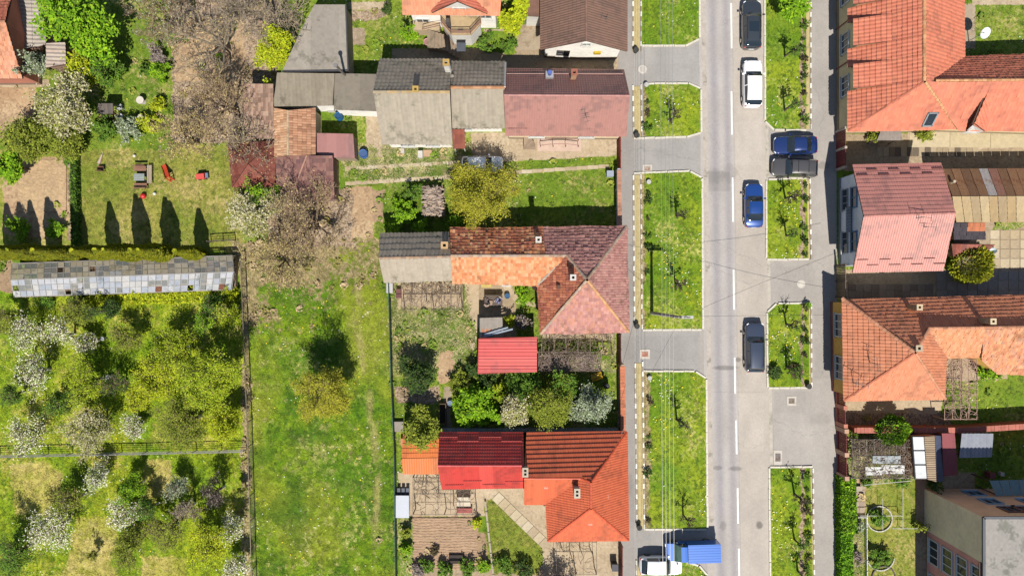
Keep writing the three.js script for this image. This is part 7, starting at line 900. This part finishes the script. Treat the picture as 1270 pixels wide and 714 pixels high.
for (const [x, y, c, lb] of [[173, 124, C(236, 226, 216), 'round white pedestal table on the shady lawn'], [174, 146, C(214, 206, 170), 'round cream pedestal table beside the grey-green shrub']]) { const t = thing('round_table', lb, 'table', at(x, y, 0.7), 0, 'round pedestal tables'); new MB().color(c).tube(V(0, 0.68, 0), V(0, 0.73, 0), 0.36, 0.36, 20).build('top', M.paint, t); new MB().color(mul(c, 0.6)).tube(V(0, 0, 0), V(0, 0.68, 0), 0.09, 0.06, 8).build('pedestal', M.paint, t); new MB().color(mul(c, 0.6)).tube(V(0, 0, 0), V(0, 0.05, 0), 0.26, 0.22, 14).build('foot', M.paint, t); }
{ const q = PP([[122, 128, 1.9], [140, 128, 1.9], [140, 141, 1.6], [120, 141, 1.6]]), t = house('small dark wooden shelter with bench beside the cream blossom tree', 'shelter', 'garden_shelter', q); slope('roof_boards', q, { c: [C(110, 100, 94), C(96, 88, 84)], w: 0.18, jit: 0.2, m: M.wood, dir: V(1, 0, 0) }, t); for (const c of inset(q, 0.08)) new MB().color(C(110, 84, 68)).box(c.x, (c.y - 0.02) / 2, c.z, 0.09, c.y - 0.02, 0.09).build('post', M.wood, t); const b = P(130, 144, 0.5); new MB().color(C(160, 116, 92)).box(b.x, 0.45, b.z, 1.3, 0.06, 0.4).build('bench_board', M.wood, t); for (const u of [-1, 1]) new MB().color(C(120, 88, 70)).box(b.x + u * 0.55, 0.21, b.z, 0.08, 0.42, 0.3).build('bench_leg', M.wood, t); }
for (const [x, y, a, lb] of [[148, 133, 0.3, 'white plastic chair beside the wooden shelter'], [149, 144, -0.5, 'white plastic chair below its twin by the shelter']]) { const t = thing('plastic_chair', lb, 'chair', at(x, y, 0.4), a, 'white plastic chairs'); new MB().color(C(226, 230, 234)).box(0, 0.42, 0, 0.46, 0.04, 0.46).build('seat', M.paint, t); new MB().color(C(226, 230, 234)).box(0, 0.68, 0.22, 0.46, 0.5, 0.04).build('backrest', M.paint, t); for (const u of [-1, 1]) { new MB().color(C(220, 224, 230)).box(u * 0.24, 0.62, 0, 0.05, 0.04, 0.44).build('armrest', M.paint, t); for (const v of [-1, 1]) new MB().color(C(216, 220, 226)).box(u * 0.2, 0.2, v * 0.19, 0.05, 0.4, 0.05).build('leg', M.paint, t); } }
function drum(name, label, cat, x, y, r, h, c, inner) { const t = thing(name, label, cat, at(x, y, h)), g = new THREE.LatheGeometry([[0, 0], [r * 0.92, 0], [r, h * 0.1], [r * 1.02, h * 0.5], [r, h], [r * 0.86, h], [r * 0.84, h * 0.86], [0, h * 0.85]].map(q => new THREE.Vector2(q[0], q[1])), 18), o = new THREE.Mesh(g, new THREE.MeshStandardMaterial({ color: col3(c), roughness: 0.6, side: THREE.DoubleSide })); o.name = 'drum'; t.add(o); new MB().color(inner || mul(c, 0.5)).tube(V(0, h * 0.86, 0), V(0, h * 0.88, 0), r * 0.8, r * 0.8, 16).build('water', M.metal, t); return t; }
drum('water_drum', 'blue plastic drum by the white annexe wall', 'drum', 419, 143, 0.36, 0.9, C(30, 110, 170)); drum('water_drum', 'blue tub beside the pink sheet shed', 'drum', 450, 190, 0.42, 0.6, C(60, 110, 190), C(70, 100, 150)); drum('water_drum', 'small blue bucket in the courtyard', 'bucket', 629, 367, 0.26, 0.4, C(40, 120, 180)); drum('water_drum', 'black lidded barrel on the green strip by the tile-capped wall', 'barrel', 753, 479, 0.26, 0.9, [0.02, 0.02, 0.022]); drum('water_drum', 'pink round tub on the stair landing', 'tub', 529, 51, 0.3, 0.5, C(226, 170, 166)); drum('water_drum', 'small white pot among the yellow flowers', 'pot', 618, 494, 0.2, 0.4, C(222, 190, 180)); drum('water_drum', 'grey-blue bucket beside the firewood trough', 'bucket', 558, 500, 0.26, 0.4, C(150, 176, 206)); drum('water_drum', 'dark blue bucket on the brick-capped wall end', 'bucket', 1131, 536, 0.24, 1.9, C(40, 50, 96)); drum('water_drum', 'white stone urn beside the picket edging', 'urn', 1058, 651, 0.24, 0.5, C(232, 228, 224));
{ // yellow wheelbarrow, wooden trough, white metal sheet hut, table, planters
  const y = thing('wheelbarrow', 'yellow wheelbarrow at the edge of the bare vines', 'wheelbarrow', at(740, 467, 0.5), 0.3); const k = new MB().color(C(236, 196, 30)); const a = [V(-0.4, 0.28, -0.2), V(0.4, 0.28, -0.2), V(0.4, 0.28, 0.2), V(-0.4, 0.28, 0.2)], b = [V(-0.5, 0.55, -0.32), V(0.55, 0.55, -0.32), V(0.55, 0.55, 0.32), V(-0.5, 0.55, 0.32)]; k.quad(a[0], a[3], a[2], a[1]); for (let i = 0; i < 4; i++) { const j = (i + 1) % 4; k.quad(a[i], a[j], b[j], b[i]); } k.build('tray', M.paint, y); new MB().color([0.02, 0.02, 0.02]).tube(V(0.62, 0.18, -0.05), V(0.62, 0.18, 0.05), 0.18, 0.18, 14).build('wheel', M.rubber, y); for (const z of [-1, 1]) { new MB().color(C(120, 110, 100)).bar(V(0.62, 0.2, z * 0.12), V(-0.85, 0.55, z * 0.26), 0.04).build('handle', M.paint, y); new MB().color(C(120, 110, 100)).bar(V(-0.3, 0.3, z * 0.22), V(-0.35, 0, z * 0.24), 0.04).build('leg', M.paint, y); }
  const tr = thing('wooden_trough', 'long wooden trough beside the yellow-green tree', 'trough', at(549, 513, 0.4)); for (const [x, z, w, d] of [[-0.3, 0, 0.06, 1.9], [0.3, 0, 0.06, 1.9], [0, -0.95, 0.66, 0.06], [0, 0.95, 0.66, 0.06]]) new MB().color(C(130, 108, 84)).box(x, 0.3, z, w, 0.6, d).build('side_board', M.wood, tr); new MB().color(C(80, 62, 50)).box(0, 0.1, 0, 0.56, 0.1, 1.86).build('bottom', M.wood, tr);
  const w = thing('sheet_hut', 'low hut covered by a blue-white metal sheet against the green fence', 'hut', at(499, 628, 0.8)); new MB().color(C(206, 210, 222)).box(0, 0.84, 0, 1.25, 0.05, 2.1).build('roof_sheet', M.metal, w); new MB().color(C(110, 96, 84)).box(0, 0.4, 0, 1.1, 0.8, 1.9).build('side', M.wood, w); for (let i = 0; i < 3; i++) new MB().color(C(86, 90, 100)).box(-0.4 + i * 0.42, 0.5, -1.3, 0.3, 0.06, 0.7).build('grate', M.steel, w);
  const tb = thing('garden_table', 'white-topped table with red legs in the lower courtyard', 'table', at(575, 622, 0.7)); new MB().color(C(230, 214, 190)).box(0, 0.72, 0, 1.3, 0.05, 0.85).build('top', M.paint, tb); for (const u of [-1, 1]) for (const v of [-1, 1]) new MB().color(C(176, 80, 80)).box(u * 0.58, 0.35, v * 0.36, 0.06, 0.7, 0.06).build('leg', M.paint, tb); bench('narrow red bench below the white-topped table', 576, 633, 0, 1.5, C(190, 100, 96), false);
  for (const [yy, lb] of [[690, 'dark long planter box on the soil plot'], [697, 'second dark long planter box nearer the bushes']]) { const p = thing('planter_box', lb, 'planter', at(566, yy, 0.3), 0, 'planter boxes on the soil plot'); new MB().color(C(56, 50, 54)).box(0, 0.16, 0, 1.45, 0.32, 0.3).build('box', M.wood, p); new MB().color(C(70, 58, 50)).box(0, 0.31, 0, 1.35, 0.04, 0.22).build('soil', M.wood, p); }
  shrub(540, 684, 6, 0.7, 'dark leafless bush on the soil plot', 'purple', 150); for (const [x, yy, r, lf, lb] of [[530, 702, 10, 'mid', 'green bush at the lower edge of the soil plot'], [552, 706, 10, 'mid', 'leafy bush beside the planter boxes'], [580, 706, 12, 'mid', 'green bush below the planter boxes'], [600, 704, 8, 'bright', 'bright green bush beside the stone edge'], [503, 660, 8, 'olive', 'yellow-green shrub by the sheet hut'], [504, 680, 8, 'bright', 'bright shrub along the green fence'], [626, 700, 13, 'mid', 'shrub at the foot of the triangular lawn'], [650, 706, 12, 'dark', 'dark shrub at the tip of the triangular lawn'], [590, 650, 6, 'lime', 'small lime plant at the edge of the soil plot'], [520, 708, 9, 'lilac', 'grey twiggy shrub at the bottom fence']]) shrub(x, yy, r, 1.3, lb, lf, 500);
  shrub(690, 735, 26, 4.5, 'leafless-looking shrub tree casting dappled shade on the courtyard', 'lilac', 900, null, { depth: 3 });
  const bt = thing('market_bin', 'dark green waste bin at the brown red gate', 'bin', at(763, 704, 0.9)); new MB().color(C(60, 56, 66)).box(0, 0.45, 0, 0.55, 0.9, 0.6).build('body', M.paint, bt); new MB().color(C(80, 76, 86)).box(0, 0.93, 0, 0.6, 0.07, 0.66).build('lid', M.paint, bt);
  // courtyard workbench and clutter
  const wb = thing('work_bench', 'cluttered dark workbench in the courtyard beside the shelter', 'workbench', at(612, 373, 0.8)); new MB().color(C(110, 96, 86)).box(0, 0.8, 0, 1.7, 0.06, 1.1).build('top', M.wood, wb); for (const u of [-1, 1]) for (const v of [-1, 1]) new MB().color(C(86, 72, 62)).box(u * 0.75, 0.39, v * 0.45, 0.09, 0.78, 0.09).build('leg', M.wood, wb); const Q = mulberry(88); for (let i = 0; i < 14; i++) new MB().color(pick([C(206, 186, 172), C(110, 90, 90), C(130, 130, 170), C(60, 54, 54), C(180, 150, 130)])).box((Q() - 0.5) * 1.5, 0.9, (Q() - 0.5) * 0.9, 0.15 + Q() * 0.3, 0.14, 0.1 + Q() * 0.25, Q() * 3).build('tool_box', M.paint, wb);
  for (const [x, yy, w2, d, h, c, lb] of [[483, 357, 0.55, 0.9, 0.8, C(220, 214, 220), 'white cupboard outside the grey barn corner'], [494, 361, 0.4, 0.35, 0.5, C(130, 80, 76), 'brown crate beside the white cupboard'], [494, 367, 0.45, 0.35, 0.4, C(120, 70, 70), 'low dark red crate below the brown crate'], [603, 354, 0.9, 0.3, 0.8, C(220, 196, 110), 'yellow cabinet under the terracotta house eaves'], [628, 353, 0.8, 0.3, 0.8, C(224, 220, 220), 'white cabinet under the terracotta house eaves'], [757, 215, 0.6, 0.5, 0.7, C(180, 190, 210), 'grey metal box on the lawn by the red lattice gate'], [596, 191, 0.95, 0.75, 0.5, C(196, 170, 140), 'square wooden crate beside the white car'], [521, 191, 0.4, 0.6, 0.7, C(232, 226, 220), 'white cabinet on the yard edge of the grey house'], [530, 190, 0.75, 0.6, 0.2, C(214, 176, 140), 'stack of pale boards beside the white cabinet'], [499, 187, 0.3, 0.4, 0.6, C(226, 214, 204), 'white gas bottle box below the tall grey house'], [1066, 606, 0.5, 0.4, 0.3, C(206, 190, 170), 'flat pale stone in the border by the pergola'], [503, 548, 0.9, 0.6, 0.5, C(222, 150, 110), 'orange crate below the leafy tree by the fence'], [494, 529, 0.9, 0.9, 0.4, C(170, 160, 150), 'grey slatted pallet against the green fence'], [1232, 590, 0.5, 0.5, 0.9, C(150, 80, 84), 'red cabinet under the panel canopy'], [1244, 588, 0.3, 0.3, 0.5, C(232, 230, 226), 'small white pot near the panel canopy'], [756, 668, 0.5, 0.4, 0.5, C(140, 110, 96), 'brown box against the orange house wall'], [409, 134, 0.7, 0.4, 0.9, C(236, 232, 226), 'white cupboard beside the blue drum'], [126, 420, 0.3, 0.3, 0.5, C(206, 206, 212), 'grey marker box in the upper orchard grass'], [168, 420, 0.5, 0.3, 0.4, C(210, 210, 216), 'small grey beehive box in the upper orchard'], [135, 468, 0.6, 0.35, 0.4, C(214, 216, 224), 'pale beehive box beside the dark branched tree'], [105, 514, 0.3, 0.3, 0.3, C(230, 222, 212), 'white bucket near the orchard wire fence']]) { const o = thing('storage_box', lb, 'box', at(x, yy, h)); new MB().color(c).box(0, h / 2, 0, w2, h, d).build('body', M.paint, o); new MB().color(mul(c, 0.92)).box(0, h + 0.02, 0, w2 + 0.05, 0.04, d + 0.05).build('lid', M.paint, o); }
  const sw = thing('railing_frame', 'arched metal railing on pink tiles in the maroon house yard', 'railing', at(694, 178, 0.4)); new MB().color(C(226, 196, 178)).box(0, 0.02, 0, 4.2, 0.04, 1.3).build('tile_pad', M.concrete, sw); for (const z of [-0.35, 0.25]) { let pr = null; const kk = new MB().color(C(176, 130, 124)); for (let i = 0; i <= 10; i++) { const q = V(-1.8 + 3.6 * i / 10, 0.85, z - Math.sin(i / 10 * Math.PI) * 0.15); if (pr) kk.bar(pr, q, 0.05); pr = q; } kk.build('rail', M.paint, sw); } for (const x of [-1.8, -0.6, 0.6, 1.8]) for (const z of [-0.35, 0.25]) new MB().color(C(166, 120, 116)).box(x, 0.42, z, 0.05, 0.86, 0.05).build('post', M.paint, sw);
  const st = thing('winder_steps', 'fan of winder steps by the maroon house wall', 'steps', at(656, 177, 0.2)); for (let i = 0; i < 6; i++) { const a0 = i / 6 * 1.57, a1 = (i + 1) / 6 * 1.57; new MB().color(mul(C(176, 152, 130), rr(0.85, 1.1))).prism([V(-0.5, 0, 0.6), V(-0.5 + Math.cos(a0) * 1.15, 0, 0.6 - Math.sin(a0) * 1.25), V(-0.5 + Math.cos(a1) * 1.15, 0, 0.6 - Math.sin(a1) * 1.25)], 0, 0.12 + i * 0.13).build('step', M.concrete, st); }
}
// stone rings on the lawn
for (const [x, y, r, n, a0, a1, lb] of [[1090.5, 643, 1.2, 26, 0, 6.283, 'complete white stone ring round a rose bush on the lawn'], [1092, 690, 1.3, 18, 0.1, 3.3, 'half ring of cream stones below the bushy shrub'], [1096, 716, 1.1, 14, 3.2, 6.2, 'dark tyre-like half ring at the lawn bottom']]) { const c = P(x, y), t = thing('stone_ring', lb, 'edging', V(c.x, 0, c.z)); for (let i = 0; i < n; i++) { const a = lerp(a0, a1, (i + 0.5) / n); new MB().color(mul(lb[0] === 'd' ? C(120, 112, 104) : C(230, 226, 214), rr(0.88, 1.06))).box(Math.cos(a) * r, 0.08, Math.sin(a) * r, 0.1, 0.16, (a1 - a0) * r / n * 0.92, -a).build('stone', M.concrete, t); } }
{ const t = thing('lawn_frame', 'thin white pipe frame standing over the stone ring', 'frame', at(1100, 640, 1)); for (const [a, b] of [[[-2.4, 0], [1.6, 0]], [[-0.3, -1.6], [-0.3, 1.3]], [[0.6, 1.2], [3.0, 1.2]], [[1.6, -2.6], [1.6, 1.2]], [[-2, -2.9], [2.4, -3.3]]]) new MB().color(C(236, 234, 228)).bar(V(a[0], 0.9, a[1]), V(b[0], 0.9, b[1]), 0.035).build('pipe', M.paint, t); for (const [x, z] of [[-2.4, 0], [1.6, 0], [1.6, 1.2], [3, 1.2], [2.4, -3.3], [-2, -2.9]]) new MB().color(C(226, 224, 218)).box(x, 0.45, z, 0.05, 0.9, 0.05).build('leg', M.paint, t); }
// ================================================================ paving laid slab by slab
function slabs(name, x0, y0, x1, y1, nx, ny, cols, gap = 0.04, skew = 0) { const t = new THREE.Group(); t.name = numbered(name); t.userData.kind = 'structure'; scene.add(t); const A = P(x0, y0), B = P(x1, y1), w = (B.x - A.x) / nx, d = (B.z - A.z) / ny, g = cols.map(c => new MB().color(c).box(0, 0, 0, w - gap, 0.06, d - gap).geo()); for (let i = 0; i < nx; i++) for (let j = 0; j < ny; j++) { const o = new THREE.Mesh(g[Math.floor(R() * g.length)], M.concrete); o.name = 'paving_slab'; o.position.set(A.x + w * (i + 0.5), 0.005 + rr(0, 0.012), A.z + d * (j + 0.5) + skew * (i / nx)); o.rotation.y = rr(-0.01, 0.01); t.add(o); } return t; }
const sandy = [C(214, 196, 164), C(204, 184, 150), C(196, 176, 146), C(220, 204, 176)], grey = [C(176, 168, 162), C(166, 158, 152), C(186, 178, 170)];
slabs('slab_yard', 1228, 285, 1340, 332, 9, 4, sandy, 0.09); slabs('slab_yard', 1162, 336, 1340, 372, 14, 3, grey, 0.05); slabs('slab_path', 1088, 182, 1214, 194, 17, 1, [C(196, 176, 146), C(150, 132, 110), C(182, 162, 132), C(120, 106, 90)], 0.05); slabs('slab_path', 1128, 162, 1330, 183, 4, 1, [C(222, 204, 170), C(216, 198, 162)], 0.03); slabs('slab_path', 1052, 352, 1158, 370, 11, 2, [C(150, 132, 118), C(140, 122, 108), C(160, 142, 126)], 0.03);
slabs('wheel_track', 428, 206.5, 576, 211, 11, 1, sandy, 0.03, -0.62); slabs('wheel_track', 428, 225, 756, 230, 24, 1, sandy, 0.03, -1.7); slabs('slab_path', 1060, 600, 1073, 636, 2, 5, [C(196, 176, 156), C(186, 164, 144)], 0.05);
{ const t = new THREE.Group(); t.name = numbered('slab_path'); t.userData.kind = 'structure'; scene.add(t); for (let i = 0; i < 9; i++) { const c = P(618 + i * 7.2, 618 + i * 7); const o = new MB().color(pick(sandy)).box(0, 0, 0, 0.74, 0.07, 0.95).build('paving_slab', M.concrete, t); o.position.set(c.x, 0.02, c.z); o.rotation.y = -0.77; } }
{ // ploughed soil plot with real furrows
  const A = P(512, 642), B = P(592, 706), k = new MB(), nx = 60, nz = 110, f = (i, j) => V(lerp(A.x, B.x, i / nx), 0.05 + 0.014 * Math.sin(j * 1.1 + 3.2 * vn(i * 0.12, j * 0.06, 8)) + 0.045 * vn(i * 0.8, j * 0.9, 9) + 0.03 * vn(i * 0.3, j * 0.3, 12), lerp(A.z, B.z, j / nz)); for (let i = 0; i < nx; i++) for (let j = 0; j < nz; j++) { k.color(mul(C(190, 156, 124), 0.85 + 0.3 * vn(i * 0.7, j * 0.7, 10))); k.quad(f(i, j), f(i, j + 1), f(i + 1, j + 1), f(i + 1, j)); } struct(k.build('ploughed_plot', M.flat));
  const A2 = P(22, 198), B2 = P(82, 262), k2 = new MB(), f2 = (i, j) => V(lerp(A2.x, B2.x, i / 50), 0.03 + 0.03 * Math.sin(i * 0.9 + vn(i * 0.1, j * 0.15, 18)) + 0.05 * vn(i * 0.8, j * 0.8, 19), lerp(A2.z, B2.z, j / 50)); for (let i = 0; i < 50; i++) for (let j = 0; j < 50; j++) { k2.color(mul(C(206, 174, 134), 0.85 + 0.3 * vn(i * 0.6, j * 0.6, 20))); k2.quad(f2(i, j), f2(i, j + 1), f2(i + 1, j + 1), f2(i + 1, j)); } struct(k2.build('ploughed_plot', M.flat));
}
// ================================================================ turf: tufts of blades over every grassy place, small flowers
{
  const blade = (n, rad, hh, wd, seed) => { const Q = mulberry(seed), k = new MB(); for (let i = 0; i < n; i++) { const a = Q() * 6.283, r = rad * Math.sqrt(Q()), x = Math.cos(a) * r, z = Math.sin(a) * r, b = Q() * 6.283, ln = hh * (0.6 + 0.6 * Q()), lx = x + Math.cos(b) * ln * 0.8, lz = z + Math.sin(b) * ln * 0.8, w = wd * (0.7 + 0.6 * Q()); k.tri(V(x - Math.sin(b) * w, 0, z + Math.cos(b) * w), V(x + Math.sin(b) * w, 0, z - Math.cos(b) * w), V(lx, ln * 0.4, lz)); } const g = k.geo(); g.deleteAttribute('color'); return g; };
  const Q = mulberry(999), m4 = new THREE.Matrix4(), e = new THREE.Euler(), qn = new THREE.Quaternion(), mt = new THREE.MeshStandardMaterial({ roughness: 1, side: THREE.DoubleSide });
  const spots = [[], []];
  const put = (n, x0, y0, x1, y1, big) => { for (let i = 0; i < n; i++) { const x = lerp(x0, x1, Q()), y = lerp(y0, y1, Q()); let yy = 0; if (x > 764 && x < 1042) { if (!vergePolys.some(p => inPoly(x, y, p) && inPoly(x - 2, y, p) && inPoly(x + 2, y, p))) continue; yy = 0.1; } const k = groundAt(x, y); if (!soft[k]) continue; if (Q() > 0.25 + 1.1 * fbm(x * 0.2, y * 0.2, 111, 2)) continue; const s = (k === 'meadow' ? 1.1 : k === 'garden' ? 1.5 : k === 'orchard' || k === 'straw' ? 1.1 : k === 'verge' ? 0.8 : 0.8) * (0.6 + 0.9 * Q()); const c = mul(groundCol(x, y, k), 0.6 + 0.9 * Q()); spots[i & 1].push([x, y, yy, s, c]); } };
  put(16000, 310, 300, 492, 745); put(17000, -40, 362, 303, 745); put(6000, 100, 186, 300, 310); put(7000, -40, -30, 215, 186); put(9000, 430, 180, 766, 300); put(7000, 486, 350, 766, 535); put(16000, 790, -30, 1012, 745); put(4500, 1050, 440, 1310, 745); put(1500, 1196, -30, 1310, 70); put(1500, 600, 620, 680, 720); put(1200, 430, -10, 500, 70); put(2500, 300, 240, 480, 400);
  spots.forEach((sp, gi) => { const im = new THREE.InstancedMesh(blade(12, 0.14, 0.16, 0.022, 5 + gi), mt, sp.length); sp.forEach(([x, y, yy, s, c], i) => { const p = P(x, y); p.y = yy; e.set(0, (i * 2.399) % 6.283, 0); m4.compose(p, qn.setFromEuler(e), V(s, s, s)); im.setMatrixAt(i, m4); im.setColorAt(i, col3(c)); }); im.name = gi ? 'grass_tufts_001' : 'grass_tufts'; scene.add(im); tag(im, gi ? 'broad grass blades scattered through lawns and verges' : 'short grass tufts covering lawns, meadow and orchard', 'grass', null, 'stuff'); });
  const fl = []; for (let i = 0; i < 26000; i++) { const x = lerp(-30, 1300, Q()), y = lerp(-20, 735, Q()); let yy = 0.12; if (x > 764 && x < 1042) { if (!vergePolys.some(p => inPoly(x, y, p))) continue; yy = 0.22; } const k = groundAt(x, y); if (k !== 'verge' && k !== 'meadow' && k !== 'green' && k !== 'orchard') continue; const d = fbm(x * 0.04, y * 0.04, 121, 3); if (Q() > smooth(0.46, 0.68, d) * (k === 'verge' ? 1 : k === 'meadow' ? 0.3 : 0.2)) continue; fl.push([x, y, yy, Q()]); }
  const wd = []; for (let i = 0; i < 9000; i++) { const x = lerp(-30, 1300, Q()), y = lerp(-20, 735, Q()); if (x > 764 && x < 1042) continue; const k = groundAt(x, y); const d = fbm(x * 0.07, y * 0.07, 131, 3); if (!(k === 'garden' || k === 'litter' || k === 'bed' || k === 'dry' || (k === 'green' && Q() < 0.25) || (k === 'soil' && Q() < 0.12))) continue; if (Q() > smooth(0.35, 0.6, d)) continue; wd.push([x, y, Q(), k]); }
  const wg = (() => { const q = mulberry(321), k = new MB(); for (let i = 0; i < 22; i++) { const a = q() * 6.283, r = 0.2 * Math.sqrt(q()), p = V(Math.cos(a) * r, 0.03 + 0.16 * q(), Math.sin(a) * r), s = 0.05 + 0.05 * q(), b = q() * 6.283, n1 = V(Math.cos(b) * s, (q() - 0.5) * s, Math.sin(b) * s), n2 = V(-Math.sin(b) * s * 0.6, (q() - 0.3) * s * 0.6, Math.cos(b) * s * 0.6); k.quad(p.clone().sub(n1), p.clone().sub(n2), p.clone().add(n1), p.clone().add(n2)); } const g = k.geo(); g.deleteAttribute('color'); return g; })();
  const wm = new THREE.InstancedMesh(wg, mt, wd.length); wd.forEach(([x, y, u, k], i) => { const p = P(x, y), s = 0.6 + u * 1.2; e.set(0, i * 2.1, 0); m4.compose(p, qn.setFromEuler(e), V(s, s, s)); wm.setMatrixAt(i, m4); wm.setColorAt(i, col3(mul(k === 'litter' || k === 'dry' ? pick([C(170, 146, 112), C(140, 130, 70), C(190, 166, 130)]) : pick([C(120, 146, 40), C(150, 156, 60), C(96, 120, 34), C(190, 168, 120)]), 0.9 + 0.5 * u))); }); wm.name = 'garden_weeds'; scene.add(wm); tag(wm, 'low weeds and dead leaves over the garden beds', 'weeds', null, 'stuff');
  const fg = new THREE.CircleGeometry(0.045, 6); fg.rotateX(-Math.PI / 2); const fm = new THREE.InstancedMesh(fg, mt, fl.length); fl.forEach(([x, y, yy, u], i) => { const p = P(x, y); p.y = yy; const s = 0.6 + u; m4.compose(p, qn.identity(), V(s, s, s)); fm.setMatrixAt(i, m4); fm.setColorAt(i, col3(u < 0.7 ? [0.6, 0.6, 0.52] : [0.55, 0.45, 0.03])); }); fm.name = 'wild_flowers'; scene.add(fm); tag(fm, 'tiny white and yellow flowers dotted over the grass', 'flowers', null, 'stuff');
}
scene.traverse(o => { if (o.isMesh) { o.castShadow = true; o.receiveShadow = true; } });
renderer.render(scene, camera);
